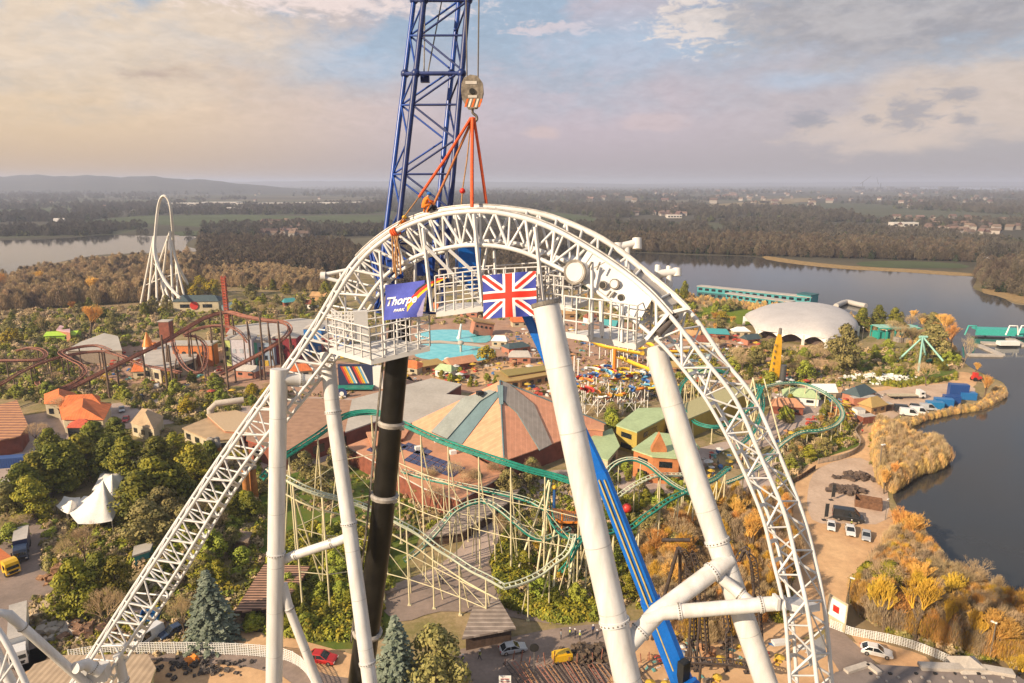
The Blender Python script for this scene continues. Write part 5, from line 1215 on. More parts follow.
def gable(name, label, u, v, L_, W_, h, rh, rz, wm, rm, cat='house', hip=0, wins=2, group=None, chim=False, loc=None):
    c = loc or G(u, v, 0); t = thing(name, label, cat, (c.x,c.y,0), rz, group)
    MB().box((0,0,h/2), (L_,W_,h)).build('wall', wm, t, loc=(0,0,0)); o = .5; x, y = L_/2+o, W_/2+o; xr = x-hip
    b = MB(); vs = [(-x,-y,h),(x,-y,h),(x,y,h),(-x,y,h),(-xr,0,h+rh),(xr,0,h+rh)]; b.add(vs, [(0,1,5,4),(2,3,4,5),(1,2,5),(3,0,4),(0,3,2,1)]); rf = b.build('roof', rm, t, loc=(0,0,0))
    if chim: MB().box((L_*.3,0,h+rh), (.8,.8,1.8)).build('chimney', BRICK, rf, loc=(0,0,0))
    for k in range(wins):
        MB().box((-L_/2+L_*(k+.5)/wins,-W_/2-.02,h*.55), (L_/wins*.42,.1,h*.35)).build('window', GLASS, t, loc=(0,0,0))
    return t
SAL = stripes('salmon_seamed_roof', (.74,.36,.22), (.64,.29,.17), .7, .1, 'X', .7, .08)
SAL2 = stripes('salmon_seamed_roof_across', (.74,.36,.22), (.64,.29,.17), .7, .1, 'Y', .7, .08)
GREYR = stripes('grey_seamed_roof', (.36,.31,.27), (.29,.25,.22), .8, .15, 'X', .7, .08)
GREYF = mat('grey_flat_roof', (.46,.42,.37), .85, var=.08, scale=.12, col2=(.38,.345,.30), detail=8)
BLUEG = mat('blue_grey_roof', (.13,.20,.22), .6, var=.1, scale=.3)
TERRA = stripes('terracotta_roof', (.66,.19,.06), (.55,.15,.05), 1.2, .2, 'X', .8, .12)
REDW = mat('dark_red_wall', (.24,.07,.045), .85, var=.2, scale=.3); CREAMW = mat('cream_wall', (.52,.44,.30), .8, var=.12, scale=.3)
GREENR = mat('pale_green_roof', (.40,.50,.27), .75, var=.08, scale=.15); YELW = mat('mustard_wall', (.42,.31,.06), .8, var=.12, scale=.3); TANR = mat('tan_roof', (.46,.32,.19), .85, var=.12, scale=.3)
BROWNR = stripes('brown_plank_roof', (.40,.245,.155), (.34,.20,.13), .35, .1, 'Y', .85, .1)
# ---- the pyramid roofed hall
ph = thing('pyramid_hall', 'big hall with salmon pyramid roof crossed by blue grey raised bands, centre of the park', 'hall', G(505,450))
EZ, AZ_ = 6.0, 19.5
cf = G(504,461,EZ); clf = G(409,424,EZ); crt = G(606,424,EZ); apx = None
mid_ = (clf+crt)/2; mid2 = Vector((mid_.x, mid_.y, 0)); bk = clf+crt-cf
r = ray(500,381); apx = Vector((0,0,CH))+r*((AZ_-CH)/r.z); 
roof_part(ph, [cf, apx, clf], SAL2); roof_part(ph, [crt, apx, cf], SAL); roof_part(ph, [bk, apx, crt], SAL); roof_part(ph, [clf, apx, bk], SAL2)
inn = [mid2+(Vector((p.x,p.y,0))-mid2)*.95 for p in (cf, crt, bk, clf)]; MB().prism([(p.x,p.y) for p in inn], 0, EZ-.15).build('wall', REDW, ph)
def onplane(u, v, a, b_, c_, lift=0):
    n_ = (Vector(b_)-Vector(a)).cross(Vector(c_)-Vector(a)).normalized()
    if n_.z < 0: n_ = -n_
    r = ray(u, v); o = Vector((0,0,CH)); t = n_.dot(Vector(a)+n_*lift-o)/n_.dot(r); return o+r*t, n_
def band(pix, tri, lift, m, nm, side=None):
    tops = []; 
    for u, v in pix: p, n_ = onplane(u, v, *tri, lift=lift); tops.append(p)
    b = MB(); n = len(tops); lo = [p-n_*(lift+.05) for p in tops]; b.add(tops+lo, [tuple(range(n))], 0); b.add(tops+lo, [(i, i+n, (i+1)%n+n, (i+1)%n) for i in range(n)], 1); return b.build(nm, [m, side or m], ph)
band([(465,397),(489,389.5),(496,391),(480,401),(447,438.5),(431,431.5),(461,399)], (cf, apx, clf), .7, BLUEG if False else mat('slate_panel_roof', (.27,.29,.27), .7, var=.1, scale=.3), 'roof_band', BLUEG)
band([(497.5,391.5),(498,397),(462,444),(447.5,439.5),(480,402)], (cf, apx, clf), .25, BLUEG, 'roof_band')
band([(503,382),(508,383),(534,404),(552,444),(540,450),(517,412),(503,400)], (crt, apx, cf), .35, GREYR, 'roof_band', BLUEG)
band([(497,385),(503,385),(503,404),(499,404)], (cf, apx, clf), .25, BLUEG, 'ridge_cap')
MB().path([apx+Vector((0,0,.1)), cf+Vector((0,0,.1))], .28, 5).build('ridge_cap', BLUEG, ph)
MB().path([apx+Vector((0,0,.1)), crt+Vector((0,0,.1))], .25, 5).build('ridge_cap', BLUEG, ph)
p, _ = onplane(480,393, cf, apx, clf, 2.0); MB().box(p, (1.8,1.6,1.0), .5).build('roof_vent', BLACK, ph)
# ---- salmon annex in front with solar panels
sx_, sc_ = poly_build('annex', 'low salmon roofed annex with dark solar panels, behind the black crane boom', [(346,446),(404,424),(440,437),(505,474),(460,500),(424,488)], 5.0, BRICK, mat('salmon_flat_roof', (.56,.27,.15), .8, var=.1, scale=.12), fascia=mat('white_fascia', (.6,.55,.5), .7))
SOL = mat('solar_cell', (.025,.035,.11), .15, var=.1, spec=.8)
for (o_, du, dv, nu, nv_) in (((366,450),(6.2,2.2),(4.6,-3.3),4,4),((403,460),(6.2,2.2),(4.6,-3.3),8,3),((400,448),(6.2,2.2),(4.2,-3.0),4,2)):
    ar = thing('solar_array', 'dark solar panels on the annex roof, %s' % ('left group by the boom' if o_[1] == 450 else 'large front group' if o_[1] == 460 else 'narrow back group'), 'solar panels', G(o_[0]+12,o_[1],5.02))
    for i in range(nu):
        for j in range(nv_):
            q = [G(o_[0]+du[0]*(i+a)+dv[0]*(j+b_), o_[1]+du[1]*(i+a)+dv[1]*(j+b_), 5.12) for a, b_ in ((.05,.05),(.92,.05),(.92,.92),(.05,.92))]
            MB().prism([(p.x,p.y) for p in q], 5.03, 5.14).build('panel', SOL, ar)
for (u, v) in ((418,448),(453,452),(437,440)): tag(MB().box(G(u,v,5.5), (1.6,1.2,1.0), .4).build('roof_unit', WHITE_FAR), 'white ventilation unit on the annex roof at its %s end' % ('left' if u < 430 else 'right' if u > 450 else 'back'), 'roof unit')
# ---- grey flat roofed sheds behind
poly_build('shed', 'wide grey flat roofed shed with dark red walls left of the pyramid roof', [(352,399),(432,378),(462,384),(446,394),(470,396),(409,424),(390,416),(345,432)], 6.5, REDW, GREYF, fascia=PALEROOF)
poly_build('shed', 'brown plank roofed shed with red fascia behind the tall white left columns', [(250,410),(306,398),(352,400),(392,416),(330,436),(282,452),(246,440)], 5.5, BRICK, BROWNR, fascia=mat('red_fascia', (.36,.07,.04), .8), wins=6)
poly_build('shed', 'small salmon roofed block half hidden by the dark boom', [(366,432),(410,428),(404,438),(372,447)], 6.0, REDW, MATS['salmon_flat_roof'])
poly_build('kiosk', 'long low tan roofed stall behind the shed with grey roof', [(494,372),(548,368),(552,374),(520,380),(498,382)], 3.5, OCH, mat('mustard_flat_roof', (.42,.28,.10), .85, var=.1), wins=3)
poly_build('kiosk', 'olive roofed hall edge behind the slide column', [(500,370),(556,364),(560,368),(508,376)], 4.2, REDW, mat('olive_roof', (.30,.23,.07), .85, var=.1))
# ---- green roofed buildings right of the tall column
poly_build('hall', 'mustard walled hall with pale green flat roof between the two right columns', [(616,425),(638,408),(676,407),(664,418),(637,432)], 7.0, YELW, GREENR, over=.2, wins=9)
poly_build('hall', 'long mustard walled hall running right behind the tall right column', [(664,412),(716,390),(752,384),(756,390),(700,414),(676,424)], 6.5, YELW, mat('straw_roof', (.42,.38,.20), .85, var=.1), over=.2)
t, c = poly_build('church', 'orange brick themed church with pale green roof and pointed gables', [(632,449),(656,432),(690,436),(700,448),(680,458),(652,456)], 7.5, mat('orange_brick_wall', (.50,.19,.07), .85, var=.15, scale=.4), GREENR, wins=4)
for (u, v, s_) in ((658,462,2.4),(688,462,2.6)):
    q = G(u, v, 4.5); b = MB(); b.box((q.x,q.y,4.2), (s_*1.6,1.6,8.4)); x, y = q.x, q.y
    b.add([(x-s_*.8,y-.8,8.4),(x+s_*.8,y-.8,8.4),(x+s_*.8,y+.8,8.4),(x-s_*.8,y+.8,8.4),(x,y-.8,12.5),(x,y+.8,12.5)], [(0,1,4),(2,3,5),(1,2,5,4),(3,0,4,5)]); b.build('gable', MATS['orange_brick_wall'], t)
q = G(672,474,0); MB().box((q.x,q.y,1.6), (7,4,3.2), .2).build('porch', REDW, t); MB().add([(q.x-4.5,q.y-3,3.2),(q.x+4.5,q.y-2,3.2),(q.x+4.5,q.y+2,5.4),(q.x-4.5,q.y+1,5.4)], [(0,1,2,3)]).build('porch_roof', TERRA, t)
poly_build('hall', 'pale green roofed house with cream walls beside the blue boom', [(588,438),(612,428),(620,446),(608,460),(594,456)], 5.0, CREAMW, GREENR, wins=5)
poly_build('shed', 'salmon roofed end block right of the pyramid roof', [(576,414),(604,424),(604,430),(582,428)], 7, PINKW, MATS['salmon_flat_roof'])
# ---- left side: terracotta roofs
def hiproof(name, label, pix, h, rh, wm, rm, ridge=.4, cat='building', wins=3):
    """four seen eave corners (front-left, front-right, back-right, back-left) and a ridge along the longer side"""
    c = [G(u, v, h) for u, v in pix]; ctr = sum(c, Vector((0,0,0)))/4; t = thing(name, label, cat, (ctr.x,ctr.y,0))
    MB().prism([((p.x-ctr.x)*.93+ctr.x, (p.y-ctr.y)*.93+ctr.y) for p in c], 0, h-.05).build('wall', wm, t)
    if (c[1]-c[0]).length > (c[2]-c[1]).length: a, e = (c[0]+c[3])/2, (c[1]+c[2])/2; q = (0,1,2,3)
    else: a, e = (c[0]+c[1])/2, (c[2]+c[3])/2; q = (1,2,3,0)
    a2 = a.lerp(e, ridge/2)+Vector((0,0,rh)); e2 = a.lerp(e, 1-ridge/2)+Vector((0,0,rh)); vs = [c[i] for i in q]+[a2, e2]
    b = MB(); b.add(vs, [(0,1,5,4),(2,3,4,5),(1,2,5),(3,0,4),(3,2,1,0)]); b.build('roof', rm, t)
    d = c[1]-c[0]; m = wins; rz = math.atan2(d.y, d.x)
    for k in range(m):
        p = c[0].lerp(c[1], (k+.5)/m); p = ctr+(p-ctr)*.935; MB().box((p.x,p.y,h*.5), (d.length/m*.4,.25,h*.35), rz).build('window', GLASS, t)
    return t
hiproof('house', 'terracotta roofed house with broad front gable above the dark evergreens', [(62,420),(104,420),(112,404),(58,404)], 4.5, 3.0, CREAMW, TERRA)
hiproof('house', 'terracotta roofed house at the back left of the terracotta group', [(44,404),(76,404),(76,393),(44,394)], 5.0, 2.5, CREAMW, TERRA)
hiproof('house', 'long narrow terracotta roofed house behind the broad gable', [(62,406),(101,404),(100,396),(62,398)], 5.6, 2.2, CREAMW, TERRA)
hiproof('porch', 'small red roofed porch at the front of the terracotta house', [(66,428),(98,428),(94,420),(72,420)], 3.4, 1.6, BLACK, mat('red_tile_roof', (.55,.10,.05), .8, var=.15), .8)
gable('house', 'small terracotta roofed hut beyond the rust brown track', 152, 376, 11, 7, 3.0, 2.4, .12, CREAMW, TERRA)
hiproof('house', 'tan hipped roof hut just above the evergreens', [(130,423),(154,430),(164,416),(142,408)], 4.0, 2.6, CREAMW, TANR, .8)
STR = stripes('striped_plank_roof', (.55,.27,.13), (.28,.13,.08), .45, .45, 'Y', .8, .1)
poly_build('barn', 'barn with striped orange and brown roof at the left edge', [(-30,412),(6,403),(17,400),(28,425),(20,436),(-30,446)], 5.0, REDW, STR)
poly_build('kiosk', 'low white flat roofed cabin at the left edge below the blue caravan', [(8,488),(26,481),(44,484),(38,492),(14,496)], 3.2, CREAMW, PALEROOF)
poly_build('kiosk', 'grey roofed shed cut by the left edge', [(-30,480),(10,478),(12,490),(-30,498)], 3.6, REDW, GREYF)
poly_build('pavilion', 'pale tan roofed pavilion left of the rising truss', [(182,428),(206,418),(232,424),(240,438),(210,440)], 4.0, CREAMW, TANR, wins=4)
poly_build('pavilion', 'rounded tan roofed pavilion directly behind the rising truss', [(206,414),(236,410),(262,418),(256,432),(224,430)], 5.0, PINKW, mat('sand_roof', (.52,.38,.24), .85, var=.1), wins=4)
p = G(212,428,0); t = thing('pipe_gate', 'fat white bent pipe on the pavilion roof', 'pipe', p); MB().path([(p.x,p.y,0),(p.x,p.y,6),(p.x+1.6,p.y+1,7.6),(p.x+9,p.y+4,7.8)], 1.0, 10).build('pipe', CONC, t)
# orange log pylons beside the rising truss
for i, (u, v, hh, lab) in enumerate(((214,470,11,'left'),(220,472,12,'right'))):
    p = G(u, v, 0); t = thing('log_pillar', 'thick orange brown log pillar with grey rock top, the %s one of the pair' % lab, 'pillar', p); MB().tube(p, (p.x,p.y,hat(u,446,p)), 1.0, .9, 10).build('shaft', mat('orange_log', (.50,.20,.05), .8, var=.2, scale=.8), t)
    b = MB(); rr = random.Random(i)
    for k in range(7): b.sphere((p.x+rr.uniform(-1.3,1.3),p.y+rr.uniform(-1,1),hat(u,446,p)+rr.uniform(0,1.6)), rr.uniform(.6,1.0), 7, 5)
    b.build('rock_top', mat('grey_rock', (.30,.26,.22), .9, var=.2, scale=1), t)
for i, (u, v, lab) in enumerate(((248,504,'lower left'),(255,500,'lower right'))):
    p = G(u, v, 0); t = thing('log_pillar', 'thick orange log pillar behind the truss, the %s of the pair' % lab, 'pillar', p); MB().tube(p, (p.x,p.y,hat(u,468,p)), .9, .8, 10).build('shaft', MATS['orange_log'], t); MB().tube((p.x,p.y,hat(u,468,p)),(p.x,p.y,hat(u,468,p)+.6), 1.1, 1.0, 10).build('cap', MATS['grey_rock'], t)
# ---- colourful themed street
cols = [((.55,.62,.20),(236,366),10,11,'lime green'),((.62,.58,.62),(243,368),9,12,'pink and cream'),((.10,.50,.32),(260,366),7,10,'jade green'),((.30,.38,.48),(267,366),7,10,'steel blue'),((.26,.03,.04),(284,364),12,11,'crimson'),((.03,.20,.55),(314,356),8,12,'bright blue'),((.30,.09,.08),(330,358),7,9,'brick red'),((.20,.32,.65),(342,358),6,11,'pale blue')]
for i, (cc, (u, v), wd, hh, nm) in enumerate(cols):
    p = G(u, v, 0); t = thing('themed_house', '%s themed house front in the colourful street left of the arch' % nm, 'house', (p.x,p.y,0), .05); m = mat('facade_%d' % i if False else 'render_'+nm.replace(' ', '_'), cc, .8, var=.1)
    wd *= .95; MB().box((0,4,hh/2), (wd,8,hh)).build('wall', m, t, loc=(0,0,0))
    b = MB(); b.add([(-wd/2-.3,-.2,hh),(wd/2+.3,-.2,hh),(wd/2+.3,8.2,hh),(-wd/2-.3,8.2,hh),(-.5,-.2,hh+1.6),(-.5,8.2,hh+1.6)], [(0,1,4),(2,3,5),(1,2,5,4),(3,0,4,5),(0,3,2,1)]); b.build('roof', PALEROOF, t, loc=(0,0,0))
    for r_ in range(2):
        for k in range(3):
            MB().box((-wd/2+wd*(k+.5)/3,-.06,2.2+r_*3.6+1.4), (wd/3*.45,.14,1.7)).build('window', mat('pale_window', (.5,.55,.6), .3) if i in (5,7,1) else GLASS, t, loc=(0,0,0))
    MB().box((0,-.08,1.2), (1.6,.18,2.4)).build('door', mat('door_yellow', (.6,.4,.05), .6) if i % 2 else BLACK, t, loc=(0,0,0))
poly_build('hall', 'long pale roofed hall behind the colourful street', [(226,334),(232,326),(300,318),(345,322),(350,331),(300,335)], 9.5, CREAMW, PALEROOF)
p = G(196,380,0); t = thing('funnel_house', 'orange round fronted themed house with dark eyes like windows', 'house', (G(195,366).x,G(195,366).y,0)); q = G(195,366,0)
MB().box((q.x,q.y+2,4.5), (16,6,9)).build('wall', mat('orange_render', (.62,.20,.06), .8, var=.1), t)
for dx in (-3.5,1,4.5): MB().tube((q.x+dx,q.y-1.1,5.6),(q.x+dx,q.y-.9,5.6), .9, .9, 10).build('window', BLACK, t)
MB().box((q.x-1,q.y-1.1,1.6), (3,.3,3)).build('door', BLACK, t)
MB().box((q.x,q.y+2,9.3), (17,7,.6)).build('roof', PALEROOF, t)
poly_build('hall', 'white roofed hall left of the orange themed house', [(142,366),(146,350),(176,340),(200,344),(196,358),(160,370)], 5.5, CREAMW, PALEROOF, wins=5)
q = G(150,362,0); t = thing('spire', 'ornate orange and white pointed spire beside the white roofed hall', 'spire', q)
b = MB(); b.tube((q.x,q.y,0),(q.x,q.y,7),2.2,2.0,8); b.build('shaft', WHITE_FAR, t); MB().tube((q.x,q.y,7),(q.x,q.y,13),2.4,.1,8).build('cone_roof', CL['orange'], t); MB().tube((q.x+2.6,q.y,0),(q.x+2.6,q.y,8.5),1.0,.9,8).build('turret', mat('orange_render', (.62,.20,.06), .8), t)
q = G(168,342,0); t = thing('brick_block', 'square red brick block on the white roofed hall', 'block', q); q = G(169,352,0); zt = hat(169,321,q); MB().box((q.x,q.y,zt/2), (4.5,4,zt)).build('wall', BRICK, t); MB().box((q.x,q.y,zt+.15), (5,4.5,.4)).build('coping', PALEROOF, t)
poly_build('warehouse', 'long grey walled shed with slanted roof behind the rust brown track', [(66,350),(80,342),(104,333),(118,336),(122,350)], 6, mat('grey_board_wall', (.28,.22,.17), .85, var=.15), GREYF)
poly_build('kiosk', 'low grey block left of the slanted shed', [(66,352),(78,347),(80,352),(70,356)], 4, MATS['grey_board_wall'], PALEROOF)
gable('stall', 'small lime green roofed stall with pink top among the left trees', 64, 340, 13, 7, 3, 1.4, .2, mat('lime_wall', (.35,.55,.05), .8), mat('lime_roof', (.40,.62,.06), .8))
poly_build('canopy', 'pale pink flat canopy behind the lime roofed stall', [(56,330),(60,325),(70,328),(70,332)], 5, PINKW, mat('pink_roof', (.62,.38,.40), .8))
t = gable('station', 'cream station with round red emblem at the foot of the top hat coaster', 200, 310, 26, 10, 6, 3, .05, CREAMW, mat('dark_slate_roof', (.06,.09,.10), .7), hip=4)
MB().tube((-1,-5.2,3.6),(-1,-5.5,3.6),2.4,2.4,14).build('emblem', CL['red'], t, loc=(0,0,0))
tag(MB().prism([(p.x,p.y) for p in [G(u,v,0) for u,v in ((222,312),(232,308),(236,314),(226,318))]], 0, 4).build('shed', BLUEG), 'blue grey shed right of the cream station building', 'shed')
# striped ride front and signs under the platform
t = thing('ride_backdrop', 'dark backdrop board painted with rainbow chevrons under the left platform', 'ride backdrop', G(358,388)); q = G(357,388,0)
MB().box((q.x,q.y,5), (13,1.2,8)).build('board', mat('night_blue_board', (.02,.03,.08), .6), t)
for k, cc in enumerate(('red','orange','yellow','sky','white')):
    for s_ in (0, 1):
        b = MB(); x0 = q.x-5.6+k*.7+s_*4.3; y = q.y-.64; b.add([(x0,y,8.4),(x0+.6,y,8.4),(x0+3.3,y,2),(x0+2.7,y,2)], [(3,2,1,0)]); b.build('stripe', CL[cc], t)
MB().box((q.x,q.y-3,1.2), (13.5,4,.5)).build('platform', GREENT, t); MB().box((q.x+8,q.y,4.2), (3.4,2,8.4)).build('white_wing', WHITE_FAR, t)
q = G(342,398,0); t = thing('sign_board', 'dark blue round topped sign with pale emblem beside the left support column', 'sign', q); MB().tube((q.x,q.y,1.8),(q.x,q.y+.3,1.8),1.8,1.8,16).build('board', mat('navy_board', (.02,.04,.14), .6), t); MB().box((q.x,q.y+.1,.4), (2.6,.3,.8)).build('foot', WHITE_FAR, t); MB().tube((q.x,q.y-.1,1.6),(q.x,q.y-.02,1.6),.8,.8,12).build('emblem', WHITE_FAR, t)
# small sheds and stalls sprinkled on the central plaza, each its own colour
rr = random.Random(12); kinds = [('terracotta', TERRA),('pale grey', PALEROOF),('ochre', OCH),('brick red', BRICK),('dull teal', TEALW),('white', WHITE_FAR),('dark slate', MATS['dark_slate_roof']),('mustard', MATS['mustard_flat_roof']),('pale green', GREENR),('salmon', MATS['salmon_flat_roof'])]
spots = [(520,326,'right of the pools behind the union flag'),(540,322,'behind the slide column top'),(566,318,'behind the right platform'),(590,322,'left of the yellow flumes'),(610,330,'beyond the yellow flumes'),(500,346,'at the right end of the lower pool'),(516,352,'beside the yellow bush by the pool'),
 (430,370,'just below the pools'),(446,376,'between the pools and the grey shed'),(460,368,'below the pool fountain'),(412,372,'right of the black boom head'),(520,362,'below the yellow bush'),(690,340,'inside the falling truss top'),(705,346,'below the pale pool'),(716,338,'near the bright grass'),(740,336,'left of the domed hall'),
 (750,344,'at the foot of the domed hall'),(672,372,'behind the right column'),(700,378,'inside the green loop'),(560,356,'left of the slide jumble'),(300,376,'in front of the crimson house'),(250,376,'in front of the jade green house'),(320,300,'beyond the colourful street'),(310,308,'left of the track bracket'),(290,306,'behind the red tower'),(822,398,'inside the big green curve'),(858,400,'at the start of the shore path'),(872,412,'above the reed bed'),(800,402,'in the middle of the green curve'),(786,412,'left inside the green curve'),(440,312,'under the middle walkway'),(470,316,'behind the tilted themed house'),(508,316,'behind the union flag')]
for i, (u, v, where) in enumerate(spots):
    nm, m = kinds[i % 10]; s_ = rr.uniform(.8, 1.5); wm = (CREAMW, PINKW, OCH, WHITE_FAR, BRICK)[i % 5]
    gable('stall', '%s roofed stall %s' % (nm, where), u, v, 8*s_, 5*s_, 2.8, 1.5+rr.random()*1.2, rr.uniform(-.6,.6), wm, m, 'stall', hip=rr.choice((0,1.5,2.5)), wins=2)
# ---- white peaked tent
tn = thing('tent', 'white peaked marquee tent among the dark evergreens', 'tent', G(95,508)); MEM = mat('white_membrane', (.75,.71,.66), .6, var=.04, scale=.4)
def tentpiece(pk, pkz, rim, rz_):
    p0 = G(*pk, pkz); rp = [G(u, v, rz_) for u, v in rim]; n = len(rp); b = MB(); lv = 6; vs = []
    for j in range(lv+1):
        k = j/lv
        for i in range(n*3):
            a = rp[i//3].lerp(rp[(i//3+1) % n], (i % 3)/3); sag = 0 if i % 3 == 0 else .5; q = a.lerp(p0, k); vs.append((q.x, q.y, rz_+(pkz-rz_)*k**1.7-sag*(1-k)*.5))
    m = n*3; b.add(vs, [(j*m+i, j*m+(i+1) % m, (j+1)*m+(i+1) % m, (j+1)*m+i) for j in range(lv) for i in range(m)], 0, True); b.build('canopy', MEM, tn)
    for p in rp: MB().tube((p.x,p.y,0), p, .12, .12, 6).build('pole', STEEL, tn)
tentpiece((103,480), 10, [(66,508),(78,524),(112,521),(120,502),(106,494),(84,496)], 3.2)
tentpiece((112,474), 8, [(92,490),(112,496),(128,486),(122,470),(102,470)], 3.2)
tentpiece((72,500), 6, [(56,506),(68,514),(84,508),(80,497),(64,496)], 2.8)
# ---- dark wooden slatted canopy and covered walk behind
poly_build('pergola', 'brown slatted timber canopy left of the tall white column', [(264,564),(234,612),(262,608),(286,604),(310,566)], 3.4, mat('dark_timber', (.10,.06,.04), .85, var=.2), stripes('slatted_timber', (.42,.24,.16), (.09,.05,.035), 1.3, .5, 'Y', .85, .1), over=1.2)
poly_build('canopy', 'grey flat canopy roof among trees behind the rising truss', [(134,546),(154,541),(150,550),(132,556)], 3.0, TEALW, GREYF)
poly_build('cabin', 'small brown roofed cabin in the yellow shrubs', [(232,540),(240,530),(252,532),(248,542)], 3.0, mat('cabin_wood', (.20,.12,.08), .85), mat('cabin_roof', (.24,.17,.12), .85))
poly_build('canopy', 'grey boarded walkway roof right of the two high vis people', [(462,638),(476,598),(498,597),(516,628)], 3.0, MATS['dark_timber'], stripes('grey_board_roof', (.40,.33,.28), (.24,.19,.16), .9, .25, 'Y', .9, .15), over=1.0)
poly_build('canopy', 'dark low roof above the wave shaped track', [(420,538),(440,520),(500,490),(520,489),(512,500),(462,532)], 2.6, MATS['dark_timber'], MATS['grey_board_roof'], over=.8)
t, c = poly_build('play_tower', 'orange timber viewing platform with blue pole beside the tall column', [(546,514),(552,508),(578,512),(580,522),(560,522)], 4.5, MATS['dark_timber'], CL['orange'], over=1.5)
for (u, v) in ((550,516),(562,521),(578,520),(576,511)): q = G(u,v,4.5); MB().tube((q.x,q.y,0),(q.x,q.y,7), .2, .2, 6).build('post', CL['orange'], t)
for (u, v, u2, v2) in ((548,514,562,521),(562,521,580,521)):
    a, e = G(u,v,4.5), G(u2,v2,4.5)
    for k in range(9): q = a.lerp(e, k/8); MB().box((q.x,q.y,5.3), (.2,.2,1.6)).build('baluster', BLUEG, t)
q = G(554,506,4.5); MB().tube((q.x,q.y,0),(q.x,q.y,8.5), .35, .35, 8).build('blue_pole', CL['blue'], t); MB().sphere((q.x,q.y,9), .55, 8, 6).build('knob', CL['yellow'], t)
# ---- bottom edge: cream roofed workshop, grey roof on the right, board and fences
poly_build('workshop', 'cream corrugated roof workshop at the bottom left edge', [(18,684),(34,664),(62,655),(148,654),(156,668),(150,684),(90,700),(10,706)], 4.0, mat('pale_yellow_wall', (.55,.50,.25), .8), stripes('corrugated_cream', (.46,.34,.23), (.37,.27,.18), 1.1, .5, 'X', .8, .1), fascia=MATS['pale_yellow_wall'])
gr, c = poly_build('flat_roof_building', 'long grey roofed building cut by the bottom right edge', [(836,672),(868,664),(925,667),(1012,672),(1040,690),(1060,720),(820,730),(800,700)], 5.0, CREAMW, mat('grey_membrane_roof', (.21,.17,.15), .85, var=.1, scale=.1, col2=(.18,.145,.13)), over=.3, fascia=CONC)
def upstand(par, pts, z0, z1, m, w_=.35, nm='parapet'):
    w = [G(u, v, z1) for u, v in pts]; b = MB()
    for a, e in zip(w, w[1:]):
        d = (e-a).normalized(); s = Vector((-d.y,d.x,0))*w_/2; b.prism([a-s,e-s,e+s,a+s], z0, z1)
    return b.build(nm, m, par)
upstand(gr, [(920,664.5),(985,667),(1014,672)], 5.0, 5.5, CONC, 1.4); upstand(gr, [(846,670),(868,663),(880,672)], 5.0, 5.4, CONC, .9)
q = G(968,665,5); b = MB(); b.add([(q.x-2.2,q.y-2,5),(q.x+2.2,q.y-2,5),(q.x+2.2,q.y+2,5),(q.x-2.2,q.y+2,5),(q.x,q.y,6.5)], [(0,1,4),(1,2,4),(2,3,4),(3,0,4)]); b.build('skylight', CONC, gr)
rr = random.Random(3)
for k in range(22): q = G(872+k*7+rr.uniform(-3,3), 674+(k % 3)*4, 5.0); MB().box((q.x,q.y,5.0+.1), (rr.uniform(.2,.5),.35,.2)).build('roof_unit', CONC if k % 3 else BLACK, gr)
def fence(name, label, pix, h, m, every=2.2, slats=3, closed=False):
    w = resample(crom([G(u,v,0) for u,v in pix], 6), every); t = thing(name, label, 'fence', w[0])
    b = MB()
    for a, e in zip(w, w[1:]):
        for k in range(slats): z = h*(k+.8)/slats; b.tube(a+Vector((0,0,z)), e+Vector((0,0,z)), .05, .05, 4)
        for k in range(5): q = a.lerp(e, k/5); b.box((q.x,q.y,h*.52), (.09,.09,h*.95))
    b.build('fence_panel', m, t)
    for p in w[:90]: MB().box((p.x,p.y,h/2), (.16,.16,h*1.04)).build('post', m, t)
    return t
fence('fence', 'white panelled fence curving round the yard at the bottom left', [(70,662),(110,656),(170,654),(230,655),(270,658),(292,663),(308,676),(318,700)], 2.2, WHITE_FAR, 2.0, 7)
fence('fence', 'grey picket fence along the inner edge of the sand area', [(818,464),(840,460),(856,453),(860,444),(855,434),(862,426)], 1.6, mat('grey_timber', (.35,.28,.22), .85), 1.6, 4)
fence('fence', 'white railing along the ramp beside the parked white car at the bottom right', [(830,628),(852,636),(880,641),(905,647),(928,655),(948,664)], 1.6, WHITE_FAR, 1.8, 6)
fence('fence', 'dark fence at the foot of the shrubs on the sand area', [(786,487),(800,480),(815,470)], 1.4, MATS['dark_timber'], 1.6, 3)
sg = thing('billboard', 'billboard with red and white poster leaning beside the ramp at the right', 'billboard', G(836,628)); a, e = G(826,622,0), G(845,634,0)
d = (e-a); b = MB(); n_ = Vector((d.y,-d.x,0)).normalized(); 
def bbp(s, z, o=0): p = a+d*s; return (p.x+n_.x*o, p.y+n_.y*o, z)
def slab(par, s0, s1, z0, z1, o0, o1, m, nm): b = MB(); vs = [bbp(s0,z0,o0),bbp(s1,z0,o0),bbp(s1,z1,o0),bbp(s0,z1,o0),bbp(s0,z0,o1),bbp(s1,z0,o1),bbp(s1,z1,o1),bbp(s0,z1,o1)]; b.add(vs, [(0,1,2,3),(7,6,5,4),(0,4,5,1),(1,5,6,2),(2,6,7,3),(3,7,4,0)]); return b.build(nm, m, par)
slab(sg, 0, 1, .3, 5.6, 0, .15, CREAMW, 'panel'); slab(sg, .08, .94, 1.9, 5.2, .16, .19, WHITE_FAR, 'poster'); slab(sg, .3, .62, 3.0, 4.2, .20, .23, CL['red'], 'poster_print'); slab(sg, .36, .62, 3.0, 3.9, .24, .26, FO, 'poster_print')
for s_ in (.1,.9): slab(sg, s_-.02, s_+.02, 0, 5.4, -.2, -.02, MATS['dark_timber'], 'post')
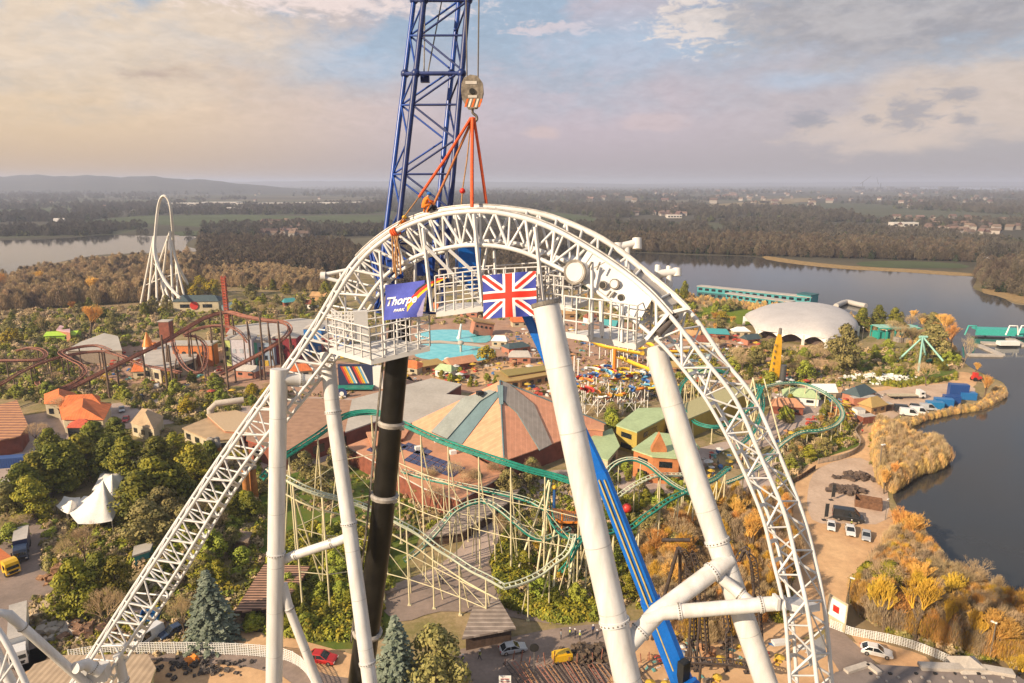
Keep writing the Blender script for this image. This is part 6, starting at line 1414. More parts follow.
# lamp posts
lp_ = thing('lamp_post', 'x', 'lamp post'); MB().tube((0,0,0),(0,0,7),.12,.08,8).build('pole', STEEL, lp_, loc=(0,0,0)); MB().box((0,-.3,7.05), (.35,.9,.16)).build('lamp_head', WHITE_FAR, lp_, loc=(0,0,0))
for (u, v, h, lab) in ((878,478,9,'tall grey lamp post at the left edge of the reed bed'),(847,608,6,'grey lamp post on the slope between the shrubs behind the billboard'),(989,662,7,'lamp post in front of the orange thicket at the bottom right'),(884,345,7,'lamp post left of the giant swing'),(862,342,7,'lamp post at the right end of the domed hall'),(885,520,5,'short post by the skip at the shore'),(500,612,6,'lamp post beside the walkway in front of the building site'),(880,412,5,'lamp post beside the shore path cabins')):
    place(lp_, G(u,v,0), rnd.uniform(0,6), h/7, lab)
kill(lp_)
# far building cranes and towers on the right skyline, far warehouses
def faraway(name, label, u, v, w_, dp, h, m, rm, cat='building', d=None):
    p = G(u, v, 0); t = thing(name, label, cat, (p.x,p.y,0)); MB().box((0,0,h/2), (w_,dp,h)).build('wall', m, t, loc=(0,0,0)); MB().box((0,0,h+.5), (w_*1.02,dp*1.02,1)).build('roof', rm, t, loc=(0,0,0))
    for k in range(5): MB().box((-w_/2+w_*(k+.5)/5,-dp/2-.3,h*.55), (w_/8,.4,h*.4)).build('window', GLASS, t, loc=(0,0,0))
    return t
FG = mat('far_grey_wall', (.16,.16,.17), .9); FW_ = mat('far_pale_wall', (.62,.58,.54), .9); FP = mat('far_pale_roof', (.66,.62,.58), .8)
for (u, v, w_, h, m, lab) in ((858,191,80,45,FG,'grey block with two construction cranes on the far right skyline'),(878,190.5,60,36,FG,'narrow grey office block right of the far cranes'),(890,190,44,40,FG,'darker office block furthest right of the far crane group'),(913,190,90,34,FG,'broad grey block in the far town'),(948,190.5,150,40,FG,'widest grey block on the far right skyline'),(1003,190,90,20,FG,'low grey block near the right edge of the skyline'),(524,191,60,30,FG,'pale grey block on the skyline just right of the crane')):
    p = G(u, v, 0); faraway('office_block', lab, u, v, w_, 60, h*.8, m, m)
for (u, v, hgt, lab) in ((862,191,120,'tall dark construction crane with jib leaning right, on the skyline'),(880,191,110,'second skyline construction crane, right of the taller one')):
    p = G(u, v, 0); t = thing('tower_crane', lab, 'tower crane', (p.x,p.y,0)); MB().tube((0,0,0),(0,0,hgt*.6),2.5,2.5,4).build('mast', BLACK, t, loc=(0,0,0)); MB().tube((-20,0,hgt*.5),(60 if u<870 else -40,0,hgt),2,1.2,4).build('jib', BLACK, t, loc=(0,0,0))
for (u, v, w_, lab) in ((188,206,110,'long pale warehouse right of the top hat coaster'),(222,205,120,'long pale warehouse in the middle of the far row behind the top hat coaster'),(250,206,60,'short pale warehouse at the right end of the far row'),(270,206,100,'pale low warehouse left of the crane in the far fields'),(322,205.5,170,'longest pale warehouse left of the crane'),(240,211,50,'small pale warehouse below the far row'),(352,205,60,'blue tinted end of the far warehouse row')):
    faraway('warehouse', lab, u, v, w_, 50, 9, FW_, FP)
faraway('building', 'long white building on the far bank behind the right lake', 903, 227, 42, 16, 7, FW_, FP); faraway('building', 'white roofed building on the far bank right of the longer one', 935, 232, 24, 14, 6, FW_, FP); faraway('building', 'white building near the far right shore', 987, 262, 12, 8, 4, FW_, FP)
faraway('building', 'white clubhouse behind the right lake wood', 674, 218, 30, 14, 6, FW_, FP)
tag(gable('house', 'white gabled boathouse on the far side of the left lake', 60, 225, 16, 12, 6, 6, .3, FW_, FW_), None)
# ------------------------------------------------------------------ vehicles
def paint(nm, c): return mat('car_paint_'+nm, c, .28, .1, var=.03, spec=.6)
def loft(b, sections, mi=0, sm=False, cap=True):
    n = len(sections[0]); vs = [p for s in sections for p in s]
    b.add(vs, [(j*n+i, (j+1)*n+i, (j+1)*n+(i+1) % n, j*n+(i+1) % n) for j in range(len(sections)-1) for i in range(n)], mi, sm)
    if cap: b.add(vs, [tuple(range(n)), tuple(range((len(sections)-1)*n, len(sections)*n))[::-1]], mi)
def car(name, label, u, v, heading, pm, kind='car', cat='car', group=None, s=1.0):
    """heading: degrees, direction of the nose clockwise from +Y"""
    p = G(u, v, 0.14); t = thing(name, label, cat, p, -R(heading), group); t.scale = (s, s, s)
    if kind == 'car': L_, W_ = 4.4, 1.78; low = [(-2.2,.42,.72),(-2.15,.30,.80),(-1.2,.28,.92),(.9,.28,.90),(1.9,.30,.74),(2.18,.38,.62)]; cab = [(-1.95,.86,.90,.98),(-1.25,.84,1.40,.82),(.15,.84,1.44,.82),(1.05,.90,.90,.98)]
    elif kind == 'suv': L_, W_ = 4.6, 1.85; low = [(-2.3,.45,.85),(-2.25,.32,1.0),(-1.2,.30,1.05),(.9,.30,1.05),(2.0,.34,.92),(2.28,.42,.74)]; cab = [(-2.2,.88,1.02,.98),(-1.9,.86,1.64,.84),(.2,.86,1.68,.84),(1.15,.92,1.04,.98)]
    else: L_, W_ = 5.2, 1.95; low = [(-2.6,.45,1.0),(-2.58,.35,1.1),(-1.2,.35,1.15),(1.3,.35,1.12),(2.3,.38,.98),(2.58,.45,.8)]; cab = [(-2.58,.96,1.1,1.0),(-2.5,.94,2.15,.90),(.9,.94,2.2,.90),(1.9,.98,1.12,.99)]
    b = MB(); secs = []
    for y, z0, z1 in low: w_ = W_/2*(.94 if abs(y) > L_*.46 else 1); secs.append([(-w_,y,z0),(-w_,y,z1*.86),(-w_*.93,y,z1),(w_*.93,y,z1),(w_,y,z1*.86),(w_,y,z0)])
    loft(b, secs, 0); b.build('body', pm, t, loc=(0,0,0))
    # cabin: glass block, painted roof and pillars
    (y0,a0,zb0,_),(y1,a1,zt1,_),(y2,a2,zt2,_),(y3,a3,zb3,_) = cab; w0, w1 = W_/2*.95, W_/2*.80
    vs = [(-w0,y0,zb0-.05),(w0,y0,zb0-.05),(w0,y3,zb3-.05),(-w0,y3,zb3-.05),(-w1,y1,zt1),(w1,y1,zt1),(w1,y2,zt2),(-w1,y2,zt2)]
    b = MB(); b.add(vs, [(0,1,5,4),(1,2,6,5),(2,3,7,6),(3,0,4,7)]); b.build('window', GLASS, t, loc=(0,0,0))
    b = MB(); e = .03; b.add([(-w1-e,y1-e,zt1-.02),(w1+e,y1-e,zt1-.02),(w1+e,y2+e,zt2-.02),(-w1-e,y2+e,zt2-.02),(-w1*.9,y1+.1,zt1+.06),(w1*.9,y1+.1,zt1+.06),(w1*.9,y2-.1,zt2+.06),(-w1*.9,y2-.1,zt2+.06)], [(4,5,6,7),(0,1,5,4),(1,2,6,5),(2,3,7,6),(3,0,4,7),(3,2,1,0)])
    for q in ((0,4),(1,5),(2,6),(3,7)): b.tube(Vector(vs[q[0]]), Vector(vs[q[1]]), .06, .06, 4)
    for sg_ in (-1,1):
        ym = (y1+y2)/2; b.tube((sg_*w0,ym,zb0), (sg_*w1,ym,zt1), .06, .06, 4)
        if kind == 'van': b.add([(sg_*(w0+.01),y0+.05,zb0-.02),(sg_*(w0+.01),y2-1.0,zb3),(sg_*(w1+.015),y2-1.0,zt2),(sg_*(w1+.015),y1+.05,zt1)], [(0,1,2,3),(3,2,1,0)])
    if kind == 'van': b.add([(-w0,y0-.02,zb0-.02),(w0,y0-.02,zb0-.02),(w1,y1-.02,zt1),(-w1,y1-.02,zt1)], [(0,1,2,3)])
    b.build('roof', pm, t, loc=(0,0,0))
    for sx in (-1,1):
        for yy in (-L_*.31, L_*.31):
            w_ = bpy.data.objects.new('wheel', MB().tube((sx*(W_/2-.22),yy,.33),(sx*(W_/2+.02),yy,.33),.33,.33,14).mesh('wheel', TYRE)); COL.objects.link(w_); w_.parent = t
            MB().tube((sx*(W_/2+.015),yy,.33),(sx*(W_/2+.035),yy,.33),.19,.19,10).build('rim', CHROME, w_, loc=(0,0,0))
        zl = low[-1][2]-.08; MB().box((sx*W_*.36,low[-1][0]-.03,zl), (.36,.14,.16)).build('headlight', mat('headlight_glass', (.7,.7,.68), .1), t, loc=(0,0,0))
        MB().box((sx*W_*.38,low[0][0]+.0,low[0][2]+.02), (.28,.12,.18)).build('tail_light', mat('tail_light_red', (.4,.01,.01), .3), t, loc=(0,0,0))
    MB().box((0,low[-1][0]+.01,.46), (.9,.05,.16)).build('grille', BLACK, t, loc=(0,0,0))
    return t
PW, PS, PK, PR, PB, PN = paint('white',(.72,.70,.68)), paint('silver',(.42,.43,.45)), paint('black',(.025,.027,.03)), paint('red',(.45,.02,.02)), paint('blue',(.02,.10,.35)), paint('navy',(.03,.05,.10))
car('van', 'silver white van parked under the rising truss at the bottom left', 148, 641, 205, PW, 'van', 'van')
car('car', 'dark hatchback parked right of the van under the rising truss', 173, 634, 220, PN)
car('car', 'bright red car beside the leaning white leg at the bottom', 322, 661, 100, PR, s=1.1)
car('car', 'silver car parked beside the two people in high vis at the bottom centre', 513, 651, 75, PS)
car('car', 'long white car parked on the ramp at the bottom right', 876, 654, 112, PW, s=1.05)
car('car', 'white car leftmost of the three parked on the sand', 831, 528, 204, PW, s=.95)
car('car', 'white car in the middle of the three parked on the sand', 850, 533, 201, PW, s=1.05)
car('car', 'silver car rightmost of the three parked on the sand', 866, 538, 207, PS)
car('van', 'long black van parked behind the white cars on the sand', 848, 520, 112, PK, 'van', 'van', s=1.25)
car('van', 'white van on the path beyond the terracotta roofs', 151, 391, 255, PW, 'van', 'van', s=1.15)
car('car', 'dark car on the path right of the far white van', 185, 389, 270, PN, 'suv')
car('car', 'pale car beside the tan hipped roof', 122, 411, 150, PS); car('car', 'red car just above the dark evergreens beside the tan roof', 126, 421, 160, PR); car('van', 'dark van beyond the pale car near the tan hipped roof', 137, 402, 190, PN, 'van', 'van')
car('van', 'dark van leftmost of the vehicles parked at the shore', 903, 412, 110, PK, 'van', 'van', s=1.1)
car('van', 'white van second from left parked at the shore', 909, 415.5, 112, PW, 'van', 'van', s=1.1)
car('van', 'white van third from left parked at the shore', 919, 414, 112, PW, 'van', 'van', s=1.1); car('car', 'dark car behind the white vans at the shore', 917, 409, 110, PK, 'suv'); car('van', 'pale van nearest the blue containers at the shore', 928, 410, 108, PS, 'van', 'van')
car('car', 'red car on the path behind the domed hall scaffold', 792, 414, 80, PR); car('car', 'dark car behind the green roofed hall', 652, 398, 100, PK)
# trucks ------------------------------------------------------------------
def truck(name, label, u, v, heading, cabm, bodym, bodyl=8.0, bh=2.6, roofm=None, flat=False, group=None, s=1.0):
    p = G(u, v, .14); t = thing(name, label, 'truck', p, -R(heading), group); t.scale = (s,s,s)
    b = MB(); secs = [[(-1.2,y,z0),(-1.2,y,z1*.8),(-1.12,y,z1),(1.12,y,z1),(1.2,y,z1*.8),(1.2,y,z0)] for y, z0, z1 in ((-1.1,.6,3.0),(.2,.6,3.1),(.9,.6,2.7),(1.15,.55,1.6),(1.2,.5,1.2))]
    b2 = MB(); loft(b2, secs); b2.build('cab', cabm, t, loc=(0,0,0))
    MB().add([(-1.05,1.185,1.55),(1.05,1.185,1.55),(.98,.93,2.5),(-.98,.93,2.5)], [(0,1,2,3)]).build('windscreen', GLASS, t, loc=(0,0,0)); MB().box((0,1.22,.95), (1.7,.08,.5)).build('grille', BLACK, t, loc=(0,0,0))
    for sx in (-1,1): MB().box((sx*1.215,.1,2.0), (.04,1.0,.7)).build('side_window', GLASS, t, loc=(0,0,0)); MB().box((sx*.9,1.24,.85), (.35,.08,.2)).build('headlight', MATS['headlight_glass'], t, loc=(0,0,0)); MB().box((sx*1.4,.9,2.1), (.2,.12,.6)).build('mirror', BLACK, t, loc=(0,0,0))
    MB().box((0,-1.4-bodyl/2,.9), (1.0,bodyl,.3)).build('chassis', BLACK, t, loc=(0,0,0))
    if flat: MB().box((0,-1.5-bodyl/2,1.2), (2.45,bodyl,.25)).build('flat_bed', bodym, t, loc=(0,0,0))
    else: MB().box((0,-1.5-bodyl/2,1.1+bh/2), (2.45,bodyl,bh)).build('box_body', bodym, t, loc=(0,0,0)); MB().box((0,-1.5-bodyl/2,1.13+bh), (2.5,bodyl+.04,.08)).build('roof_sheet', roofm or bodym, t, loc=(0,0,0))
    for sx in (-1,1):
        for yy in (.3,-1.6-bodyl*.62,-1.6-bodyl*.8): MB().tube((sx*.9,yy,.5),(sx*1.22,yy,.5),.5,.5,14).build('wheel', TYRE, t, loc=(0,0,0))
    return t
truck('lorry', 'bright yellow lorry cab with orange load bed at the left edge', 12, 574, 125, paint('yellow',(.75,.45,.02)), mat('orange_load', (.55,.16,.05), .8), 7, 1.0)
truck('lorry', 'dark blue box lorry with pale roof parked in the left yard', 22, 560, 148, PN, paint('darkblue',(.02,.03,.09)), 6.5, 2.6, PALEROOF)
truck('lorry', 'white lorry with long pale trailer at the bottom left', 20, 664, 146, PW, WHITE_FAR, 11, 2.7, PALEROOF)
truck('lorry', 'flat bed lorry on the shore path', 920, 398, 88, PW, CREAMW, 10, 1, flat=True)
BC = [paint('container_blue',(.02,.16,.42)), paint('container_dark_blue',(.02,.07,.25)), paint('container_light',(.02,.19,.42))]
def container(label, u, v, rz, L_, h, m, open_=False, W_=2.5, nm='container'):
    p = G(u, v, .1); t = thing(nm, label, nm.replace('_', ' '), p, rz); b = MB()
    MB().box((0,0,.15), (L_,W_,.2)).build('floor', m, t, loc=(0,0,0))
    for sy in (-1,1):
        b = MB(); b.box((0,sy*W_/2,h/2), (L_,.1,h)); 
        for k in range(int(L_/.6)): b.box((-L_/2+.3+k*.6, sy*(W_/2+.07), h/2), (.14,.08,h*.92))
        b.build('side_wall', m, t, loc=(0,0,0))
    for sx in (-1,1): MB().box((sx*L_/2,0,h/2), (.1,W_-.1,h)).build('end_wall', m, t, loc=(0,0,0))
    if not open_: MB().box((0,0,h+.06), (L_+.1,W_+.1,.12)).build('roof', m if m in BC else PALEROOF, t, loc=(0,0,0))
    return t
container('blue container leftmost of the shoreline row, beside the pale van', 934, 409, -.25, 5, 2.5, BC[2]); container('blue container second in the shoreline row', 943, 406, -.25, 5.5, 2.6, BC[0]); container('blue container third in the shoreline row', 951, 403, -.25, 5, 2.6, BC[1])
container('tall dark blue cabin at the right end of the shoreline containers', 957, 398, -.2, 6, 5.0, BC[1]); container('low blue cabin right of the tall one at the shore', 967, 399, -.2, 5, 2.4, BC[0])
container('open rusty brown skip at the water edge beside the black van', 868, 506, -.45, 5.6, 1.8, mat('rusty_skip', (.20,.10,.055), .8, var=.25, scale=2), True, 3.4, 'skip')
container('pink walled site cabin on the shore path above the sand', 863, 404, .15, 9, 2.6, PINKW); container('brown roofed site cabin right of the pink one', 880, 410, .1, 7, 2.3, MATS['dark_timber'])
container('white site cabin with orange sign below the pink cabin', 858, 416, .2, 3, 2.5, WHITE_FAR, nm='cabin'); container('brick coloured cabin at the bend of the shore path', 866, 422, .3, 5, 2.2, BRICK, nm='cabin')
container('blue skip at the end of the yard under the truss', 151, 619, .3, 3, 1.4, BC[0], True, 2, 'skip')
container('small blue cabin with light stripe at the left edge above the evergreens', 12, 466, .2, 8, 2.6, BC[1], nm='caravan')
t = thing('tractor', 'small red tractor like machine on the eastern shore', 'tractor', G(976,381,0)); q = G(976,381,0)
MB().box((q.x,q.y,1.3), (3.2,1.6,1.2)).build('body', CL['red'], t); MB().box((q.x-.6,q.y,2.6), (1.4,1.5,1.5)).build('cab', CL['red'], t)
for sx, r_ in ((-1,.8),(1.1,.55)):
    for sy in (-.9,.9): MB().tube((q.x+sx,q.y+sy-.15,r_),(q.x+sx,q.y+sy+.15,r_),r_,r_,12).build('wheel', TYRE, t)
t = thing('generator', 'yellow towable generator beside the scrap heap at the bottom centre', 'generator', G(562,661,.14)); q = G(562,661,.14)
b = MB(); rzG = .25; b.box((q.x,q.y,1.1), (3.0,1.5,1.1), rzG); b.box((q.x,q.y,1.75), (2.5,1.2,.25), rzG); b.build('housing', paint('yellow',(.75,.45,.02)), t); MB().box((q.x,q.y,.45), (2.8,1.3,.35), rzG).build('frame', BLACK, t); MB().box((q.x+.9,q.y-.2,1.9), (.5,.5,.12), rzG).build('exhaust_cover', BLACK, t)
for sx in (-.9,.9): MB().tube((q.x+sx,q.y-.8,.35),(q.x+sx,q.y-.6,.35),.35,.35,12).build('wheel', TYRE, t)
# heaps on the sand -----------------------------------------------------------
def heap(label, u, v, n, sx, sy, h, m, seed, nm='rubble_heap', sz=(.5,1.0)):
    rr = random.Random(seed); c = G(u, v, .1); b = MB()
    for _ in range(n):
        x, y = rr.gauss(0, sx/2.4), rr.gauss(0, sy/2.4); k = max(0, 1-(x/sx)**2-(y/sy)**2); s_ = rr.uniform(*sz); Mx = Matrix.Rotation(rr.uniform(0,3),3,'Z')@Matrix.Rotation(rr.uniform(-.6,.6),3,'X')
        b.box((c.x+x,c.y+y,s_*.4+h*k*rr.random()), (s_*1.4,s_,s_*.8), M=Mx)
    o = b.build(nm, m); tag(o, label, 'heap')
DROCK = mat('dark_rubble', (.13,.09,.07), .9, var=.3, scale=1)
heap('dark heap of boulders on the sand, the upper of two', 856, 478, 80, 4.6, 2.4, .9, DROCK, 1, sz=(.5,1.1)); heap('dark heap of boulders on the sand, the lower of two', 849, 491, 70, 4.2, 2.4, .9, DROCK, 2, sz=(.5,1.1))
heap('row of white bags and rocks behind the bottom left lorry', 62, 630, 46, 5, 3, .6, CONC, 3, sz=(.5,1.0)); heap('pile of broken timber in the left yard', 58, 575, 60, 2.6, 3.4, 1.4, mat('broken_timber', (.38,.20,.10), .85, var=.3), 4, sz=(.3,1.1)); heap('dark heap of branches next to the generator', 590, 656, 120, 5, 2.6, 1.0, mat('dark_branches', (.13,.09,.06), .9, var=.3), 5, sz=(.2,.9))
heap('rocks in the flower bed at the bottom left', 88, 632, 26, 5, 2, .6, mat('brown_rock', (.28,.16,.10), .9, var=.2), 6, sz=(.6,1.2)); heap('clutter of tyres and crates inside the white fenced yard', 196, 668, 90, 9, 2.2, .5, mat('dark_clutter', (.16,.13,.11), .8, var=.5, scale=4), 8, sz=(.2,.6)); heap('orange and white barrels inside the white fenced yard', 194, 662, 6, 1, .8, .6, CL['orange'], 9, sz=(.6,.9))
heap('pile of long boards left of the evergreens in the yard', 44, 610, 50, 2, 6, .6, mat('pale_boards', (.50,.38,.24), .85, var=.2), 10, sz=(.3,.9))
heap('brown clutter below the falling truss on the far side of the white car', 700, 640, 60, 6, 3, .8, mat('mixed_clutter', (.2,.15,.12), .85, var=.4, scale=3), 11, sz=(.3,.9))
heap('white mosaic rock mound in the flower garden near the shore', 880, 379, 260, 14, 7, 1.4, WHITE_FAR, 13, 'rock_mound', (.5,.9))
# dark banners standing on the sand
for (u, v, lab) in ((831,500,'narrow black feather banner standing on the sand, the upper of two'),(824,520,'narrow black feather banner standing on the sand, the lower of two')):
    p = G(u, v, .1); t = thing('feather_banner', lab, 'banner', p); MB().tube(p, p+Vector((0,0,4.2)), .05, .04, 6).build('pole', STEEL, t); MB().prism([(p.x+.03,p.y-.03),(p.x+.85,p.y-.03),(p.x+.85,p.y+.03),(p.x+.03,p.y+.03)], .9, 4.1).build('cloth', FK, t); MB().box((p.x,p.y,.1), (.9,.9,.15)).build('foot', BLACK, t)
# ------------------------------------------------------------------ people
def body_mesh(pose, name):
    """one continuous skinned body, metres, feet at z=0, facing -Y"""
    J = {'pel':(0,0,.95),'ch':(0,.01,1.22),'sh':(0,.01,1.42),'nk':(0,.0,1.52),'hd':(0,-.02,1.66),'tp':(0,-.01,1.78),
         'hl':(-.10,0,.90),'hr':(.10,0,.90),'kl':(-.11,-.02,.50),'kr':(.11,-.02,.50),'al':(-.11,.02,.09),'ar':(.11,.02,.09),'tl':(-.12,-.16,.04),'tr':(.12,-.16,.04),
         'sl':(-.19,.01,1.40),'sr':(.19,.01,1.40),'el':(-.25,.02,1.12),'er':(.25,.02,1.12),'wl':(-.26,-.10,.90),'wr':(.26,-.10,.90),'fl':(-.26,-.14,.81),'fr':(.26,-.14,.81)}
    J.update(pose); Rr = dict(pel=.15,ch=.155,sh=.13,nk=.06,hd=.105,tp=.07,hl=.105,hr=.105,kl=.07,kr=.07,al=.05,ar=.05,tl=.045,tr=.045,sl=.07,sr=.07,el=.05,er=.05,wl=.036,wr=.036,fl=.04,fr=.04)
    E = [('pel','ch'),('ch','sh'),('sh','nk'),('nk','hd'),('hd','tp'),('pel','hl'),('pel','hr'),('hl','kl'),('hr','kr'),('kl','al'),('kr','ar'),('al','tl'),('ar','tr'),('sh','sl'),('sh','sr'),('sl','el'),('sr','er'),('el','wl'),('er','wr'),('wl','fl'),('wr','fr')]
    ks = list(J); me = bpy.data.meshes.new(name); me.from_pydata([J[k] for k in ks], [(ks.index(a), ks.index(b_)) for a, b_ in E], []); o = bpy.data.objects.new(name, me); COL.objects.link(o)
    o.modifiers.new('skin', 'SKIN'); me.skin_vertices[0].data[0].use_root = True
    for i, k in enumerate(ks): me.skin_vertices[0].data[i].radius = (Rr[k], Rr[k])
    sd = o.modifiers.new('sub', 'SUBSURF'); sd.levels = 1; sd.render_levels = 1
    bpy.context.view_layer.update(); m = bpy.data.meshes.new_from_object(o.evaluated_get(bpy.context.evaluated_depsgraph_get())); bpy.data.objects.remove(o)
    hz = J['nk'][2]+.03; kn = (J['kl'][2]+J['hl'][2])/2
    return m, J
POSES = {'stand': {}, 'walk': {'kl':(-.11,-.22,.52),'al':(-.11,-.26,.10),'tl':(-.12,-.42,.06),'kr':(.11,.06,.50),'ar':(.11,.34,.14),'tr':(.12,.24,.04),'wl':(-.28,.12,.92),'fl':(-.28,.14,.84),'wr':(.28,-.22,.95),'fr':(.28,-.28,.88)},
 'crouch': {'pel':(0,.12,.42),'ch':(0,-.04,.66),'sh':(0,-.16,.84),'nk':(0,-.22,.93),'hd':(0,-.30,1.03),'tp':(0,-.33,1.13),'hl':(-.11,.10,.40),'hr':(.11,.10,.40),'kl':(-.20,-.24,.50),'kr':(.20,-.24,.50),'al':(-.18,-.02,.09),'ar':(.18,-.02,.09),'tl':(-.19,-.20,.04),'tr':(.19,-.20,.04),'sl':(-.19,-.15,.82),'sr':(.19,-.15,.82),'el':(-.27,-.32,.62),'er':(.27,-.32,.62),'wl':(-.20,-.50,.50),'wr':(.20,-.50,.50),'fl':(-.16,-.56,.44),'fr':(.16,-.56,.44)}}
PM = {}
def person(label, loc, rz, pose, top, trous, hat_m=None, vest=None, group=None, s=1.0):
    if pose not in PM: PM[pose] = body_mesh(POSES[pose], 'body')
    m, J = PM[pose]; m = m.copy(); m.materials.clear()
    for q in (top, trous, SKIN): m.materials.append(q)
    nk, pel = Vector(J['nk']), Vector(J['pel'])
    for f in m.polygons:
        c = f.center; f.use_smooth = True; i = 0
        if (c-Vector(J['hd'])).length < .17 or (c-Vector(J['fl'])).length < .07 or (c-Vector(J['fr'])).length < .07: i = 2
        elif pose != 'crouch' and c.z < .93: i = 1
        elif pose == 'crouch' and (c.z < .30): i = 1
        f.material_index = i
    t = thing('person', label, 'person', loc, rz, group); t.scale = (s,s,s)
    o = bpy.data.objects.new('body', m); COL.objects.link(o); o.parent = t
    h = Vector(J['hd']); up = (Vector(J['tp'])-h).normalized()
    b = MB(); b.sphere(h+up*.07, .135, 12, 8, sq=(1,1.1,.85))
    if hat_m: b.tube(h+up*.05, h+up*.07, .165, .16, 12); b.build('helmet', hat_m, t, loc=(0,0,0))
    else: b.build('hair', mat('brown_hair', (.05,.03,.02), .8), t, loc=(0,0,0))
    for sx in (-.045,.045): MB().sphere(h+Vector((sx,-.098,.0)), .016, 6, 4).build('eye', BLACK, t, loc=(0,0,0))
    MB().sphere(h+Vector((0,-.115,-.03)), .02, 6, 4, sq=(.8,1.2,1.2)).build('nose', SKIN, t, loc=(0,0,0)); MB().box(h+Vector((0,-.10,-.065)), (.05,.02,.012)).build('mouth', mat('lip', (.35,.12,.09), .6), t, loc=(0,0,0))
    if vest:
        c0, c1 = Vector(J['pel']), Vector(J['sh']); b = MB(); b.path([c0.lerp(c1,.12), c0.lerp(c1,.55), c0.lerp(c1,.98)], [.19,.195,.17], 14, cap=False); b.build('vest', vest, t, loc=(0,0,0))
        for k in (.3,.6): q = c0.lerp(c1, k); MB().tube(q-Vector((0,0,.025)), q+Vector((0,0,.025)), .205, .205, 14, cap=False).build('reflective_band', CONC, t, loc=(0,0,0))
    return t
HB, HW, HR, HY_ = mat('helmet_blue', (.02,.15,.5), .35), mat('helmet_white', (.75,.75,.72), .35), mat('helmet_red', (.6,.05,.04), .35), mat('helmet_yellow', (.75,.45,.02), .35)
def on_chord(u): 
    best = min(range(len(chord[0])), key=lambda i: abs(proj(chord[0][i])[0]-u)); return chord[0][best].lerp(chord[1][best], .5)+Vector((0,0,.2))
person('worker in orange suit and blue helmet crouching on top of the arch', on_chord(424), 2.2, 'crouch', HIVIS_O, HIVIS_O, HB, s=.92)
person('worker in orange jacket and yellow helmet crouching low on the rising side of the arch', on_chord(402)+Vector((0,.5,-.7)), .6, 'crouch', HIVIS_O, DARKCLOTH, HY_, s=.9)
person('worker in dark clothes and red helmet crouching behind the orange suited worker', on_chord(435)+Vector((.1,.6,-.55)), -2.0, 'crouch', DARKCLOTH, DARKCLOTH, HR, s=.9)
ppl = [(463,664,'dark clothed person in yellow vest walking below the olive tree, the left of two','walk',HIVIS_Y,1),(480,660,'person in yellow green vest walking beside the silver car, the right of two','walk',HIVIS_Y,1),
 (561,639,'person in dark blue standing apart left of the group behind the generator','stand',None,0),(570,637,'person in yellow vest and white helmet in the group behind the generator','stand',HIVIS_Y,1),(575,638,'person all in black between the two vests in the group','stand',None,1),(580,640,'person in yellow vest nearest the camera in the group behind the generator','stand',HIVIS_Y,1),(593,634,'person in grey at the far right of the group behind the generator','stand',None,1),(597,639,'person in dark jacket leaning close to the tall column','walk',None,1),
 (443,584,'person walking on the path under the wave track, left of two','stand',None,0),(440,582,'person in pale jacket walking on the path under the wave track','walk',None,0),(862,434,'person in red walking the sand path beside the picket fence','walk',None,0),(851,527,'person in yellow vest beside the black van','stand',HIVIS_Y,1),(900,480-60,'person by the shore path cabins','stand',HIVIS_Y,0)]
rr = random.Random(5); tops = [mat('cloth_navy', (.03,.05,.14), .85), DARKCLOTH, mat('cloth_grey', (.25,.25,.26), .85), mat('cloth_red', (.45,.05,.04), .85)]
for i, (u, v, lab, ps, vs_, hl) in enumerate(ppl):
    person(lab, G(u, v, .14), rr.uniform(0,6.28), ps, tops[3] if 'red' in lab else DARKCLOTH if 'black' in lab else tops[i % 3], DARKCLOTH, (HW if hl else None), vs_)
crowd = [(840+rr.uniform(0,16), 388+rr.uniform(0,10)) for _ in range(8)]+[(700+rr.uniform(0,60), 470+rr.uniform(-12,8)) for _ in range(8)]+[(430+rr.uniform(0,110), 366+rr.uniform(-6,8)) for _ in range(12)]+[(240+rr.uniform(0,90), 376+rr.uniform(-3,8)) for _ in range(12)]
for i, (u, v) in enumerate(crowd): person('tiny distant visitor standing on the park paths', G(u, v, .14), rr.uniform(0,6), ('stand','walk')[i % 2], tops[i % 4], DARKCLOTH, None, None, 'distant visitors on the paths')
# round black sign, white board, reflector by the generator
t = thing('round_sign', 'black oval sign disc on a thin post in front of the generator', 'sign', G(534,676,.14)); q = G(534,676,.14); MB().tube(q, q+Vector((0,0,5)), .07,.07,6).build('post', STEEL, t); MB().path([q+Vector((0,-.1,5)), q+Vector((0,.02,5))], .72, 18).build('disc', BLACK, t)
t = thing('notice_board', 'white notice board with red lines at the very bottom edge', 'sign', G(505,690,.14)); q = G(505,692,.14); MB().box(q+Vector((0,0,1.8)), (1.8,.1,2.0)).build('board', WHITE_FAR, t); MB().box(q+Vector((0,0,.4)), (.1,.1,.9)).build('post', STEEL, t)
for k in range(3): MB().box(q+Vector((0,-.06,1.3+k*.5)), (1.3,.03,.12)).build('print_line', FO, t)
tag(MB().sphere(G(627,508,2.2), 1.1, 12, 8).build('balloon_sign', CL['red']), 'round red ball ornament between blue boom and hedge', 'ornament')
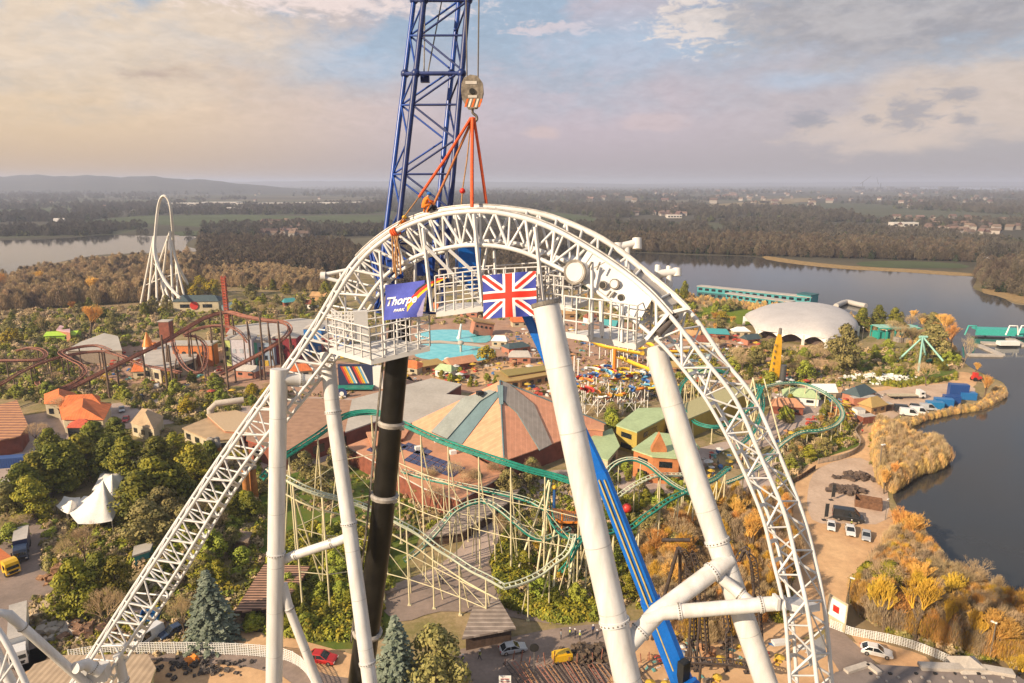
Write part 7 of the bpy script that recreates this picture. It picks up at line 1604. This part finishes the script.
# old mine style coaster under the arch: dark hoops and track stacks lower right
dk = thing('roller_coaster', 'dark brown steel coaster coiled upright behind the big tie tubes at the bottom right', 'roller coaster', G(705,640)); DM = mat('dark_track', (.10,.075,.065), .6, .2, var=.25, scale=1)
for pts in ([(682,548,22),(688,560,19),(692,600,12),(694,640,5),(700,668,2)],[(694,552,21),(700,575,17),(703,612,10),(706,650,3)],[(736,560,20),(744,548,22),(752,556,21),(756,590,14),(758,620,9),(760,650,4)],[(724,600,12),(728,630,7),(730,664,2)],[(640,672,4),(660,660,5),(690,660,5),(730,662,5),(760,668,4)]):
    p, c = track(dk, pts, DM, DM, gauge=1.1, rr_=.11, sp=.16, tie=.8); supports(dk, c, 9, DM, r=.2)
for (u, v, u2, v2, z) in ((680,548,680,620,20),(678,548,652,640,20),(662,540,690,540,22),(668,602,700,602,9)):
    a = G(u, v, z); e = G(u2, v2, 0 if v2 > v+20 else z); MB().tube(a, e, .28, .28, 6).build('support', DM, dk)
# heap of dismantled wooden-looking track at the bottom centre
dt = thing('dismantled_track', 'stack of dismantled rusty track lengths lying at the bottom centre', 'track pieces', G(580,690)); rr = random.Random(8)
for k in range(16):
    u = 505+k*8.5; a = G(u, 664+rr.uniform(-3,3)+k*.1, .9); e = G(u+26+rr.uniform(-4,4), 700, .9); d = (e-a).normalized(); s_ = d.cross(Vector((0,0,1)))*.35; b = MB()
    b.tube(a-s_, e-s_, .09, .09, 5); b.tube(a+s_, e+s_, .09, .09, 5); n = 10
    for j in range(n): q = a.lerp(e, j/n); b.tube(q-s_, q+s_, .05, .05, 4)
    b.build('track_length', (DM, RUST, MATS['broken_timber'])[k % 3], dt)
sg2 = MB()
for k in range(22): q = G(505+k*8, 664+rr.uniform(-4,2), .3); sg2.tube(q, q+Vector((rr.uniform(-.3,.3),0,rr.uniform(1,2.6))), .09, .09, 5)
sg2.build('stake', RUST, dt)
# ------------------------------------------------------------------ trees one can tell apart
KIND = {'ever':('dark evergreen tree','dark green'), 'yew':('yellow green evergreen tree','yellow green'), 'olive':('olive leaved tree','olive'), 'spruce':('blue green conifer','blue green'),
        'green':('light green bushy tree','light green'), 'yellow':('yellow blossoming tree','yellow'), 'bare':('leafless tan twigged tree','bare'), 'bareor':('leafless orange twigged tree','bare orange'), 'bareye':('leafless golden willow','golden'), 'tall':('tall pale stemmed leafless tree','tall bare')}
PH = {'ever':10.5,'yew':10.5,'olive':9.5,'spruce':13.5,'green':7.2,'yellow':6.7,'bare':9,'bareor':8,'bareye':8,'tall':13}
NT = 0
def tree(key, u, v, h, wide=1.0, label=None, group=None):
    """u, v: foot of the trunk on the ground; h metres"""
    global NT
    pr = PT[key][NT % len(PT[key])]; NT += 1; s = h/PH[key]; q = rnd.uniform(.92, 1.08)
    o = place(pr, G(u, v, 0), rnd.uniform(0, 6.28), (s*wide*q, s*wide/q, s), label or group and KIND[key][0]+' '+group, ('%ss %s' % (KIND[key][0], group)) if (group and not label) else None); return o
named = [
 ('ever',26,510,12,1.15,'dark evergreen at the left end of the clump beside the tent'),('yew',34,520,11,1.1,'yellow green evergreen left of the tent, close to the yard road'),('ever',58,492,13,1.1,'dark evergreen between the left corner of the tent and the red porch'),('ever',142,524,13,1.2,'dark evergreen close to the right corner of the tent'),('yew',158,512,14,1.2,'tallest yellow green evergreen right of the tent'),('olive',150,548,11,1.2,'olive tree in front of the evergreens right of the tent'),('ever',112,480,12,1.1,'dark evergreen just behind the tent peak on its right'),('yew',84,476,12,1.2,'yellow green evergreen just behind the tent peak on its left'),('yew',196,488,12,1.1,'yellow green evergreen left of the rising truss middle'),
 ('spruce',213,641,13.5,1.5,'blue green conifer standing beside the dark car under the rising truss'),('spruce',398,700,14.5,1.4,'blue green conifer cut by the bottom edge beside the black crane boom'),('olive',437,697,12,1.0,'broad olive leaved tree at the bottom centre right of the conifer'),
 ('bare',186,640,8.5,.75,'leafless tan tree between dark car and conifer'),('bare',108,640,9.5,.8,'leafless tan tree in front of the evergreens at the bottom left'),('bare',86,566,9,1.0,'leafless tan tree right of the blue box lorry'),('bare',72,572,7,.9,'smaller leafless tree by the timber pile'),
 ('yew',80,618,12,.95,'big yellow green evergreen in the lower left, leftmost in front of the tent'),('yew',120,608,10.5,.9,'yellow green evergreen right of the big one in the lower left'),('ever',102,596,9,1.0,'dark evergreen between the two lower left ones'),
 ('yew',38,498,12,1.15,'broad yellow green evergreen left of the tent, nearest the yard'),('ever',72,488,13,1.05,'dark evergreen left behind the tent'),('ever',98,466,13,1.05,'dark evergreen directly behind the tent peak'),('yew',130,482,13,1.1,'yellow green evergreen right of the tent'),('ever',160,486,13.5,1.1,'largest dark evergreen right of the tent'),('ever',182,506,11,1.0,'dark evergreen at the right end of the big clump'),('olive',165,528,10,1.0,'olive green tree in front of the clump right of the tent'),('olive',186,545,9,.95,'olive green tree under the rising truss left side'),('yew',150,500,9,.9,'yellow green evergreen just right of the marquee'),('ever',52,462,10,1.1,'dark evergreen below the terracotta porch'),('ever',118,446,9,1.2,'dark evergreen under the tan hipped roof'),('yew',176,462,9,1.0,'yellow green evergreen right of the tan hipped roof'),('ever',212,476,10,.9,'dark evergreen behind the log pillars'),
 ('bare',62,420,8,1.1,'leafless bush in front of the terracotta gable'),('bare',36,446,7,1.2,'leafless bush between striped barn and terracotta house'),('bare',20,540,6,1.2,'leafless bush at the left edge above the lorries'),('olive',10,520,9,1.1,'olive tree at the left edge above the lorries'),('green',14,545,5,1.3,'light green bush at the left edge above the lorries'),
 ('olive',322,500,9,1.1,'olive leaved tree seen between the two white left columns'),('olive',306,480,8,1.0,'olive leaved tree behind the left pale track'),('olive',340,470,9,.9,'olive leaved tree right behind the second white column'),
 ('yellow',487,362,7,1.3,'yellow blossoming bush at the right end of the lower pool'),('yellow',12,345,8,1.2,'bright yellow bush at the far left edge'),
 ('bareor',90,338,17,1.1,'big round orange brown leafless tree in the left middle distance'),('ever',40,334,10,1.4,'dark bare looking thicket tree left of the pale stemmed tree'),('tall',46,340,14,.9,'pale stemmed leafless tree in the left middle distance'),
 ('olive',842,372,20,.85,'big olive green tree at the right end of the domed hall'),('olive',932,360,16,1.05,'big olive green tree behind the giant swing'),('bare',926,386,9,1.3,'wide leafless tree inside the swing frame'),('tall',962,368,15,1.0,'tall pale leafless tree on the east shore'),('bareor',950,352,14,1.0,'orange leafless tree behind the tall pale one on the east shore'),('bareor',940,338,13,1.3,'round orange leafless tree in front of the lake'),('bareor',984,398,9,.9,'orange bush at the tip of the east shore'),('bareor',974,376,6,.9,'small reddish leafless tree beside the red tractor'),
 ('ever',861,331,12.5,1.0,'dark evergreen left of three by the lake'),('ever',877,330,13.5,.9,'dark evergreen middle of three by the lake'),('ever',893,331,12.5,.85,'dark evergreen right of three by the lake'),
 ('olive',758,366,9,.8,'olive tree left of the yellow drop tower'),('bare',742,372,8,1.1,'leafless tree in front of the domed hall left side'),('bare',800,374,8,1.1,'leafless tree in front of the hall arches'),('bare',816,378,8,1.1,'leafless tree right of the hall arches'),
 ('ever',684,300,13,.7,'dark cypress beside the white column head against the lake'),('ever',676,306,11,.8,'second dark cypress beside the white column head'),('olive',668,302,9,.9,'olive tree below the white column head'),
 ('yew',886,600,8,1.3,'light yellow green tree in front of the orange willows at the right'),('yew',866,590,6,1.2,'smaller yellow green tree left of the light one at the right'),('bareor',912,552,9,1.1,'orange willow leaning over the water right of the parked cars'),('bareor',902,545,8,1.0,'orange willow just above the yellow green tree'),('bare',942,600,8,1.2,'grey leafless tree leaning over the water'),('bareye',884,630,10,1.0,'golden willow in the middle of the right thicket'),('bareye',914,640,12,1.0,'brightest golden willow of the right thicket'),('bareye',872,622,8,1.0,'golden willow behind the billboard'),('bareor',884,494,7,.8,'orange willow at the foot of the reed bed'),('bareor',892,488,7,.7,'orange willow right at the reed bed water edge'),('bareye',1014,690,6,1.2,'yellow green willow at the bottom right corner'),
 ('bareor',752,560,10,1.0,'orange leafless tree behind the right tall column'),('bareor',736,530,8,1.1,'orange leafless tree behind the falling truss'),('bareor',770,600,9,1.0,'orange leafless tree right behind the tall right column foot'),
 ('bare',500,548,8,.6,'thin leafless tree on the path under the wave track'),('yellow',720,300+20,5,1.6,'yellow green bush row near the lake meadow')]
for k, u, v, h, w_, lab in named: tree(k, u, v, h, w_, lab)
NOROOT = []
def zone(n, pix, keys, hmin, hmax, where, wmin=.8, wmax=1.2, seed=1):
    rr = random.Random(seed)
    for (x, y, z) in in_pix(pix, n, seed, avoid=AV):
        k = keys[rr.randrange(len(keys))]; u, v = proj((x, y, 0)); tree(k, u, v, rr.uniform(hmin, hmax), rr.uniform(wmin, wmax), None, where)
# ground that must stay open
AV = [[tuple(G(u, v, 0)[:2]) for u, v in p] for p in (
 [(632,452),(700,440),(690,476),(640,478)],[(409,424),(500,420),(606,424),(606,450),(504,480),(346,470),(346,440)],[(250,412),(352,400),(392,418),(282,462)],[(352,402),(432,380),(470,396),(409,430),(345,440)],
 [(616,428),(638,408),(752,384),(756,396),(640,452)],[(742,318),(800,305),(868,318),(868,348),(742,346)],[(414,330),(494,332),(498,364),(414,360)],[(838,386),(976,370),(976,396),(868,436),(850,440),(840,410)],[(690,500),(890,452),(896,546),(846,600),(842,640),(760,690),(690,700)],
 [(56,400),(112,400),(112,432),(56,432)],[(-60,395),(34,400),(34,450),(-60,450)],[(36,470),(56,470),(60,600),(40,690),(-60,690),(-60,545),(20,545)],[(120,620),(340,640),(470,640),(700,606),(700,700),(0,760),(20,650)],[(70,500),(120,492),(124,524),(70,524)],
 [(640,472),(800,446),(832,402),(790,392),(790,430),(720,452)],[(226,350),(360,345),(360,392),(226,392)],[(140,340),(210,330),(214,372),(140,372)])]
zone(31, [(180,300),(300,285),(340,290),(330,318),(240,318),(190,318)], ['ever','yew','olive','olive','bare'], 6, 10, 'behind the colourful street', seed=2)
zone(6, [(176,292),(214,284),(214,298),(182,304)], ['yellow'], 7, 10, 'at the foot of the top hat coaster', seed=3)
zone(23, [(0,318),(60,310),(170,306),(190,318),(120,336),(40,346),(0,350)], ['bare','bareor','olive','ever','bare'], 6, 10, 'in the left middle distance', seed=4)
zone(21, [(0,352),(60,356),(60,400),(0,400)], ['green','olive','ever','bare'], 3, 6, 'among the rust brown tracks', seed=5)
zone(35, [(100,392),(280,372),(290,400),(240,412),(180,420),(130,404)], ['green','yew','olive','bare','ever','yellow'], 3, 6, 'right of the rust brown tracks', seed=6)
zone(29, [(196,520),(262,480),(262,560),(200,600),(170,580)], ['yew','green','olive','ever','bare'], 3.5, 7, 'behind the rising truss', seed=7)
zone(34, [(282,560),(350,520),(400,540),(380,640),(290,640)], ['green','yew','green','ever'], 2.5, 5, 'behind the two white left columns', seed=8)
zone(17, [(420,490),(540,482),(545,500),(480,500),(430,520)], ['bare','bare','green','olive'], 4, 8, 'in front of the pyramid roofed hall', seed=9)
zone(29, [(510,540),(600,560),(690,560),(640,610),(520,612)], ['green','yew','ever','bare','bareye'], 2.5, 5.5, 'under the knotted green track', seed=10)
zone(23, [(600,470),(690,478),(690,510),(610,520)], ['green','yew','ever','olive'], 2.5, 4.5, 'around the two green hills of track', seed=11)
zone(36, [(650,530),(720,500),(780,500),(800,560),(770,610),(700,640),(660,600)], ['bareor','bareor','bareye','bare','olive'], 5, 9, 'between the right column and the falling truss', seed=12)
zone(27, [(790,440),(846,412),(856,440),(806,462),(780,480)], ['green','bareor','olive','bare','yew'], 2.5, 5, 'inside the fence of the sand area', seed=13)
zone(27, [(690,306),(740,306),(752,330),(700,345),(680,330)], ['olive','bare','green','bareor'], 4, 7, 'on the meadow by the domed hall', seed=14)
zone(38, [(700,350),(840,352),(850,380),(790,388),(720,392),(700,376)], ['bare','bare','olive','ever','green'], 4, 8, 'in front of the domed hall', seed=15)
zone(38, [(848,350),(950,344),(966,368),(880,384),(848,376)], ['green','olive','bare','ever','yew'], 2.5, 5.5, 'in the garden round the giant swing', seed=16)
zone(27, [(900,318),(930,320),(960,340),(930,350),(880,340)], ['bareor','olive','bare'], 6, 10, 'behind the teal station', seed=17)
zone(17, [(792,394),(828,396),(826,420),(796,436),(784,420)], ['yew','olive','green'], 3, 5, 'in the middle of the big green curve', seed=18)
zone(40, [(862,606),(905,540),(940,590),(990,612),(1040,630),(1100,660),(1060,672),(960,654),(928,642),(880,628)], ['bareor','bare','bareor','bareye','bare'], 5.5, 9, 'in the thicket on the right shore', seed=19)
zone(20, [(500,300),(620,292),(650,316),(560,316),(490,316)], ['bare','olive','bareor'], 5, 9, 'beyond the pools', seed=20)
zone(16, [(360,385),(480,372),(560,386),(500,392),(420,380)], ['green','yew','bare'], 2.5, 4.5, 'around the grey sheds', seed=21)
zone(14, [(556,430),(630,410),(640,450),(600,440)], ['bare','green'], 3, 6, 'beside the mustard hall', seed=22)
zone(27, [(-60,300),(60,287),(160,284),(160,300),(60,306),(-60,320)], ['tall','tall','tall','bareor'], 13, 18, 'in the wood below the left lake', wmin=.8, wmax=1.1, seed=23)
zone(20, [(880,420),(905,440),(925,462),(890,484),(878,470)], ['bareor','bare'], 3, 5, 'in the reed bed', seed=24)
zone(12, [(240,640),(262,610),(262,640),(246,650)], ['green','ever'], 2.5, 3.5, 'in the bright planting beside the slatted canopy', seed=25)
for k in list(PT): [kill(o) for o in PT[k]]
# ------------------------------------------------------------------ growth nobody could count
LK = [[tuple(G(u, v, 0)[:2]) for u, v in p] for p in (lake_pts, [(-260,243),(0,240.5),(60,238.5),(150,235.5),(196,237),(186,246),(196,249),(150,253),(60,259),(0,274),(-260,300)])]
from mathutils import noise as mnoise
def cover(name, key, n, pix, a, b_, seed, av=None): scatter(name, key, in_pix(pix, n, seed, avoid=(LK if av is None else LK+av)), a, b_, seed)
OPEN = [[tuple(G(u, v, 0)[:2]) for u, v in p] for p in ([(80,221),(140,216),(300,214.5),(394,214),(392,223),(200,227),(85,226)],[(500,213),(545,211),(585,215.5),(606,221),(596,226),(500,223)],[(228,278),(260,273),(330,272),(356,276),(352,283),(240,287)],[(690,206),(760,201),(800,203),(720,209)],[(862,262),(905,261),(965,264),(962,268),(866,266)],[(-40,211),(75,208),(74,213),(-40,216)])]
def cover_gaps(name, key, n, pix, a, b_, seed, av, sc_, thr):
    pts = [p for p in in_pix(pix, n, seed, avoid=LK+av) if mnoise.noise(Vector((p[0]*sc_*1.0, p[1]*sc_*.6, seed*3.3)))+.35*mnoise.noise(Vector((p[0]*sc_*4, p[1]*sc_*2.5, 1))) > thr]
    scatter(name, key, pts, a, b_, seed)
cover_gaps('far_wood', 'farwood', 9000, [(-160,187.5),(1180,187.5),(1180,200),(-160,200)], 1.0, 2.0, 1, [], .0009, .02)
cover_gaps('far_wood', 'farwood', 19000, [(-160,198),(1180,198),(1180,222),(-160,222)], .6, 1.35, 2, OPEN, .0022, .04)
cover_gaps('far_wood', 'farwood', 14000, [(-160,220),(300,220),(1180,222),(1180,262),(980,262),(760,254),(632,252),(560,250),(300,250),(196,236),(60,236),(-160,238)], .55, 1.1, 3, OPEN, .005, -.10)
cover('wood', 'midwood', 4200, [(200,240),(340,244),(380,262),(372,272),(260,273),(200,276),(199,256)], .4, 1.05, 4, OPEN)
cover('wood', 'midwood', 5200, [(600,240),(760,240),(990,250),(975,262),(760,256),(700,254),(630,252)], .45, 1.2, 5, OPEN)
cover('wood', 'midwood', 3600, [(380,235),(630,240),(640,270),(660,292),(560,290),(380,284)], .4, 1.1, 6, OPEN)
cover('wood', 'midwood', 1500, [(980,262),(1180,268),(1180,300),(1030,298),(985,290),(974,278)], .35, .95, 7)
cover('wood', 'tanwood', 2800, [(-80,300),(0,288),(60,273),(110,266),(190,259),(200,278),(180,300),(60,308),(-80,318)], .45, 1.25, 8)
cover('wood', 'tanwood', 1200, [(190,262),(330,282),(350,290),(300,292),(210,286)], .6, 1.0, 9)
cover('thicket', 'orwood', 1500, [(856,596),(905,530),(925,560),(940,578),(990,606),(1040,628),(1120,656),(1100,676),(960,654),(928,642),(880,628),(858,616)], .35, .75, 10)
cover('thicket', 'orwood', 700, [(640,540),(720,500),(782,500),(798,560),(770,620),(700,650),(650,620)], .35, .7, 11)
cover('undergrowth_bushes', 'shrub', 375, [(40,500),(70,524),(130,524),(140,560),(60,600),(44,560)], .4, 1.0, 40, [])
cover('undergrowth_bushes', 'shrub', 260, [(874,432),(898,434),(905,450),(900,470),(884,482),(876,462)], .6, 1.5, 41, [])
cover('reed_bed', 'reed', 2300, [(876,430),(906,432),(935,446),(950,461),(940,472),(912,480),(892,494),(880,486),(874,460)], .45, 1.3, 12, [])
cover('reed_bed', 'reed', 700, [(894,430),(915,421),(948,413),(980,406),(996,390),(1008,392),(1004,402),(980,411),(930,421),(908,436)], .3, .6, 13, [])
cover('reed_bed', 'reed', 900, [(560,276),(640,286),(700,298),(800,308),(870,322),(940,338),(960,352),(948,354),(860,332),(780,314),(660,300),(560,284)], .5, .9, 14, [])
cover('undergrowth_bushes', 'shrub', 1125, [(-40,312),(180,306),(340,292),(350,320),(250,345),(150,345),(60,352),(-40,360)], .8, 1.8, 15, AV)
cover('undergrowth_bushes', 'shrub', 975, [(-40,350),(60,352),(90,380),(150,388),(240,384),(280,380),(290,402),(180,424),(120,402),(40,404),(-40,400)], .6, 1.4, 16, AV)
cover('undergrowth_bushes', 'shrub', 675, [(150,424),(200,440),(262,440),(262,610),(220,650),(160,620),(130,560),(180,500)], .6, 1.3, 17, AV)
cover('hedge_growth', 'hedge', 900, [(270,540),(350,520),(384,560),(376,650),(320,648),(270,636)], .7, 1.3, 18, AV)
cover('hedge_growth', 'hedge', 420, [(500,600),(560,606),(620,606),(600,618),(560,622),(500,604)], .6, 1.2, 19, AV)
cover('hedge_growth', 'hedge', 260, [(494,560),(508,528),(520,540),(516,600),(498,590)], .6, 1.1, 20)
cover('hedge_growth', 'hedge', 200, [(430,528),(476,498),(480,504),(440,544)], .5, .9, 21)
cover('hedge_growth', 'hedge', 260, [(608,500),(640,498),(700,498),(700,508),(640,512),(610,510)], .5, 1.0, 22)
cover('hedge_growth', 'hedge', 240, [(862,376),(900,382),(950,378),(958,372),(956,380),(900,388),(860,382)], .5, .9, 23)
cover('undergrowth_bushes', 'shrub', 825, [(400,480),(560,470),(640,500),(700,510),(690,600),(560,606),(510,590),(520,540),(480,500)], .5, 1.1, 24, AV)
cover('undergrowth_bushes', 'shrub', 975, [(690,350),(846,350),(960,350),(968,368),(880,382),(790,392),(720,396),(640,400),(560,404)], .6, 1.3, 25, AV)
cover('undergrowth_bushes', 'shrub', 450, [(780,440),(850,410),(858,440),(800,468),(776,500)], .5, 1.1, 26)
cover('undergrowth_bushes', 'shrub', 675, [(640,500),(780,490),(800,560),(780,620),(700,640),(640,610)], .4, .9, 27)
cover('undergrowth_bushes', 'shrub', 525, [(340,310),(560,296),(690,300),(740,320),(690,330),(560,318),(420,326),(350,330)], .7, 1.4, 28, AV)
cover('undergrowth_bushes', 'shrub', 375, [(852,600),(900,560),(960,620),(1080,670),(960,656),(880,630)], .5, 1.0, 29)
cover('park_clutter', 'bits', 420, [(120,350),(230,372),(400,360),(560,322),(700,332),(800,352),(840,390),(800,410),(700,390),(560,400),(400,380),(200,400),(100,380)], .5, 1.2, 51, AV)
cover('park_clutter', 'bits', 120, [(640,470),(780,440),(830,400),(846,392),(900,396),(870,420),(740,470),(690,492)], .4, .9, 52, [])
cover('park_clutter', 'bits', 50, [(640,640),(700,630),(820,650),(700,690),(650,690)], .3, .6, 54, [])
cover('low_plants', 'clutter', 1800, [(60,352),(340,346),(700,320),(860,350),(860,400),(700,400),(560,400),(400,372),(340,400),(100,400)], .6, 1.3, 30, AV)
cover('low_plants', 'clutter', 900, [(30,600),(60,590),(110,610),(230,640),(240,652),(60,660),(30,640)], .5, 1.1, 31)
cover('low_plants', 'clutter', 700, [(210,410),(300,470),(400,480),(500,480),(620,470),(620,500),(500,520),(400,540),(280,500)], .6, 1.2, 32, AV)
# far houses of the towns -----------------------------------------------------
hp = thing('house', 'x', 'house'); MB().box((0,0,3),(11,8,6)).build('wall', mat('far_house_wall', (.34,.30,.27), .9, rand=.8), hp, loc=(0,0,0))
b = MB(); b.add([(-6,-4.6,6),(6,-4.6,6),(6,4.6,6),(-6,4.6,6),(-6,0,10),(6,0,10)], [(0,1,5,4),(2,3,4,5),(1,2,5),(3,0,4),(0,3,2,1)]); b.build('roof', mat('far_house_roof', (.17,.11,.09), .9, rand=.9), hp, loc=(0,0,0))
rr = random.Random(77)
towns = [(45,(262,223),(312,237),'tiny red brick house of the village left of the arch',.8),(60,(630,206),(690,218),'tiny pale house behind the wood beyond the right lake',.95),(70,(740,191),(1020,208),'tiny house of the far town on the right',1.3),(50,(890,218),(1020,236),'tiny house among trees beyond the right shore',.9),(34,(560,190),(760,204),'tiny house on the plain in the centre right',1.8),(16,(0,192),(360,212),'tiny house at the far left beyond the lake',.9)]
for n, (u0, v0), (u1, v1), lab, s_ in towns:
    for k in range(n): place(hp, G(rr.uniform(u0,u1), rr.uniform(v0,v1), 0), rr.uniform(-.6,.6)+(1.57 if rr.random() < .3 else 0), (s_*rr.uniform(.8,1.6), s_, s_*rr.uniform(.9,1.2)), lab, lab.replace('tiny','small').replace('house','houses'))
kill(hp)
